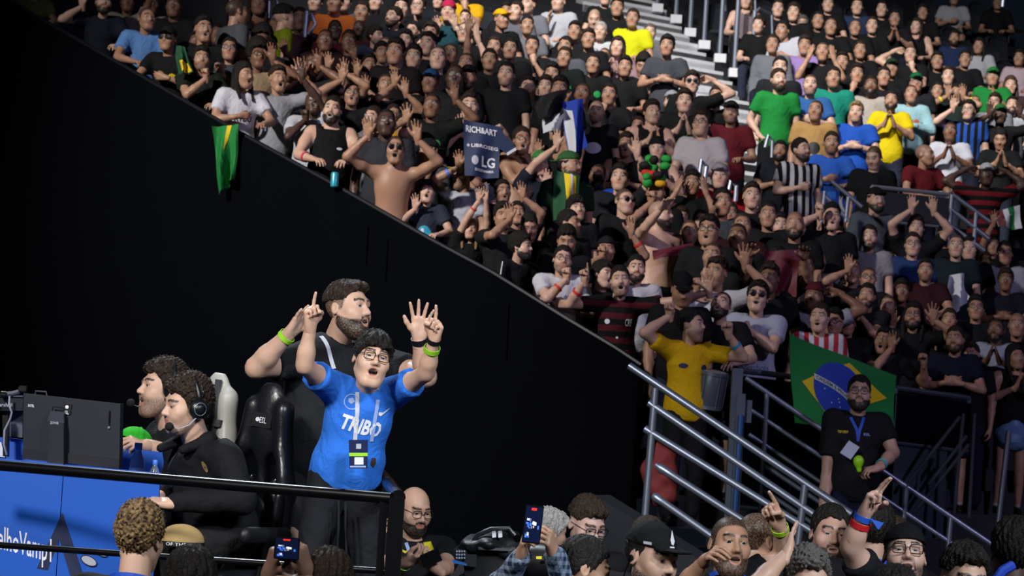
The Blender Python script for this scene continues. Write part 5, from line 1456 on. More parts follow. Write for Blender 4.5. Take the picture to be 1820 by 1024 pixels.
# monitor seen from behind
mon = empty('monitor', P(120, 826, 12.05), 'black monitor seen from behind on the blue desk', 'monitor')
m_mon = mat('monitor_plastic', '1b1f29', .38, noise=.05)
tl, tr, br, bl = P(42, 699, 12.08), P(214, 718, 12.0), P(212, 832, 12.0), P(41, 815, 12.08)
MB().prism([tl, bl, br, tr], V(.01, .03, 0)).build('housing', m_mon, mon)
def mf(x, y, e=.004): return P(x, y, 12.08 - .08 * (x - 42) / 172 - e)
MB().prism([mf(41.5, 797), mf(41, 815.5), mf(212, 833), mf(212.3, 815)], V(0, -.012, 0)).build('lower_bezel', mat('monitor_bezel', '12151d', .4), mon)
MB().prism([mf(90, 748), mf(117, 752), mf(117, 829), mf(88, 826)], V(0, -.06, 0)).build('stand_column', m_mon, mon)
MB().prism([mf(93, 730), mf(116, 733), mf(117, 753), mf(87, 749)], V(0, -.045, 0)).build('stand_head', mat('monitor_head', '2a2f3c', .4), mon)
MB().prism([P(70, 830, 11.86), P(160, 838, 11.86), P(160, 836, 12.2), P(70, 828, 12.2)], V(0, 0, .012)).build('foot', m_mon, mon)
MB().tube([mf(93, 735, .03), mf(94, 723, .03), mf(113, 725, .03), mf(113, 733, .03)], .004, 6).build('carry_loop', m_mon, mon, True)
MB().prism([mf(112, 717), mf(128, 719), mf(125, 737), mf(112, 736)], V(0, -.004, 0)).build('sticker', mat('sticker_dark', '0a0c12', .4), mon)
lettering('ESL', lambda u, v: mf(112 + u, 735.5 + .1 * u - v, .012), 'lettering', m_white, mon, height=6, width=10, bold=.02)
MB().lathe(mf(119, 723.5, .012), [(.001, -.001), (.008, 0), (.001, .001)], 14, (0, -1, 0)).build('logo_mark', m_white, mon)
lettering('ZOWIE', lambda u, v: mf(89 + u, 753.5 + .06 * u - v, .068), 'lettering', mat('print_grey', 'a8acb8', .6), mon, height=4.2, width=15, bold=.02)
lettering('INTEL', lambda u, v: mf(50 + u, 723 + .1 * u - v, .008), 'lettering', m_white, mon, height=4.5, width=11, bold=.02)
MB().tube([mf(195, 730, .008), mf(194, 755, .008)], .003, 6).build('cable_slot', mat('black_plastic'), mon)
MB().lathe(mf(193.5, 760, .006), [(.001, 0), (.006, 0), (.005, .004), (.001, .004)], 10, (0, -1, 0)).build('port', m_steel, mon)
# field monitor, its arm and clamp at the left edge
fm = empty('field_monitor', P(20, 780, 12.3), 'black boxy field monitor on an arm at the left edge of the desk', 'monitor')
MB().prism([P(-40, 704, 12.35), P(41, 705, 12.3), P(41, 730, 12.3), P(-40, 730, 12.35)], V(0, .12, 0)).build('housing', m_mon, fm)
MB().prism([P(-40, 702, 12.34), P(41, 703, 12.29), P(41, 706, 12.29), P(-40, 705, 12.34)], V(0, .13, 0)).build('sun_shade', mat('shade_grey', '3a3f4b', .5), fm)
lettering('Marshall', lambda u, v: P(-9 + u, 722 + .03 * u - v, 12.29), 'lettering', mat('print_grey', 'a8acb8', .6), fm, height=6, width=31, bold=.01)
MB().prism([P(12, 731, 12.42), P(40, 732, 12.42), P(40, 778, 12.42), P(12, 776, 12.42)], V(0, .05, 0)).build('rear_case', mat('case_grey', '3b414f', .5), fm)
MB().prism([P(4, 738, 12.3), P(14, 738, 12.3), P(13, 812, 12.3), P(5, 811, 12.3)], V(0, .05, 0)).build('arm', m_plast, fm)
MB().tube([P(2, 702, 12.3), P(22, 700, 12.3), P(36, 696, 12.3)], .012, 8).build('mount_bar', mat('shade_grey', '3a3f4b', .5), fm, True)
MB().box(P(41, 692, 12.3), (.036, .05, .034), None, .008).build('mount_head', mat('black_plastic'), fm)
MB().lathe(P(6, 701, 12.28), [(.002, -.014), (.014, -.012), (.014, .012), (.002, .014)], 10, (1, 0, 0)).build('mount_knob', m_plast, fm)
MB().tube([P(17, 704, 12.25), P(16, 720, 12.25), P(21, 733, 12.25), P(18, 745, 12.25), P(8, 765, 12.25), P(7, 790, 12.25), P(12, 808, 12.28)], .005, 8).build('cable', mat('cable_grey', '8d92a0', .4), fm, True)
lp = empty('carry_handle', P(72, 699, 12.25), 'small dark metal loop handle sticking up behind the monitor', 'handle')
MB().tube([P(63, 702, 12.2), P(63, 695, 12.2), P(82, 696.5, 12.2), P(83, 703, 12.2)], .004, 6).build('loop', mat('shade_grey', '3a3f4b', .5), lp, True)

# water bottles
def bottle(px, py, d, h, label):
    b = P(px, py, d); b[2] = 1.74; g = empty('water_bottle', b, label, 'bottle', None); s = h / .2
    MB().lathe(b, [(.028 * s, 0), (.032 * s, .01 * s), (.032 * s, .1 * s), (.029 * s, .125 * s), (.016 * s, .155 * s), (.0135 * s, .165 * s)], 16).build('body', mat('clear_plastic', 'dfe8f4', .08, trans=.9), g, True)
    MB().lathe(b + V(0, 0, .165 * s), [(.0155 * s, 0), (.0165 * s, .004 * s), (.0165 * s, .026 * s), (.014 * s, .03 * s)], 14).build('bottle_cap', mat('bottle_cap_blue', '3f78d8', .4), g, True)
    mb = MB(); mb.lathe(b + V(0, 0, .04 * s), [(.0325 * s, 0), (.0326 * s, .05 * s)], 16); mb.f = mb.f[:16]; mb.build('paper_label', mat('label_white', 'c7d0e4', .5), g, True)
bottle(241, 868, 12.32, .22, 'small water bottle by the hand of the laughing player')
bottle(273, 868, 11.93, .15, 'small water bottle at the near right corner of the desk')

# racing-style chairs
def gaming_chair(name, at, yaw, lean, m, label, detail):
    g = empty(name, V(at[0], at[1], ST), label, 'chair')
    R = rotz(math.radians(yaw)) @ roty(math.radians(lean)) ; B = at
    def solid_part(nm, ops, mm, h=.009):
        v, q = solid(ops, h); v[:, 0] *= .74; me = mesh_np(nm, (v @ R.T) + B - V(at[0], at[1], ST), q); return child(nm, me, g, mm)
    back = [ell((0, .0, .67), (.135, .05, .2), k=.03), ell((0, .03, .2), (.2, .05, .26), k=.04)]
    for s in (-1, 1):
        back += [cap((s * .225, -.03, .0), (s * .24, -.035, .38), .055, .052, k=.04), cap((s * .24, -.035, .38), (s * .15, -.0, .56), .052, .045, k=.04), cap((s * .15, 0, .56), (s * .12, .0, .74), .045, .05, k=.04)]
        back += [('-', ell((s * .062, 0, .47), (.036, .2, .075), roty(s * -.25), k=.015))]
    back += [cap((0, .015, .36), (0, .005, .6), .024, k=.02), ('p', (0, 0, .86), (0, 0, 1.0))]
    solid_part('backrest', back, m)
    for s in (-1, 1): solid_part('bolster', [cap((s * .235, -.085, -.02), (s * .25, -.09, .36), .035, .03, k=.02)], detail[0])
    solid_part('lumbar_panel', [ell((0, -.02, .2), (.12, .03, .15), k=.02)], detail[1])
    solid_part('seat', [ell((0, -.26, -.06), (.23, .28, .055), k=.03), cap((-.24, -.45, -.02), (-.24, -.05, -.02), .05, k=.05), cap((.24, -.45, -.02), (.24, -.05, -.02), .05, k=.05)], m, .014)
    for s in (-1, 1):
        solid_part('armrest', [cap((s * .33, -.4, .2), (s * .33, -.1, .2), .03, k=.01), cap((s * .33, -.4, .19), (s * .33, -.1, .19), .034, k=.02)], mat('armrest_black', '14161b', .5), .012)
        solid_part('arm_post', [cap((s * .33, -.22, .18), (s * .3, -.22, -.08), .03, k=.01), cap((s * .3, -.22, -.1), (0, -.22, -.12), .025, k=.01)], m_plast, .014)
    b0 = V(at[0], at[1], 0); c = R @ V(0, -.24, -.1) + B
    MB().tube([c, V(c[0], c[1], ST + .12)], .03, 10).build('gas_lift', m_steeld, g, True)
    for k in range(5):
        a = 2 * math.pi * k / 5; e = V(c[0] + .3 * math.cos(a), c[1] + .3 * math.sin(a), ST + .07)
        MB().tube([V(c[0], c[1], ST + .12), e], [.03, .02], 8).build('base_arm', m_plast, g, True)
        MB().lathe(e - V(0, 0, .035), [(.004, -.02), (.032, -.018), (.032, .018), (.004, .02)], 12, (math.sin(a), -math.cos(a), 0)).build('castor', m_plast, g)
    return g, lambda x, y, z: R @ V(x * .74, y, z) + B
m_leath = mat('black_leather', '14161c', .33, bump=.15, nscale=60, spec=.6)
cb = P(440, 1012, 12.3)
ch, cf = gaming_chair('gaming_chair', cb, -30, 5, m_leath, 'black leather gaming chair with a small white logo on its headrest', (m_leath, mat('leather_panel', '101116', .45)))
MB().add([cf(-.075, -.055, .655), cf(.075, -.055, .655), cf(.07, -.05, .72), cf(-.07, -.05, .72), cf(-.075, -.03, .655), cf(.075, -.03, .655), cf(.07, -.03, .72), cf(-.07, -.03, .72)], [(0, 1, 2, 3), (0, 4, 5, 1), (3, 2, 6, 7), (0, 3, 7, 4), (1, 5, 6, 2)]).build('headrest_patch', mat('patch_black', '0b0c11', .5), ch)
lettering('ESL', lambda u, v: cf(-.012 + u, -.0565 + v * .03, .675 + v), 'lettering', m_white, ch, height=.026, width=.05, bold=.01)
MB().lathe(cf(-.026, -.0565, .689), [(.001, 0), (.0105, 0), (.0105, .002), (.001, .002)], 12, cf(0, -1, 0) - cf(0, 0, 0)).build('logo_mark', m_white, ch)
m_pale = mat('pale_leather', 'b9b9b2', .4, noise=.08)
cb2 = P(352, 968, 13.35)
ch2, cf2 = gaming_chair('gaming_chair', cb2, -40, 5, m_pale, 'cream and grey striped gaming chair behind the hooded player', (mat('grey_leather', '4a4c50', .5), mat('pale_leather')))
for s in (-.09, .05):
    MB().prism([cf2(s, -.07, .1), cf2(s + .05, -.07, .1), cf2(s * .8 + .04, -.056, .83), cf2(s * .8, -.056, .83)], cf2(0, .02, 0) - cf2(0, 0, 0)).build('stripe', mat('grey_leather'), ch2)
MB().prism([cf2(-.14, -.066, .6), cf2(.15, -.066, .6), cf2(.15, -.066, .635), cf2(-.14, -.066, .635)], cf2(0, .02, 0) - cf2(0, 0, 0)).build('strap', mat('grey_leather'), ch2)

# ------------------------------------------------------------------ the people on the stage
m_lany = mat('lanyard_blue', '8fa8dc', .5); m_lgrey = mat('lanyard_grey', 'b9bfcb', .5); m_lblue = mat('lanyard_deep', '1d4fc0', .5)
m_badge = mat('badge_navy', '0b1c4a', .35); m_lime = mat('lime_print', '8fd12a', .5)
m_gold = mat('gold_print', '9a8350', .5); m_yel = mat('yellow_print', 'd8c81a', .5)
# man in the blue tee
D = 11.8
blue = make_person(P(661, 640, 11.66), ST, 1.0, 0, 14, 4, 9,
    (dict(e=P(541, 650, 11.52), w=P(551, 584, 11.48), t=P(550, 548, 11.46), pose='point', palm=(.85, -.5, 0)),
     dict(e=P(757, 663, 11.6), w=P(771, 607, 11.5), t=P(783, 562, 11.46), pose='point', palm=(-.8, -.6, 0))),
    'tee', '2a6fd6', None, 'fringe', 'K', 1, 1.0, 0, 0, .1, glasses=1, pants='14161c', lod=0, chub=.4, root_xy=P(610, 1000, 11.85),
    joints=dict(pel=P(613, 846, 11.86), neck=P(650, 690, 11.8), sa=P(586, 686, 11.76), sb=P(704, 698, 11.84), kna=P(552, 1012, 11.72), ana=P(533, 1188, 11.86), knb=P(655, 1020, 11.86), anb=P(672, 1190, 11.98)),
    hem=.062, headscale=.95, ts=.9, amp=.004, sleeve=.55, label='man in a bright blue printed tee and glasses shouting with both arms raised on stage')
px_print(blue, 'shirt', 'TRIBO', 634, 750, D, 74, m_white, hpx=25, bold=.035, shear=.12, rot=-.05)
px_patch(blue, 'shirt', [(667, 727), (671, 732), (691, 722), (690, 724), (672, 735), (667, 733)], D, m_white, 'swoosh_print')
for r0, r1 in ((13, 11.6),):
    ring = [(617 + r0 * math.cos(t), 706 + r0 * math.sin(t)) for t in np.linspace(0, 2 * math.pi, 21)]
    px_strip(blue, 'shirt', ring, 1.6, D, m_lany, 'crest_ring', 1)
px_patch(blue, 'shirt', [(612, 700), (620, 699), (623, 706), (616, 710), (611, 706)], D, m_lany, 'crest_mark')
px_strip(blue, 'shirt', [(628, 690), (626, 730), (624, 778)], 7, D, m_lgrey); px_strip(blue, 'shirt', [(666, 705), (660, 740), (655, 780)], 7, D, m_lany)
def quadpx(p, name, poly, d, m, th=.006, parent=None):
    mb = MB(); mb.prism([P(x, y, d) for x, y in poly], V(0, th, 0)); mb.v = [tuple(p['tol'](q)) for q in mb.v]
    me = bpy.data.meshes.new(name); me.from_pydata(mb.v, [], mb.f); me.validate(); return child(name, me, parent or p['root'], m)
bd = 11.6
bg = quadpx(blue, 'badge', [(620, 782), (654, 782), (653, 833), (621, 833)], bd, m_badge)
quadpx(blue, 'badge_band', [(620.5, 805), (653.5, 805), (653.4, 811), (620.6, 811)], bd - .004, m_lime, .003, bg)
quadpx(blue, 'badge_window', [(630, 813), (646, 813), (646, 826), (630, 826)], bd - .004, m_white, .003, bg)
quadpx(blue, 'badge_print', [(633, 789), (642, 789), (642, 798), (633, 798)], bd - .004, mat('print_grey', 'a8acb8'), .003, bg)
quadpx(blue, 'badge_print', [(622, 828), (650, 828), (650, 831), (622, 831)], bd - .004, m_lany, .003, bg)
px_patch(blue, 'shirt', [(657, 810), (665, 811), (666, 822), (661, 829), (655, 822)], D, mat('crest_brown', '3a2a24', .6), 'hem_crest')
wristband(blue, 'b', '8fd12a', .14, .011); wristband(blue, 'b', '0d1018', -.02, .011, 'watch_strap')
for s_ in ((602, 930, 600, 985), (614, 932, 616, 990)):
    me_ = MB(); me_.tube([blue['tol'](P(s_[0], s_[1] - 40, 11.68)), blue['tol'](P(s_[0], s_[1], 11.66)), blue['tol'](P(s_[2], s_[3], 11.66))], .005, 6)
    m2 = bpy.data.meshes.new('drawstring'); m2.from_pydata(me_.v, [], me_.f); child('drawstring', m2, blue['root'], 'cloth_plain', hx('1b1d24'))
# coach
D = 12.6
coach = make_person(P(619, 551, 12.66), ST, 1.0, 0, 58, 6, 3,
    (dict(e=P(455, 654, 12.44), w=P(513, 594, 12.34), t=P(546, 548, 12.3), pose='open', palm=(.85, -.5, .2)),
     dict(e=P(757, 670, 12.6), w=P(745, 602, 12.5), t=P(749, 545, 12.46), pose='spread', palm=(.1, -1, .05))),
    'tee', '1a1c20', None, 'fade', 'D', 1, .5, .95, 0, .8, pants='1c1f24', shorts=.66, lod=0, chub=1.0, root_xy=P(530, 1000, 12.75),
    joints=dict(pel=P(540, 836, 12.76), neck=P(598, 606, 12.74), sa=P(535, 640, 12.6), sb=P(680, 646, 12.86), kna=P(508, 975, 12.42), ana=P(482, 1150, 12.6), knb=P(562, 1000, 12.8), anb=P(575, 1150, 12.95)),
    hem=.12, headscale=1.08, ts=1.12, amp=.004, sleeve=.6, label='tall bearded man in a black tee and shorts behind the man in the blue tee')
px_strip(coach, 'shirt', [(577, 590), (582, 615), (592, 655)], 8, D, m_lgrey)
px_strip(coach, 'shorts' if 'shorts' in coach else 'trousers', [(487, 880), (481, 908)], 7, 12.5, m_yel, 'shorts_stripe'); px_strip(coach, 'trousers', [(491, 882), (486, 906)], 3, 12.5, m_lime, 'shorts_stripe')
wristband(coach, 'a', '9be02e', .06, .011); wristband(coach, 'b', '0d1018', .03, .013, 'watch_strap')
# hooded player
hood = make_person(P(330, 724, 12.0), ST, 1.0, 0, -58, -6, 4,
    (dict(e=P(305, 885, 12.45), w=P(285, 880, 12.1), t=P(262, 880, 12.0), pose='relaxed', palm=(0, 0, -1)),
     dict(e=P(430, 888, 11.82), w=P(310, 894, 11.72), t=P(278, 892, 11.7), pose='relaxed', palm=(-.2, .3, -1))),
    'long', '121317', None, 'bigcurl', 'D', 1, 0, .25, 0, .5, glasses=0, pants='1a1a1c', lod=0, root_xy=P(385, 1000, 12.1),
    joints=dict(pel=P(392, 940, 12.12), neck=P(352, 786, 12.06), sa=P(318, 812, 12.24), sb=P(402, 818, 11.9), kna=P(300, 965, 12.15), ana=P(290, 1180, 12.1), knb=P(318, 985, 11.8), anb=P(300, 1190, 11.8)),
    hem=.06, headscale=1.0, ts=1.08, amp=.006, label='seated player in a black hooded top and headset at the blue desk')
px_patch(hood, 'shirt', blob(343, 837, 10.5, 11, .1), 11.85, m_gold, 'round_print')
lt_ = mat('print_dark', '14120e', .6)
px_print(hood, 'shirt', 'TRIBE', 343, 841, 11.84, 17, lt_, hpx=6, bold=.03)
v_, q_ = solid([cap((-.1, .07, -.14), (.0, .115, -.15), .035, k=.03), cap((.0, .115, -.15), (.1, .07, -.14), .035, k=.03), cap((-.1, .07, -.14), (-.09, -.06, -.19), .03, .02, k=.03), cap((.1, .07, -.14), (.09, -.06, -.19), .03, .02, k=.03)], .01)
child('hood', mesh_np('hood', v_, q_), hood['root'], 'cloth_plain', hx('131418'), m4(headrot(-50, 0, 0), hood['J']['head']))
def headset(p, mic_side=1, foam=(.062, -.108, -.076)):
    HM = p['HM']
    def add(nm, mb, m, sm=True):
        me = bpy.data.meshes.new(nm); me.from_pydata(mb.v, [], mb.f); me.validate(); me.polygons.foreach_set('use_smooth', np.ones(len(me.polygons), bool)); return child(nm, me, p['root'], m, None, HM)
    mb = MB(); mb.tube([(.1 * math.cos(t), .02, .015 + .135 * math.sin(t)) for t in np.linspace(.1, math.pi - .1, 15)], .011, 8); mb.tube([(.098 * math.cos(t), .045, .015 + .13 * math.sin(t)) for t in np.linspace(.3, math.pi - .3, 15)], .006, 6); add('headset_band', mb, mat('headset_black', '111318', .35))
    for s in (-1, 1):
        mb = MB(); mb.lathe((s * .078, .02, .0), [(.04, 0), (.046, .006), (.046, .022), (.038, .03), (.036, .034), (.024, .036), (.022, .042), (.004, .042)], 20, (s, 0, 0)); add('ear_cup', mb, mat('headset_black'))
        mb = MB(); mb.lathe((s * .108, .02, .0), [(.03, 0), (.031, .005), (.027, .006), (.026, .004)], 18, (s, 0, 0)); add('cup_ring', mb, m_steel)
    s = mic_side
    mb = MB(); mb.tube([(s * .1, .015, -.03), (s * .1, -.03, -.07), (s * .088, -.075, -.085), foam], .003, 6); add('mic_boom', mb, mat('print_grey', 'a8acb8'))
    mb = MB(); mb.lathe(foam, [(.004, -.028), (.016, -.02), (.02, 0), (.016, .02), (.004, .028)], 14, (1, -.2, .1)); add('mic_foam', mb, mat('foam_black', '0a0a0c', .9))
headset(hood, 1)
# laughing player further along the desk
lau = make_person(P(287, 694, 12.9), ST, 1.0, 0, -62, 6, -3,
    (dict(e=P(272, 815, 13.1), w=P(250, 800, 12.8), t=P(228, 792, 12.7), pose='relaxed', palm=(0, 0, -1)),
     dict(e=P(335, 822, 12.66), w=P(265, 792, 12.56), t=P(236, 785, 12.5), pose='grip', palm=(-.3, .5, -.8))),
    'tee', '14161b', None, 'bigcurl', 'D', 1, .8, .55, 0, .9, lod=0, chub=1.0, root_xy=P(340, 1000, 13.1),
    joints=dict(pel=P(345, 905, 13.1), neck=P(306, 752, 12.96), sa=P(286, 780, 13.12), sb=P(345, 786, 12.8), kna=P(270, 920, 13.1), ana=P(270, 1100, 13.1), knb=P(280, 930, 12.7), anb=P(280, 1110, 12.7)),
    headscale=1.04, ts=1.12, hem=.1, sleeve=.7, label='laughing curly-haired player in a black tee and headset at the far end of the desk')
headset(lau, -1, (-.025, -.13, -.08))
px_strip(lau, 'shirt', [(270, 752), (262, 772)], 4, 12.6, m_lany); px_strip(lau, 'shirt', [(290, 755), (278, 775)], 4, 12.6, m_lblue)
px_print(lau, 'shirt', 'TR', 284, 765, 12.6, 9, m_white, hpx=6, bold=.03, rot=.3); px_print(lau, 'shirt', 'BE', 283, 772, 12.6, 9, m_white, hpx=6, bold=.03, rot=.3)
v_, q_ = cap_mesh(.0045); o_ = bpy.data.objects.new('cap', mesh_np('cap', v_, q_)); COL.objects.link(o_); o_.data.materials.append(MATS['cloth_plain']); o_.color = hx('2fae2a')
o_.matrix_world = Matrix.Translation(Vector(P(247, 782, 12.6))) @ Matrix.Rotation(2.2, 4, 'Z') @ Matrix.Rotation(.35, 4, 'X') @ Matrix.Scale(.85, 4) @ Matrix.Translation((0, 0, -.075))
tag(o_, 'bright green cap held in the hands of the laughing player', 'cap')
# beige cap with lettered band on the hooded player's lap
hatp = P(322, 962, 11.62)
v_, q_ = solid([ell((0, 0, 0), (.1, .1, .075)), ('p', (0, 0, -.02), (0, 0, -1))], .006)
hat = empty('hat', hatp - V(0, 0, .02), 'beige hat with a black lettered band lying on the hooded player\'s lap', 'hat')
child('crown', mesh_np('crown', v_, q_), hat, mat('beige_felt', 'b89a66', .8, noise=.1), None, Matrix.Translation((0, 0, .02)))
mb = MB(); mb.lathe(hatp, [(.1015, -.02), (.102, .0), (.099, .0)], 28); mb.f = [f for f in mb.f if len(f) == 4]; mb.build('hat_band', mat('band_black', '0b0b0d', .6), hat, True)
lettering('OF THE TRIBE', lambda u, v: hatp + V(.1035 * math.sin(u / .1035), -.1035 * math.cos(u / .1035), -.017 + v) if True else None, 'lettering', m_white, hat, height=.013, width=.17, bold=.01)
hat.rotation_euler = (0, 0, -.55)

# ------------------------------------------------------------------ people on the arena floor, from the left
def floor_person(px, py, d, label, yaw=0, hy=0, hp=0, hr=0, arms=('d', 'd'), **k):
    return make_person(P(px, py, d), 0.0, None, yaw, hy, hp, hr, arms, lod=0, label=label, **k)
def A(wx, wy, d, tx=None, ty=None, td=None, ex=None, ey=None, ed=None, **k):
    r = dict(w=P(wx, wy, d), **k)
    if tx is not None: r['t'] = P(tx, ty, td if td else d)
    if ex is not None: r['e'] = P(ex, ey, ed if ed else d)
    return r
def phone(px, py, d, w, h, label, tilt=0.0, screen=True, yaw=0.0):
    c = P(px, py, d); g = empty('phone', c - V(0, 0, h / 2), label, 'phone')
    R = rotz(yaw) @ roty(tilt)
    MB().box(c, (w, .009, h), R, .003).build('case', mat('phone_black', '08080b', .25), g)
    if screen:
        f = lambda u, v, e=.0052: c + R @ V(u * w, -e, v * h)
        def q(u0, v0, u1, v1, nm, m, e): MB().add([f(u0, v0, e), f(u1, v0, e), f(u1, v1, e), f(u0, v1, e)], [(0, 1, 2, 3)]).build(nm, m, g)
        q(-.45, -.46, .45, .46, 'screen', mat('screen_dark', '0c1430', .2, emit=.5), .0055)
        rr = random.Random(5)
        for i in range(16):
            u, v = rr.uniform(-.38, .3), rr.uniform(-.38, .1); cc = rr.choice(['screen_white', 'screen_blue', 'screen_skin', 'screen_grey'])
            m = mat(cc, {'screen_white': 'e8eefc', 'screen_blue': '3f6fd8', 'screen_skin': 'c79a88', 'screen_grey': '5c6a90'}[cc], .3, emit=.8)
            q(u, v, u + rr.uniform(.06, .16), v + rr.uniform(.03, .1), 'screen_image', m, .006)
        q(-.16, .36, .12, .42, 'record_mark', mat('screen_red', 'f02a1a', .3, emit=1.2), .0062)
    return g
m_tcrew = m_white
# B1 curly blond back view
b1 = floor_person(249, 960, 9.3, 'person with curly dark-blond hair seen from behind, blue lanyard round the neck', 170, -14 + 180 - 170, -4, -2, col='0c0d11', hair='curly', hc='L', headscale=.9)
b1['hair'].data = mesh_np('hair', *hair_mesh(.0045, 'curly')); b1['hair'].data.materials.append(MATS['hair'])
b1['hair'].material_slots[0].link = 'OBJECT'; b1['hair'].material_slots[0].material = MATS['cloth_curl']; b1['hair'].color = hx('8c7350'); b1['hair']['col2'] = [.03, .017, .01]
def neck_band(p, m, r=.074, w=.009, tilt=.35, name='lanyard', k=1.0):
    J = p['J']; c = J['neck'] + V(0, .0, .012); mb = MB(); n = 24; vs = []; fs = []
    for i in range(n):
        t = 2 * math.pi * i / n; x, y = r * k * 1.02 * math.cos(t), r * k * .98 * math.sin(t); z = .0 + tilt * y
        for dz, rr in ((-w, 1.03), (w, 1.0)): vs.append(c + V(x * rr, y * rr, z + dz))
    for i in range(n): j = (i + 1) % n; fs.append((2 * i, 2 * j, 2 * j + 1, 2 * i + 1))
    me = bpy.data.meshes.new(name); me.from_pydata([tuple(v) for v in vs], [], fs); return child(name, me, p['root'], m)
neck_band(b1, m_lblue, .082, .011)
# B2 dark head with earpiece
b2 = floor_person(334, 1044, 8.9, 'dark-haired person seen from behind at the bottom edge, right of the curly blond head', 180, 25, 0, 0, col='0a0b0e', hair='medium', hc='K')
# B3 phone holder: hands and hair
b3 = floor_person(583, 1048, 9.0, 'dark-haired person at the bottom edge seen from behind, filming the stage with a phone', 180, -8, 0, 0,
    (A(545, 1015, 8.9, 533, 975, 8.85, pose='grip', palm=(-.8, .4, 0), hint=V(.7, 0, -.7)), A(478, 1020, 8.9, 490, 978, 8.85, pose='grip', palm=(.8, .4, 0), hint=V(-.7, 0, -.7))), col='0b0c10', hair='medium', hc='D', skin=(.3, .17, .12, 1))
phone(510, 975, 8.8, .083, .072, 'small black phone filming the stage, held up at the bottom edge left of centre')
# B4 bald man with phone
b4 = floor_person(737, 907, 14.4, 'bald bearded man in glasses and a black football jersey looking down at his phone', 12, 18, -16, 0,
    (A(722, 1000, 14.0, 745, 992, 13.95, 700, 1015, 14.2, pose='grip', palm=(.2, .3, 1)), A(775, 1012, 13.98, 757, 1000, 13.95, 792, 1010, 14.2, pose='grip', palm=(-.3, .3, 1))), col='15161b', hair='0', hc='N', skin=(.55, .33, .24, 1), beard=1.0, glasses=1, headscale=.98)
px_strip(b4, 'shirt', [(718, 945), (730, 985)], 6, 14.3, m_lany); px_strip(b4, 'shirt', [(744, 945), (757, 990)], 6, 14.3, m_lany)
px_patch(b4, 'shirt', [(757, 965), (771, 963), (774, 978), (768, 988), (758, 984)], 14.3, m_yel, 'crest'); px_patch(b4, 'shirt', [(717, 977), (721, 981), (730, 976), (728, 979), (721, 984), (717, 981)], 14.3, m_yel, 'swoosh_print')
wristband(b4, 'a', 'a6e22e', .12, .014)
phone(766, 992, 13.9, .07, .1, 'dark phone in the hands of the bald man', 1.1, False)
b4b = floor_person(712, 938, 14.9, 'person hidden behind the stage corner post, only an ear and cheek showing', 0, -40, 0, 0, col='101116', hair='short', hc='D')
# TV camera
tv = empty('broadcast_camera', P(868, 1024, 13.0), 'black broadcast camera under a wrinkled rain cover at the bottom centre', 'camera')
v_, q_ = solid([ell(P(868, 968, 13.0), (.14, .16, .065), k=.03), ell(P(905, 975, 13.0), (.08, .14, .06), k=.03), cap(P(830, 978, 13), P(845, 975, 13), .04, k=.03), wrinkle(.016, 4)], .009)
child('rain_cover', mesh_np('rain_cover', v_ - np.array(tv.location), q_), tv, mat('cover_black', '101216', .5, bump=.8, nscale=22))
for k, x in enumerate((877, 888)):
    a = P(x, 941, 12.86); MB().prism([P(x - 3, 943, 12.9), P(x + 4, 942, 12.9), P(x + 5, 955, 12.84), P(x - 2, 956, 12.84)], V(0, .02, 0)).build('cover_strap', mat('strap_white', 'c9ccd2', .6), tv)
MB().prism([P(822, 978, 12.9), P(900, 982, 12.9), P(900, 1030, 12.9), P(826, 1026, 12.9)], V(0, .3, 0)).build('camera_body', mat('camera_black', '0e0f13', .4), tv)
MB().prism([P(826, 985, 12.86), P(848, 986, 12.86), P(846, 1008, 12.86), P(825, 1006, 12.86)], V(0, .05, 0)).build('viewfinder', mat('camera_grey', '23262c', .4), tv)
MB().prism([P(850, 972, 12.84), P(905, 975, 12.84), P(905, 980, 12.84), P(850, 977, 12.84)], V(0, .02, 0)).build('vent_strip', mat('vent_grey', '3a3d44', .6), tv)
MB().tube([P(838, 968, 12.9), P(848, 952, 12.9), P(872, 941, 12.9), P(905, 940, 12.9), P(915, 952, 12.9)], .012, 8).build('carry_handle', mat('camera_grey'), tv, True)
MB().lathe(P(962, 1000, 12.9), [(.02, -.1), (.085, -.09), (.095, 0), (.09, .1), (.06, .11)], 20, (1, -.5, 0)).build('lens_hood', mat('camera_black'), tv, True)
MB().prism([P(953, 989, 12.75), P(963, 989, 12.75), P(963, 994, 12.75), P(953, 994, 12.75)], V(0, .01, 0)).build('yellow_label', m_yel, tv)
MB().tube([P(915, 990, 12.85), P(930, 1000, 12.8), P(925, 1024, 12.8)], .006, 6).build('cable', mat('black_plastic'), tv, True)
for r_ in range(3):
    for c_ in range(4): MB().lathe(P(812 + c_ * 4.5, 980 + r_ * 6, 12.85), [(.001, 0), (.005, 0), (.004, .004), (.001, .004)], 8, (0, -1, 0)).build('button', mat('print_grey'), tv)
MB().prism([P(806, 976, 12.88), P(830, 978, 12.88), P(830, 1000, 12.88), P(808, 998, 12.88)], V(0, .1, 0)).build('control_panel', mat('camera_black'), tv)
MB().lathe(P(836, 1012, 12.95), [(.05, -.12), (.052, -.03), (.03, -.02), (.03, .0), (.015, .03)], 18).build('pan_head', mat('teal_metal', '2c5f68', .35, .5), tv, True)
MB().prism([P(804, 996, 12.8), P(828, 1002, 12.8), P(830, 1006, 12.8), P(806, 1001, 12.8)], V(0, .1, 0)).build('blue_plate', mat('plate_blue', '2a6fc0', .4), tv)
b_ = P(845, 1024, 13.1)
for t in (0, 2.1, 4.2): MB().tube([V(b_[0], b_[1], b_[2] + .02), V(b_[0] + .4 * math.cos(t), b_[1] + .4 * math.sin(t), .02)], .02, 8).build('tripod_leg', m_plast, tv, True)
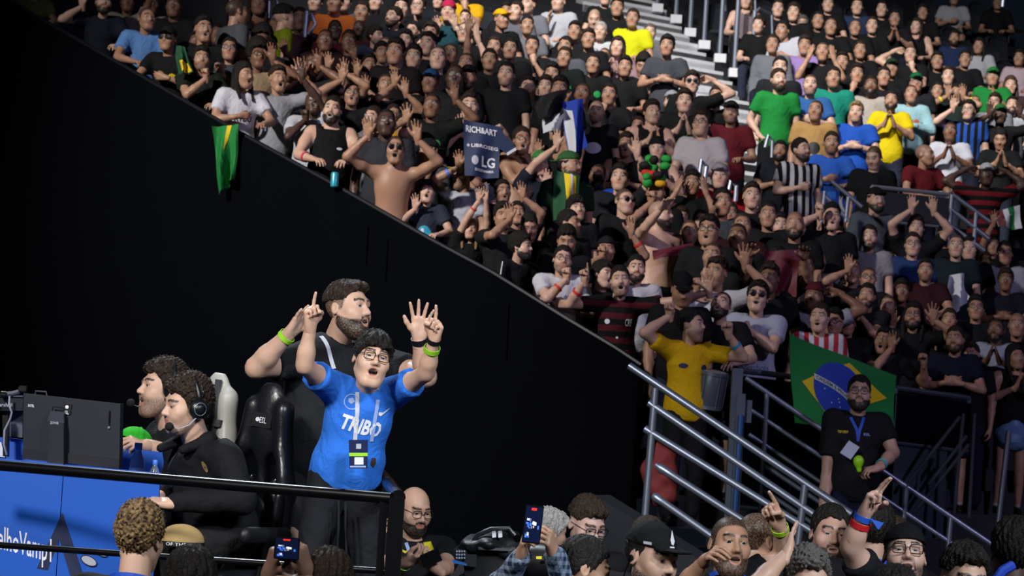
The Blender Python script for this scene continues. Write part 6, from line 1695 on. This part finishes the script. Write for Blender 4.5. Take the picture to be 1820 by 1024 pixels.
# B5 dark-haired man filming, plaid sleeves
b5 = floor_person(1041, 1014, 10.6, 'dark-haired man in a blue plaid shirt filming with a phone held above the camera', 60, 38, -14, 0,
    (A(926, 988, 10.5, 938, 920, 10.4, 895, 1040, 10.7, pose='grip', palm=(.9, -.2, 0)), A(985, 985, 10.5, 968, 930, 10.4, 1005, 1040, 10.6, pose='grip', palm=(-.9, .2, .1))), shirt='long', cloth='cloth_plaid', col='1d2c44', col2='8fa0b8', hair='short', hc='K', skin=(.42, .25, .17, 1))
wristband(b5, 'b', 'b8e23a', .15, .014); wristband(b5, 'b', '3fb9c9', .4, .012)
phone(947, 932, 10.3, .07, .148, 'tall phone filming the stage in both hands of the plaid-shirted man', .06)
b6 = floor_person(975, 948, 14.6, 'grey-haired woman in profile behind the raised phone', 60, 62, -2, -3, col='17191f', hair='fringe', hc='S', skin=(.5, .3, .22, 1), fem=1)
b7 = floor_person(1043, 934, 13.4, 'man in glasses and a black crew tee with head bowed, behind the man filming', 15, 15, -22, 0, col='0f1014', hair='top', hc='D', glasses=1, beard=.4, skin=(.5, .33, .28, 1))
px_print(b7, 'shirt', 'RIBO', 1081, 1000, 13.2, 19, m_white, hpx=7.5, bold=.03); px_print(b7, 'shirt', 'REW', 1080, 1010, 13.2, 18, m_white, hpx=7.5, bold=.03)
# B9 capped security man, B10 behind
b10 = floor_person(1152, 972, 12.2, 'man whose bare forehead shows above the black cap', 0, 10, 0, 0, col='121317', hair='short', hc='D')
b9 = floor_person(1158, 994, 10.4, 'bearded man in a black flat-brimmed cap with an earpiece', 20, 22, -8, 2, col='0b0c10', hair='short', hc='K', capc='0c0e12', beard=.75, skin=(.5, .31, .23, 1), chub=.4, headscale=1.03)
def head_decal(p, poly, name, m, off=.004):
    me = bpy.data.meshes.new(name); me.from_pydata([tuple(map(float, q)) for q in poly], [], [tuple(range(len(poly)))]); return child(name, me, p['root'], m, None, p['HM'])
def cap_front(u, v): t = u / .095; return V(.0865 * math.sin(t), .014 - .1075 * math.cos(t) + .25 * max(v - .06, 0), v)
head_decal(b9, [cap_front(x, z) for x, z in ((-.002, .125), (.006, .105), (.016, .085), (.008, .07), (-.004, .074), (-.01, .088))], 'cap_emblem', m_white)
head_decal(b9, [cap_front(x, z) for x, z in ((-.012, .066), (.014, .066), (.014, .061), (-.012, .061))], 'cap_emblem', m_white)
head_decal(b9, [cap_front(x, z) for x, z in ((-.115, .068), (-.085, .07), (-.085, .06), (-.115, .058))], 'side_print', mat('print_grey'))
mb = MB(); mb.lathe((-.083, .02, -.005), [(.004, 0), (.014, .004), (.012, .012), (.003, .014)], 12, (-1, 0, 0)); mb.tube([(-.09, .02, -.015), (-.088, .035, -.06), (-.08, .05, -.12)], .003, 6)
me = bpy.data.meshes.new('earpiece'); me.from_pydata(mb.v, [], mb.f); child('earpiece', me, b9['root'], m_plast, None, b9['HM'])
# B11 goatee man
b11 = floor_person(1297, 969, 11.5, 'dark-skinned man with a goatee, mouth open, one hand curled before his chest', 5, 8, 4, 3,
    (A(1252, 998, 11.2, 1270, 978, 11.1, 1215, 1045, 11.3, pose='pinch', palm=(.5, .2, -.6)), 'd'), col='0c0d11', hair='buzz', hc='K', skin=(.36, .2, .13, 1), beard=.75, mouth=.6)
neck_band(b11, m_lblue, .078, .01, -.5)
# B12 balding man, back of head to us, arm up
b12 = floor_person(1347, 962, 11.9, 'balding man turned to the right with a raised pointing hand and lime wristband', 60, 72, -4, 0,
    (A(1384, 930, 11.7, 1362, 892, 11.65, 1398, 985, 11.85, pose='point', palm=(-.3, -.9, 0)), 'd'), col='0b0c10', hair='buzz', hc='D', skin=(.52, .32, .23, 1))
wristband(b12, 'a', 'a6e22e', .12, .012)
# B13 white cap with raised flat hand
b13 = floor_person(1290, 1106, 9.9, 'person in a white cap at the bottom edge with one open hand raised', 150, 30, 0, 0,
    (A(1398, 985, 10.1, 1413, 925, 10.2, 1345, 1040, 10.0, pose='open', palm=(.95, .1, .1)), 'd'), col='14161c', hair='short', hc='K', capc='d4d4d6', skin=(.55, .35, .26, 1))
# B15 curly grey man
b15 = floor_person(1436, 1040, 10.1, 'curly grey-haired man at the bottom edge looking down', 0, 8, -6, -3, col='15171d', hair='curly', hc='I', skin=(.58, .37, .28, 1))
# B16 smiling man
b16 = floor_person(1475, 952, 12.4, 'smiling bearded man in a black crew tee behind the raised arm', 0, 6, 0, 4, col='0d0e12', hair='short', hc='K', beard=.85, mouth=.12, skin=(.48, .28, .22, 1))
px_print(b16, 'shirt', 'RIBO', 1501, 1012, 12.3, 20, m_white, hpx=8, bold=.03); px_print(b16, 'shirt', 'REW', 1500, 1022, 12.3, 19, m_white, hpx=8, bold=.03)
px_strip(b16, 'shirt', [(1488, 1000), (1489, 1024)], 6, 12.3, m_lblue)
b17 = floor_person(1553, 944, 12.1, 'dark-haired person seen from behind with a blue lanyard, right of the raised arm', 170, 10, 0, 0, col='0c0d12', hair='short', hc='K', skin=(.5, .3, .22, 1))
neck_band(b17, m_lblue, .08, .01)
b17b = floor_person(1590, 962, 12.8, 'person turned away whose ear shows above the glasses-wearer in the cap', 150, 0, 0, 0, col='111218', hair='buzz', hc='K', skin=(.25, .13, .08, 1))
b18 = floor_person(1608, 990, 10.9, 'man in a black cap and glasses gazing up with a tattooed arm raised', 0, -2, 16, 0,
    (A(1537, 912, 10.7, 1562, 862, 10.65, 1512, 972, 10.75, pose='two', palm=(.7, -.7, 0)), 'd'), col='111218', hair='short', hc='K', capc='0b0c10', capback=True, glasses=1, mouth=.45, beard=.7, skin=(.6, .38, .3, 1), headscale=.97,
    joints=dict(sa=P(1545, 1030, 10.85)))
wristband(b18, 'a', 'd8242c', .16, .011); wristband(b18, 'a', '2a62d8', .06, .011)
px_print(b18, 'body', 'ns', 1536, 1007, 10.8, 14, mat('tattoo_ink', '1a1a22', .6), 'tattoo', hpx=11)
mb = MB(); mb.prism([(0, 0, 0), (.05, 0, -.012), (.03, 0, -.04)], V(0, .004, 0)); me = bpy.data.meshes.new('band_tail'); me.from_pydata([tuple(np.array(q) + b18['J']['wra'] + V(.02, -.03, -.02)) for q in mb.v], [], mb.f); child('band_tail', me, b18['root'], mat('band_2a62d8'))
b19 = floor_person(1588, 1078, 9.4, 'dark crown of hair at the bottom edge below the man gazing up', 180, 0, 0, 0, col='0d0e13', hair='medium', hc='K')
b20 = floor_person(1714, 1034, 9.9, 'man with swept dark hair at the bottom right, eyes narrowed', 0, 10, -6, 3, col='15171d', hair='top', hc='K', skin=(.55, .34, .25, 1))
b21 = floor_person(1800, 985, 11.3, 'dark silhouette of a person at the bottom right corner', 180, 0, 0, 0, col='0a0b0f', hair='medium', hc='K', skin=(.1, .06, .05, 1))
r = MB().tube([P(1772, 1030, 10.4), P(1782, 1015, 10.4), P(1800, 1005, 10.42)], .02, 8).build('blue_scarf', mat('scarf_blue', '1c46c0', .7), None, True); tag(r, 'scrap of bright blue cloth at the bottom right corner', 'scarf')
# staff man on the stairs
D = 19.0
zf = P(1527, 700, D)[2] - 1.6
st_ = make_person(P(1527, 700, D), zf, None, 0, -6, 6, 0, (A(1462, 905, 18.85, 1455, 930, 18.85, 1470, 850, 19.0, palm=(1, 0, 0), pose='relaxed'), A(1560, 832, 18.7, 1528, 838, 18.65, 1588, 805, 18.95, palm=(0, .4, -1), pose='grip')),
    col='101116', hair='short', hc='K', skin=(.5, .3, .22, 1), beard=1.0, glasses=1, pants='0e1630', lod=0, label='bearded staff man in a black tee with a blue lanyard standing on the stairs', fat=.5, chub=.5)
px_strip(st_, 'shirt', [(1510, 742), (1520, 765), (1522, 785)], 5, D, m_lblue); px_strip(st_, 'shirt', [(1534, 742), (1525, 765), (1521, 785)], 5, D, m_lblue)
bg = quadpx(st_, 'badge', [(1509, 783), (1528, 795), (1512, 817), (1493, 805)], 18.78, mat('badge_white', 'b9c0d4', .5))
px_print(st_, 'shirt', 'TOP CREW', 1496, 768, D, 18, m_yel, hpx=4.5, bold=.02); px_print(st_, 'shirt', 'ESL', 1538, 773, D, 12, m_lany, hpx=4, bold=.02)
wristband(st_, 'b', '4fc4cf', .25, .012)
tg = empty('toy_hand', P(1526, 835, 18.62), 'lime green inflatable toy in the hand of the staff man', 'toy')
v_, q_ = solid([ell(P(1526, 820, 18.62), (.038, .034, .042), k=.02), cap(P(1526, 828, 18.62), P(1527, 836, 18.62), .018, k=.02)], .007)
child('bulb', mesh_np('bulb', v_ - np.array(tg.location), q_), tg, mat('lime_rubber', '9be01a', .4))

# ------------------------------------------------------------------ cloths, flags and small things in the crowd
def cloth(name, corners, label, cat, m, nu=24, nv=16, wave=.03, freq=(9, 5), sag=0.0, parts=None, group=None):
    """a hanging cloth between four corner points (tl, tr, br, bl), waved across its own normal, with a real thickness"""
    tl, tr, br, bl = [np.asarray(c, float) for c in corners]
    n = nrm(np.cross(tr - tl, bl - tl)); 
    def f(u, v, e=0.0):
        q = (tl * (1 - u) + tr * u) * (1 - v) + (bl * (1 - u) + br * u) * v
        return q + n * (wave * math.sin(freq[0] * u + 2.2 * v) * (.35 + .65 * v) + wave * .6 * math.sin(freq[1] * v + 5 * u)) - V(0, 0, sag * math.sin(math.pi * u) * (1 - v)) + n * e
    mb = MB()
    for side in (0, 1): mb.add([f(i / nu, j / nv, .006 * side) for j in range(nv + 1) for i in range(nu + 1)], [((j * (nu + 1) + i, j * (nu + 1) + i + 1, (j + 1) * (nu + 1) + i + 1, (j + 1) * (nu + 1) + i) if side == 0 else (j * (nu + 1) + i, (j + 1) * (nu + 1) + i, (j + 1) * (nu + 1) + i + 1, j * (nu + 1) + i + 1)) for j in range(nv) for i in range(nu)])
    g = empty(name, V(*np.mean([bl, br], 0)), label, cat, group); mb.build('fabric', m, g, True)
    sgn = -1 if (f(.5, .5, .1) - EYE) @ (f(.5, .5, .1) - EYE) > (f(.5, .5, -.1) - EYE) @ (f(.5, .5, -.1) - EYE) else 1
    F = lambda u, v, k=1: f(u, v, (.006 if sgn > 0 else 0) + sgn * .004 * k)
    def patch(poly, nm, mm, k=1, rings=6):
        c = np.mean(np.array(poly), 0); vs = [F(*c, k)]; fs = []; m_ = len(poly)
        dens = []
        for i in range(m_):
            a, b = np.array(poly[i]), np.array(poly[(i + 1) % m_])
            for t in range(4): dens.append(a + (b - a) * t / 4)
        M_ = len(dens)
        for r in range(1, rings + 1): vs += [F(*(c + (np.array(q) - c) * r / rings), k) for q in dens]
        for i in range(M_): fs.append((0, 1 + i, 1 + (i + 1) % M_))
        for r in range(rings - 1):
            for i in range(M_): j = (i + 1) % M_; fs.append((1 + r * M_ + i, 1 + (r + 1) * M_ + i, 1 + (r + 1) * M_ + j, 1 + r * M_ + j))
        return MB().add(vs, fs).build(nm, mm, g, True)
    return g, F, patch
m_fg = mat('flag_green', '0d7a34', .8); m_fy = mat('flag_yellow', 'e0c214', .8); m_fb = mat('flag_blue', '1c3fa8', .8); m_fw = mat('flag_white', 'cfd4dc', .8)
g, F, patch = cloth('brazil_flag', [P(1404, 594, 19.55), P(1592, 668, 19.9), P(1586, 772, 19.9), P(1414, 752, 19.55)], 'large green flag with a yellow rhombus and blue disc draped over the barrier', 'flag', m_fg, 30, 20, .025)
patch([(.1, .5), (.55, .08), (.93, .42), (.36, .97)], 'rhombus', m_fy, 1, 8)
dc = [(.43 + .235 * math.cos(t), .5 + .36 * math.sin(t) - .05 * math.cos(t)) for t in np.linspace(0, 2 * math.pi, 25)[:-1]]; patch(dc, 'disc', m_fb, 2, 8)
band = [(u, .36 + .75 * (u - .2) ** 2 + .32 * (u - .2)) for u in np.linspace(.21, .655, 9)]
patch_v = [F(u, v, 3) for u, v in band] + [F(u, v + .075, 3) for u, v in band]
MB().add(patch_v, [(i, i + 1, i + 10, i + 9) for i in range(8)]).build('motto_band', m_fw, g, True)
lettering('ORDEM E PROGRESSO', lambda u, v: F(.225 + .41 * u, .36 + .75 * (.025 + .41 * u) ** 2 + .32 * (.025 + .41 * u) + .062 - .05 * v, 4), 'lettering', mat('motto_green', '1f6a3c', .7), g, width=1.0, height=1.0, bold=.01)
rs = random.Random(3)
for i in range(16):
    t = rs.uniform(0, 6.28); rr_ = rs.uniform(.2, .85); cu, cv = .43 + .21 * rr_ * math.cos(t), .56 + .3 * rr_ * math.sin(t)
    if cv > .52: MB().add([F(cu - .007, cv, 3), F(cu, cv - .013, 3), F(cu + .007, cv, 3), F(cu, cv + .013, 3)], [(0, 1, 2, 3)]).build('star', m_fw, g)
g, F, patch = cloth('green_flag', [P(376, 224, (on_wall(400, 232)[1]) + -0.1), P(426, 222, (on_wall(400, 232)[1]) + -0.14), P(418, 318, (on_wall(400, 232)[1]) + -0.18), P(388, 344, (on_wall(400, 232)[1]) + -0.16)], 'crumpled green flag hanging over the wall from the long-haired woman', 'flag', m_fg, 14, 16, .05, (11, 6))
patch([(.55, .0), (.72, 0), (.6, .25), (.45, .42)], 'yellow_stripe', m_fy, 1, 4)
g, F, patch = cloth('sponsor_jersey', [P(824, 212, (FD(824, 212, 890, 318)) + -0.26), P(890, 226, (FD(824, 212, 890, 318)) + -0.24), P(886, 318, (FD(824, 212, 890, 318)) + -0.3), P(826, 312, (FD(824, 212, 890, 318)) + -0.32)], 'navy sponsor jersey held up like a banner in the crowd', 'jersey', mat('jersey_navy', '14284e', .7), 16, 16, .02)
for s_, v_, u0, u1, hh in (('RICH&ART', .2, .06, .9, .11), ('LIBROSEG', .47, .2, .95, .06), ('LG', .8, .5, .88, .18), ('ENGENHARIA', .9, .3, .85, .045)):
    lettering(s_, lambda u, v, a=u0, b=u1, y=v_, h=hh: F(a + (b - a) * u, y - h * v, 2), 'lettering', m_white, g, width=1.0, height=1.0, bold=.02)
patch([(.3 + .1 * math.cos(t), .71 + .085 * math.sin(t)) for t in np.linspace(0, 6.28, 13)[:-1]], 'logo_disc', mat('print_grey'), 1, 2)
patch([(.12 + .04 * math.cos(t), .44 + .03 * math.sin(t)) for t in np.linspace(0, 6.28, 9)[:-1]], 'logo_disc', mat('print_grey'), 1, 2)
a_ = [*[P(x_, y_, FD(824, 212, 890, 318) - .27) for x_, y_ in ((886, 226), (916, 262), (900, 272), (884, 262))]]
MB().prism(a_, V(0, .03, 0)).build('sleeve', mat('jersey_navy'), g); MB().prism([a_[1], a_[2], a_[2] + V(.01, 0, -.02), a_[1] + V(.012, 0, -.02)], V(0, .032, 0)).build('sleeve_hem', m_fw, g)
cloth('black_cloth', [P(950, 168, (FD(950, 160, 1010, 236)) + -0.26), P(1008, 160, (FD(950, 160, 1010, 236)) + -0.2), P(1000, 205, (FD(950, 160, 1010, 236)) + -0.3), P(958, 212, (FD(950, 160, 1010, 236)) + -0.3)], 'black cloth waved in the crowd left of the blue and white flag', 'flag', mat('cloth_black', '08080b', .8), 12, 12, .06, (8, 5))
g, F, patch = cloth('blue_white_flag', [P(1000, 180, (FD(1000, 176, 1042, 278)) + -0.26), P(1036, 176, (FD(1000, 176, 1042, 278)) + -0.2), P(1042, 262, (FD(1000, 176, 1042, 278)) + -0.3), P(1012, 278, (FD(1000, 176, 1042, 278)) + -0.3)], 'blue and white flag waved in the crowd', 'flag', m_fb, 12, 16, .05, (8, 5)); patch([(.02, .1), (.4, .2), (.3, .98), (.02, .98)], 'white_field', m_fw, 1, 4)
cloth('white_flag', [P(965, 200, (FD(950, 160, 1010, 236)) + -0.22), P(1005, 205, (FD(950, 160, 1010, 236)) + -0.2), P(1010, 232, (FD(950, 160, 1010, 236)) + -0.24), P(966, 236, (FD(950, 160, 1010, 236)) + -0.26)], 'white cloth bunched below the black cloth', 'flag', m_fw, 10, 10, .06, (7, 5))
g, F, patch = cloth('flag_cape', [P(985, 300, (CD('green bandana')) + -0.13), P(1030, 312, (CD('green bandana')) + -0.1), P(1026, 400, (CD('green bandana')) + -0.16), P(985, 402, (CD('green bandana')) + -0.2)], 'green and yellow flag worn as a cape by the man in the green bandana', 'flag', mat('cape_green', '0f4a2a', .8), 12, 14, .04, (8, 4)); patch([(.4, .02), (.85, .05), (.95, .6), (.5, .95)], 'yellow_field', m_fy, 1, 4); patch([(.62, .02), (.72, .04), (.78, .6), (.68, .6)], 'white_fold', m_fw, 2, 3)
g, F, patch = cloth('blue_club_flag', [P(1487, 318, (CD('laughing man in a royal')) + -0.3), P(1562, 322, (CD('laughing man in a royal')) + -0.2), P(1560, 392, (CD('laughing man in a royal')) + -0.25), P(1488, 392, (CD('laughing man in a royal')) + -0.35)], 'blue flag with a white disc hanging left of the grey board barrier', 'flag', mat('club_blue', '1a45b8', .8), 16, 14, .025)
patch([(.32 + .26 * math.cos(t), .55 + .36 * math.sin(t)) for t in np.linspace(0, 6.28, 21)[:-1]], 'white_disc', m_fw, 1, 4); patch([(.32 + .2 * math.cos(t), .57 + .27 * math.sin(t)) for t in np.linspace(0, 6.28, 21)[:-1]], 'inner_disc', mat('club_blue'), 2, 4)
for su, sv in ((.22, .5), (.38, .44), (.3, .66), (.44, .6)): patch([(su + .025 * math.cos(t) * (1 if i % 2 else .5), sv + .04 * math.sin(t) * (1 if i % 2 else .5)) for i, t in enumerate(np.linspace(0, 6.28, 11)[:-1])], 'star', m_fw, 3, 2)
patch([(.27, .1), (.37, .12), (.5, .08), (.5, .18), (.27, .18)], 'crown_mark', mat('orange_print', 'c0602a', .7), 1, 2)
cloth('maroon_jersey', [P(1360, 445, (CD('holding up the maroon')) + -0.36), P(1424, 444, (CD('holding up the maroon')) + -0.3), P(1412, 530, (CD('holding up the maroon')) + -0.36), P(1358, 520, (CD('holding up the maroon')) + -0.4)], 'maroon jersey held up in the dim crowd', 'jersey', mat('jersey_maroon', '5a0d20', .6), 14, 14, .04)
cloth('maroon_cloth', [P(1160, 445, (CD('bald bearded shirtless')) + -0.26), P(1232, 432, (CD('bald bearded shirtless')) + -0.2), P(1230, 446, (CD('bald bearded shirtless')) + -0.22), P(1162, 462, (CD('bald bearded shirtless')) + -0.28)], 'rolled maroon cloth stretched before the bald shirtless man', 'scarf', mat('jersey_maroon'), 10, 5, .02)
cloth('white_cloth', [P(1688, 488, (CD('dark teal')) + -0.25), P(1712, 486, (CD('dark teal')) + -0.2), P(1724, 535, (CD('dark teal')) + -0.25), P(1690, 562, (CD('dark teal')) + -0.3)], 'white shirt hanging from the hand of the man in the teal jersey', 'shirt', m_fw, 10, 12, .05, (8, 5))
g, F, patch = cloth('tricolour_cloth', [P(1770, 375, (CD('white cap and red striped')) + -0.2), P(1812, 365, (CD('white cap and red striped')) + -0.16), P(1815, 408, (CD('white cap and red striped')) + -0.2), P(1775, 402, (CD('white cap and red striped')) + -0.24)], 'striped green, white and maroon cloth at the right edge', 'scarf', m_fw, 10, 8, .03); patch([(.0, 0), (.3, 0), (.3, 1), (0, 1)], 'maroon_stripe', mat('jersey_maroon'), 1, 2); patch([(.5, 0), (.75, 0), (.75, 1), (.5, 1)], 'green_stripe', m_fg, 1, 2)
g, F, patch = cloth('scarf_flag', [P(310, 78, (CD('pressing a fist')) + -0.12), P(328, 84, (CD('pressing a fist')) + -0.1), P(342, 130, (CD('pressing a fist')) + -0.14), P(318, 132, (CD('pressing a fist')) + -0.16)], 'green and yellow flag over the shoulder beside the fist-biting man', 'scarf', mat('cape_green'), 8, 10, .03); patch([(.2, .55), (.9, .6), (.95, .95), (.2, .95)], 'yellow_end', m_fy, 1, 3)
# can held by the man in the black tank top, drum, red bag, coloured hat
b_ = P(594, 333, min(CD('stocky bearded') - .3, on_wall(594, 333)[1] - .06)); g = empty('drink_can', b_, 'turquoise drink can in the hands of the man in the black tank top', 'can')
MB().lathe(b_, [(.026, 0), (.033, .008), (.033, .11), (.026, .122), (.024, .12)], 16).build('body', mat('can_turquoise', '3fa8bf', .3, .3), g, True); MB().lathe(b_ + V(0, 0, .118), [(.024, 0), (.024, .003)], 14).build('lid', m_steel, g, True)
b_ = P(1256, 722, CD('yellow football shirt') + .05); g = empty('drum', b_, 'grey drum hanging beside the man in the yellow football shirt', 'drum')
ax = nrm(V(.12, -.15, 1)); MB().lathe(b_, [(.1, 0), (.105, .01), (.105, .25), (.1, .26)], 24, ax).build('shell', mat('drum_grey', '59626c', .4, .3), g, True)
MB().lathe(b_ + ax * .25, [(.112, -.012), (.112, .012), (.104, .014), (.104, .004)], 24, ax).build('hoop', m_steel, g, True); MB().lathe(b_ + ax * .0, [(.112, -.012), (.112, .012)], 24, ax).build('hoop', m_steel, g, True)
MB().lathe(b_ + ax * .262, [(.1, 0), (.09, .003)], 20, ax).build('drumhead', mat('drumhead', '8c8c8c', .6), g, True)
for k in range(6):
    t = k * math.pi / 3; u = nrm(np.cross(ax, V(0, 1, 0))); w = np.cross(ax, u); o = (u * math.cos(t) + w * math.sin(t)) * .112
    MB().tube([b_ + o, b_ + o + ax * .26], .005, 6).build('tension_rod', m_steel, g)
v_, q_ = solid([ell(P(1172, 838, 16.42), (.11, .07, .2), k=.05), ell(P(1182, 870, 16.42), (.08, .06, .1), k=.05), cap(P(1190, 800, 16.42), P(1186, 830, 16.42), .05, k=.05), wrinkle(.01, 8)], .014)
o_ = bpy.data.objects.new('red_jacket', mesh_np('red_jacket', v_ - P(1176, 880, 16.42), q_)); COL.objects.link(o_); o_.location = P(1176, 880, 16.42); o_.data.materials.append(mat('jacket_red', '742222', .8, bump=.3)); tag(o_, 'red jacket hanging behind the front railing below the man in yellow', 'jacket')
hp_ = P(1163, 306, CD('beside the coloured hat') - .1); g = empty('festive_hat', hp_ - V(0, 0, .1), 'puffy hat in green, red, yellow and black patches worn high in the crowd', 'hat')
rs = random.Random(11)
for i in range(18):
    v3 = V(rs.uniform(-.1, .1), rs.uniform(-.08, .05), rs.uniform(-.12, .12)); cc = rs.choice(['hat_green:1f9a3a', 'hat_red:c02a1c', 'hat_yellow:d8a018', 'hat_black:101010']).split(':')
    v_, q_ = solid([ell((0, 0, 0), (.05, .04, .035), rotz(rs.uniform(0, 3)) @ rotx(rs.uniform(-1, 1)))], .012)
    child('puff', mesh_np('puff', v_ + v3 + V(0, 0, .1), q_), g, mat(cc[0], cc[1], .8))
# denim skirt of the clapping woman and prints on a few crowd shirts
def by(s): 
    for k_, v_ in PEOPLE.items():
        if s in k_: return v_
w_ = by('denim skirt')
if w_:
    J = w_['J']; me = w_['trousers']; 
    v_, q_ = solid([cap(J['pel'] + V(0, 0, .06), J['pel'] - V(0, 0, .12), .135, .185, k=.02), ('p', J['pel'] - V(0, 0, .27), (0, 0, -1)), ('p', J['pel'] + V(0, 0, .1), (0, 0, 1)), wrinkle(.006, 2)], .022)
    me.data = mesh_np('skirt', v_, q_); me.data.materials.append(MATS['cloth_plain']); me.color = hx('5f7fa6'); me.name = 'skirt'
def tprint(key, s, cx, cz, w, m, h=None, part='shirt', **k):
    p = by(key)
    if p and part in p: print_on(p, part, s, cx, cz, w, m, 'lettering', h, **k)
tprint('long dark hair in a white printed tee', 'FKYDU', 0, .27, .2, mat('print_dark'), .05, bold=.03)
tprint('biting his knuckles', '.', 0, .2, .02, m_yel)
def tpatch(key, cx, cz, r, m, name='crest', sx=1.0):
    p = by(key)
    if p and 'shirt' in p:
        g_ = grid_geo([(r * sx + r * sx * math.cos(t), .5 + r * math.sin(t)) for t in np.linspace(0, 2 * math.pi, 13)[:-1]]); print_on(p, 'shirt', '', cx, cz, 2 * r * sx, m, name, 1.0, geo=g_)
tpatch('flung', 0, .2, .01, m_white)
p = by('arms flung wide')
if p: print_on(p, 'shirt', 'CRF', .09, .33, .06, m_white, 'crest', .06, bold=.02); tpatch('arms flung wide', -.09, .33, .022, m_white, 'maker_mark')
p = by('yellow football shirt')
if p: tpatch('yellow football shirt', .1, .33, .03, mat('crest_navy', '1a2250'), 'crest'); tpatch('yellow football shirt', -.08, .34, .02, mat('crest_navy'), 'maker_mark', 1.8)
p = by('white and blue football jersey')
if p: tpatch('white and blue football jersey', .08, .32, .035, mat('crest_blue', '4a78d8'), 'crest'); print_on(p, 'shirt', 'sportsbola', 0, .12, .24, mat('print_teal', '2f7f86'), 'lettering', .055)
p = by('broad man in sunglasses')
if p: print_on(p, 'shirt', 'KZNG', -.06, .28, .09, mat('print_grey'), 'lettering', .015)
p = by('turquoise tee shouting')
if p: tpatch('turquoise tee shouting', 0, .2, .1, mat('print_turquoise', '2a9fc0'), 'printed_panel', .8); tpatch('turquoise tee shouting', -.01, .16, .035, mat('print_teal'), 'printed_figure'); tpatch('turquoise tee shouting', -.02, .24, .03, m_white, 'printed_figure', .6)
tpatch('dark glasses with a yellow crest', .08, .3, .035, m_yel); tpatch('dark glasses with a yellow crest', -.08, .31, .015, m_yel, 'maker_mark', 1.8)
tpatch('tan printed tee', 0, .25, .07, mat('print_dark'), 'printed_panel'); tpatch('white print', 0, .28, .06, m_white, 'printed_figure', 1.4)
tpatch('black tank top leaning', .08, .32, .012, m_white, 'swoosh_print', 2.2)
tpatch('blue tee with joined', 0, .22, .04, mat('print_grey'), 'printed_figure'); tpatch('pale blue sweatshirt', .08, .32, .03, mat('orange_print'), 'crest')
for key in ('green patch left', 'green patch at the centre', 'black and green jersey clapping', 'black and green jersey looking down at his hands', 'black and green jersey looking down behind', 'jersey with green trim'): tpatch(key, .07, .31, .04, mat('print_green', '1f9a4a'), 'green_print')
tpatch('blue and black striped', 0, .2, .06, m_white, 'number_print', .8)
p = by('shoulder stripes')
if p:
    for i in range(3): 
        me = MB(); S_, E_ = p['J']['sa'], p['J']['ela']; 
        me.tube([S_ + V(-.02, -.06 - .0 , .055 - .02 * i) + (E_ - S_) * .05, S_ + V(-.04, -.07, .01 - .02 * i) + (E_ - S_) * .45], .006, 6); m2 = bpy.data.meshes.new('stripe'); m2.from_pydata(me.v, [], me.f); child('stripe', m2, p['root'], m_white)
for key, n, c_ in (('arms flung wide', 'a', 'e03a3a'), ('biting his knuckles', 'a', 'd83a3a'), ('black tank top leaning', 'a', 'e04a6a'), ('yellow football shirt', 'b', '3f9fd8'), ('yellow-green hat', 'a', '3a78e0'), ('above the head with yellow', 'a', 'e0cc2a'), ('above the head with yellow', 'b', 'e0cc2a'), ('tattooed arm raised and', 'b', 'd83a3a'), ('fair hair clapping', 'a', 'd8404a'), ('arm hanging over the wall', 'a', 'c8ccd6'), ('hands raised before him', 'b', '15161a')):
    p = by(key)
    if p: wristband(p, n, c_, .4, .012)
p = by('long dark hair in a white printed tee')
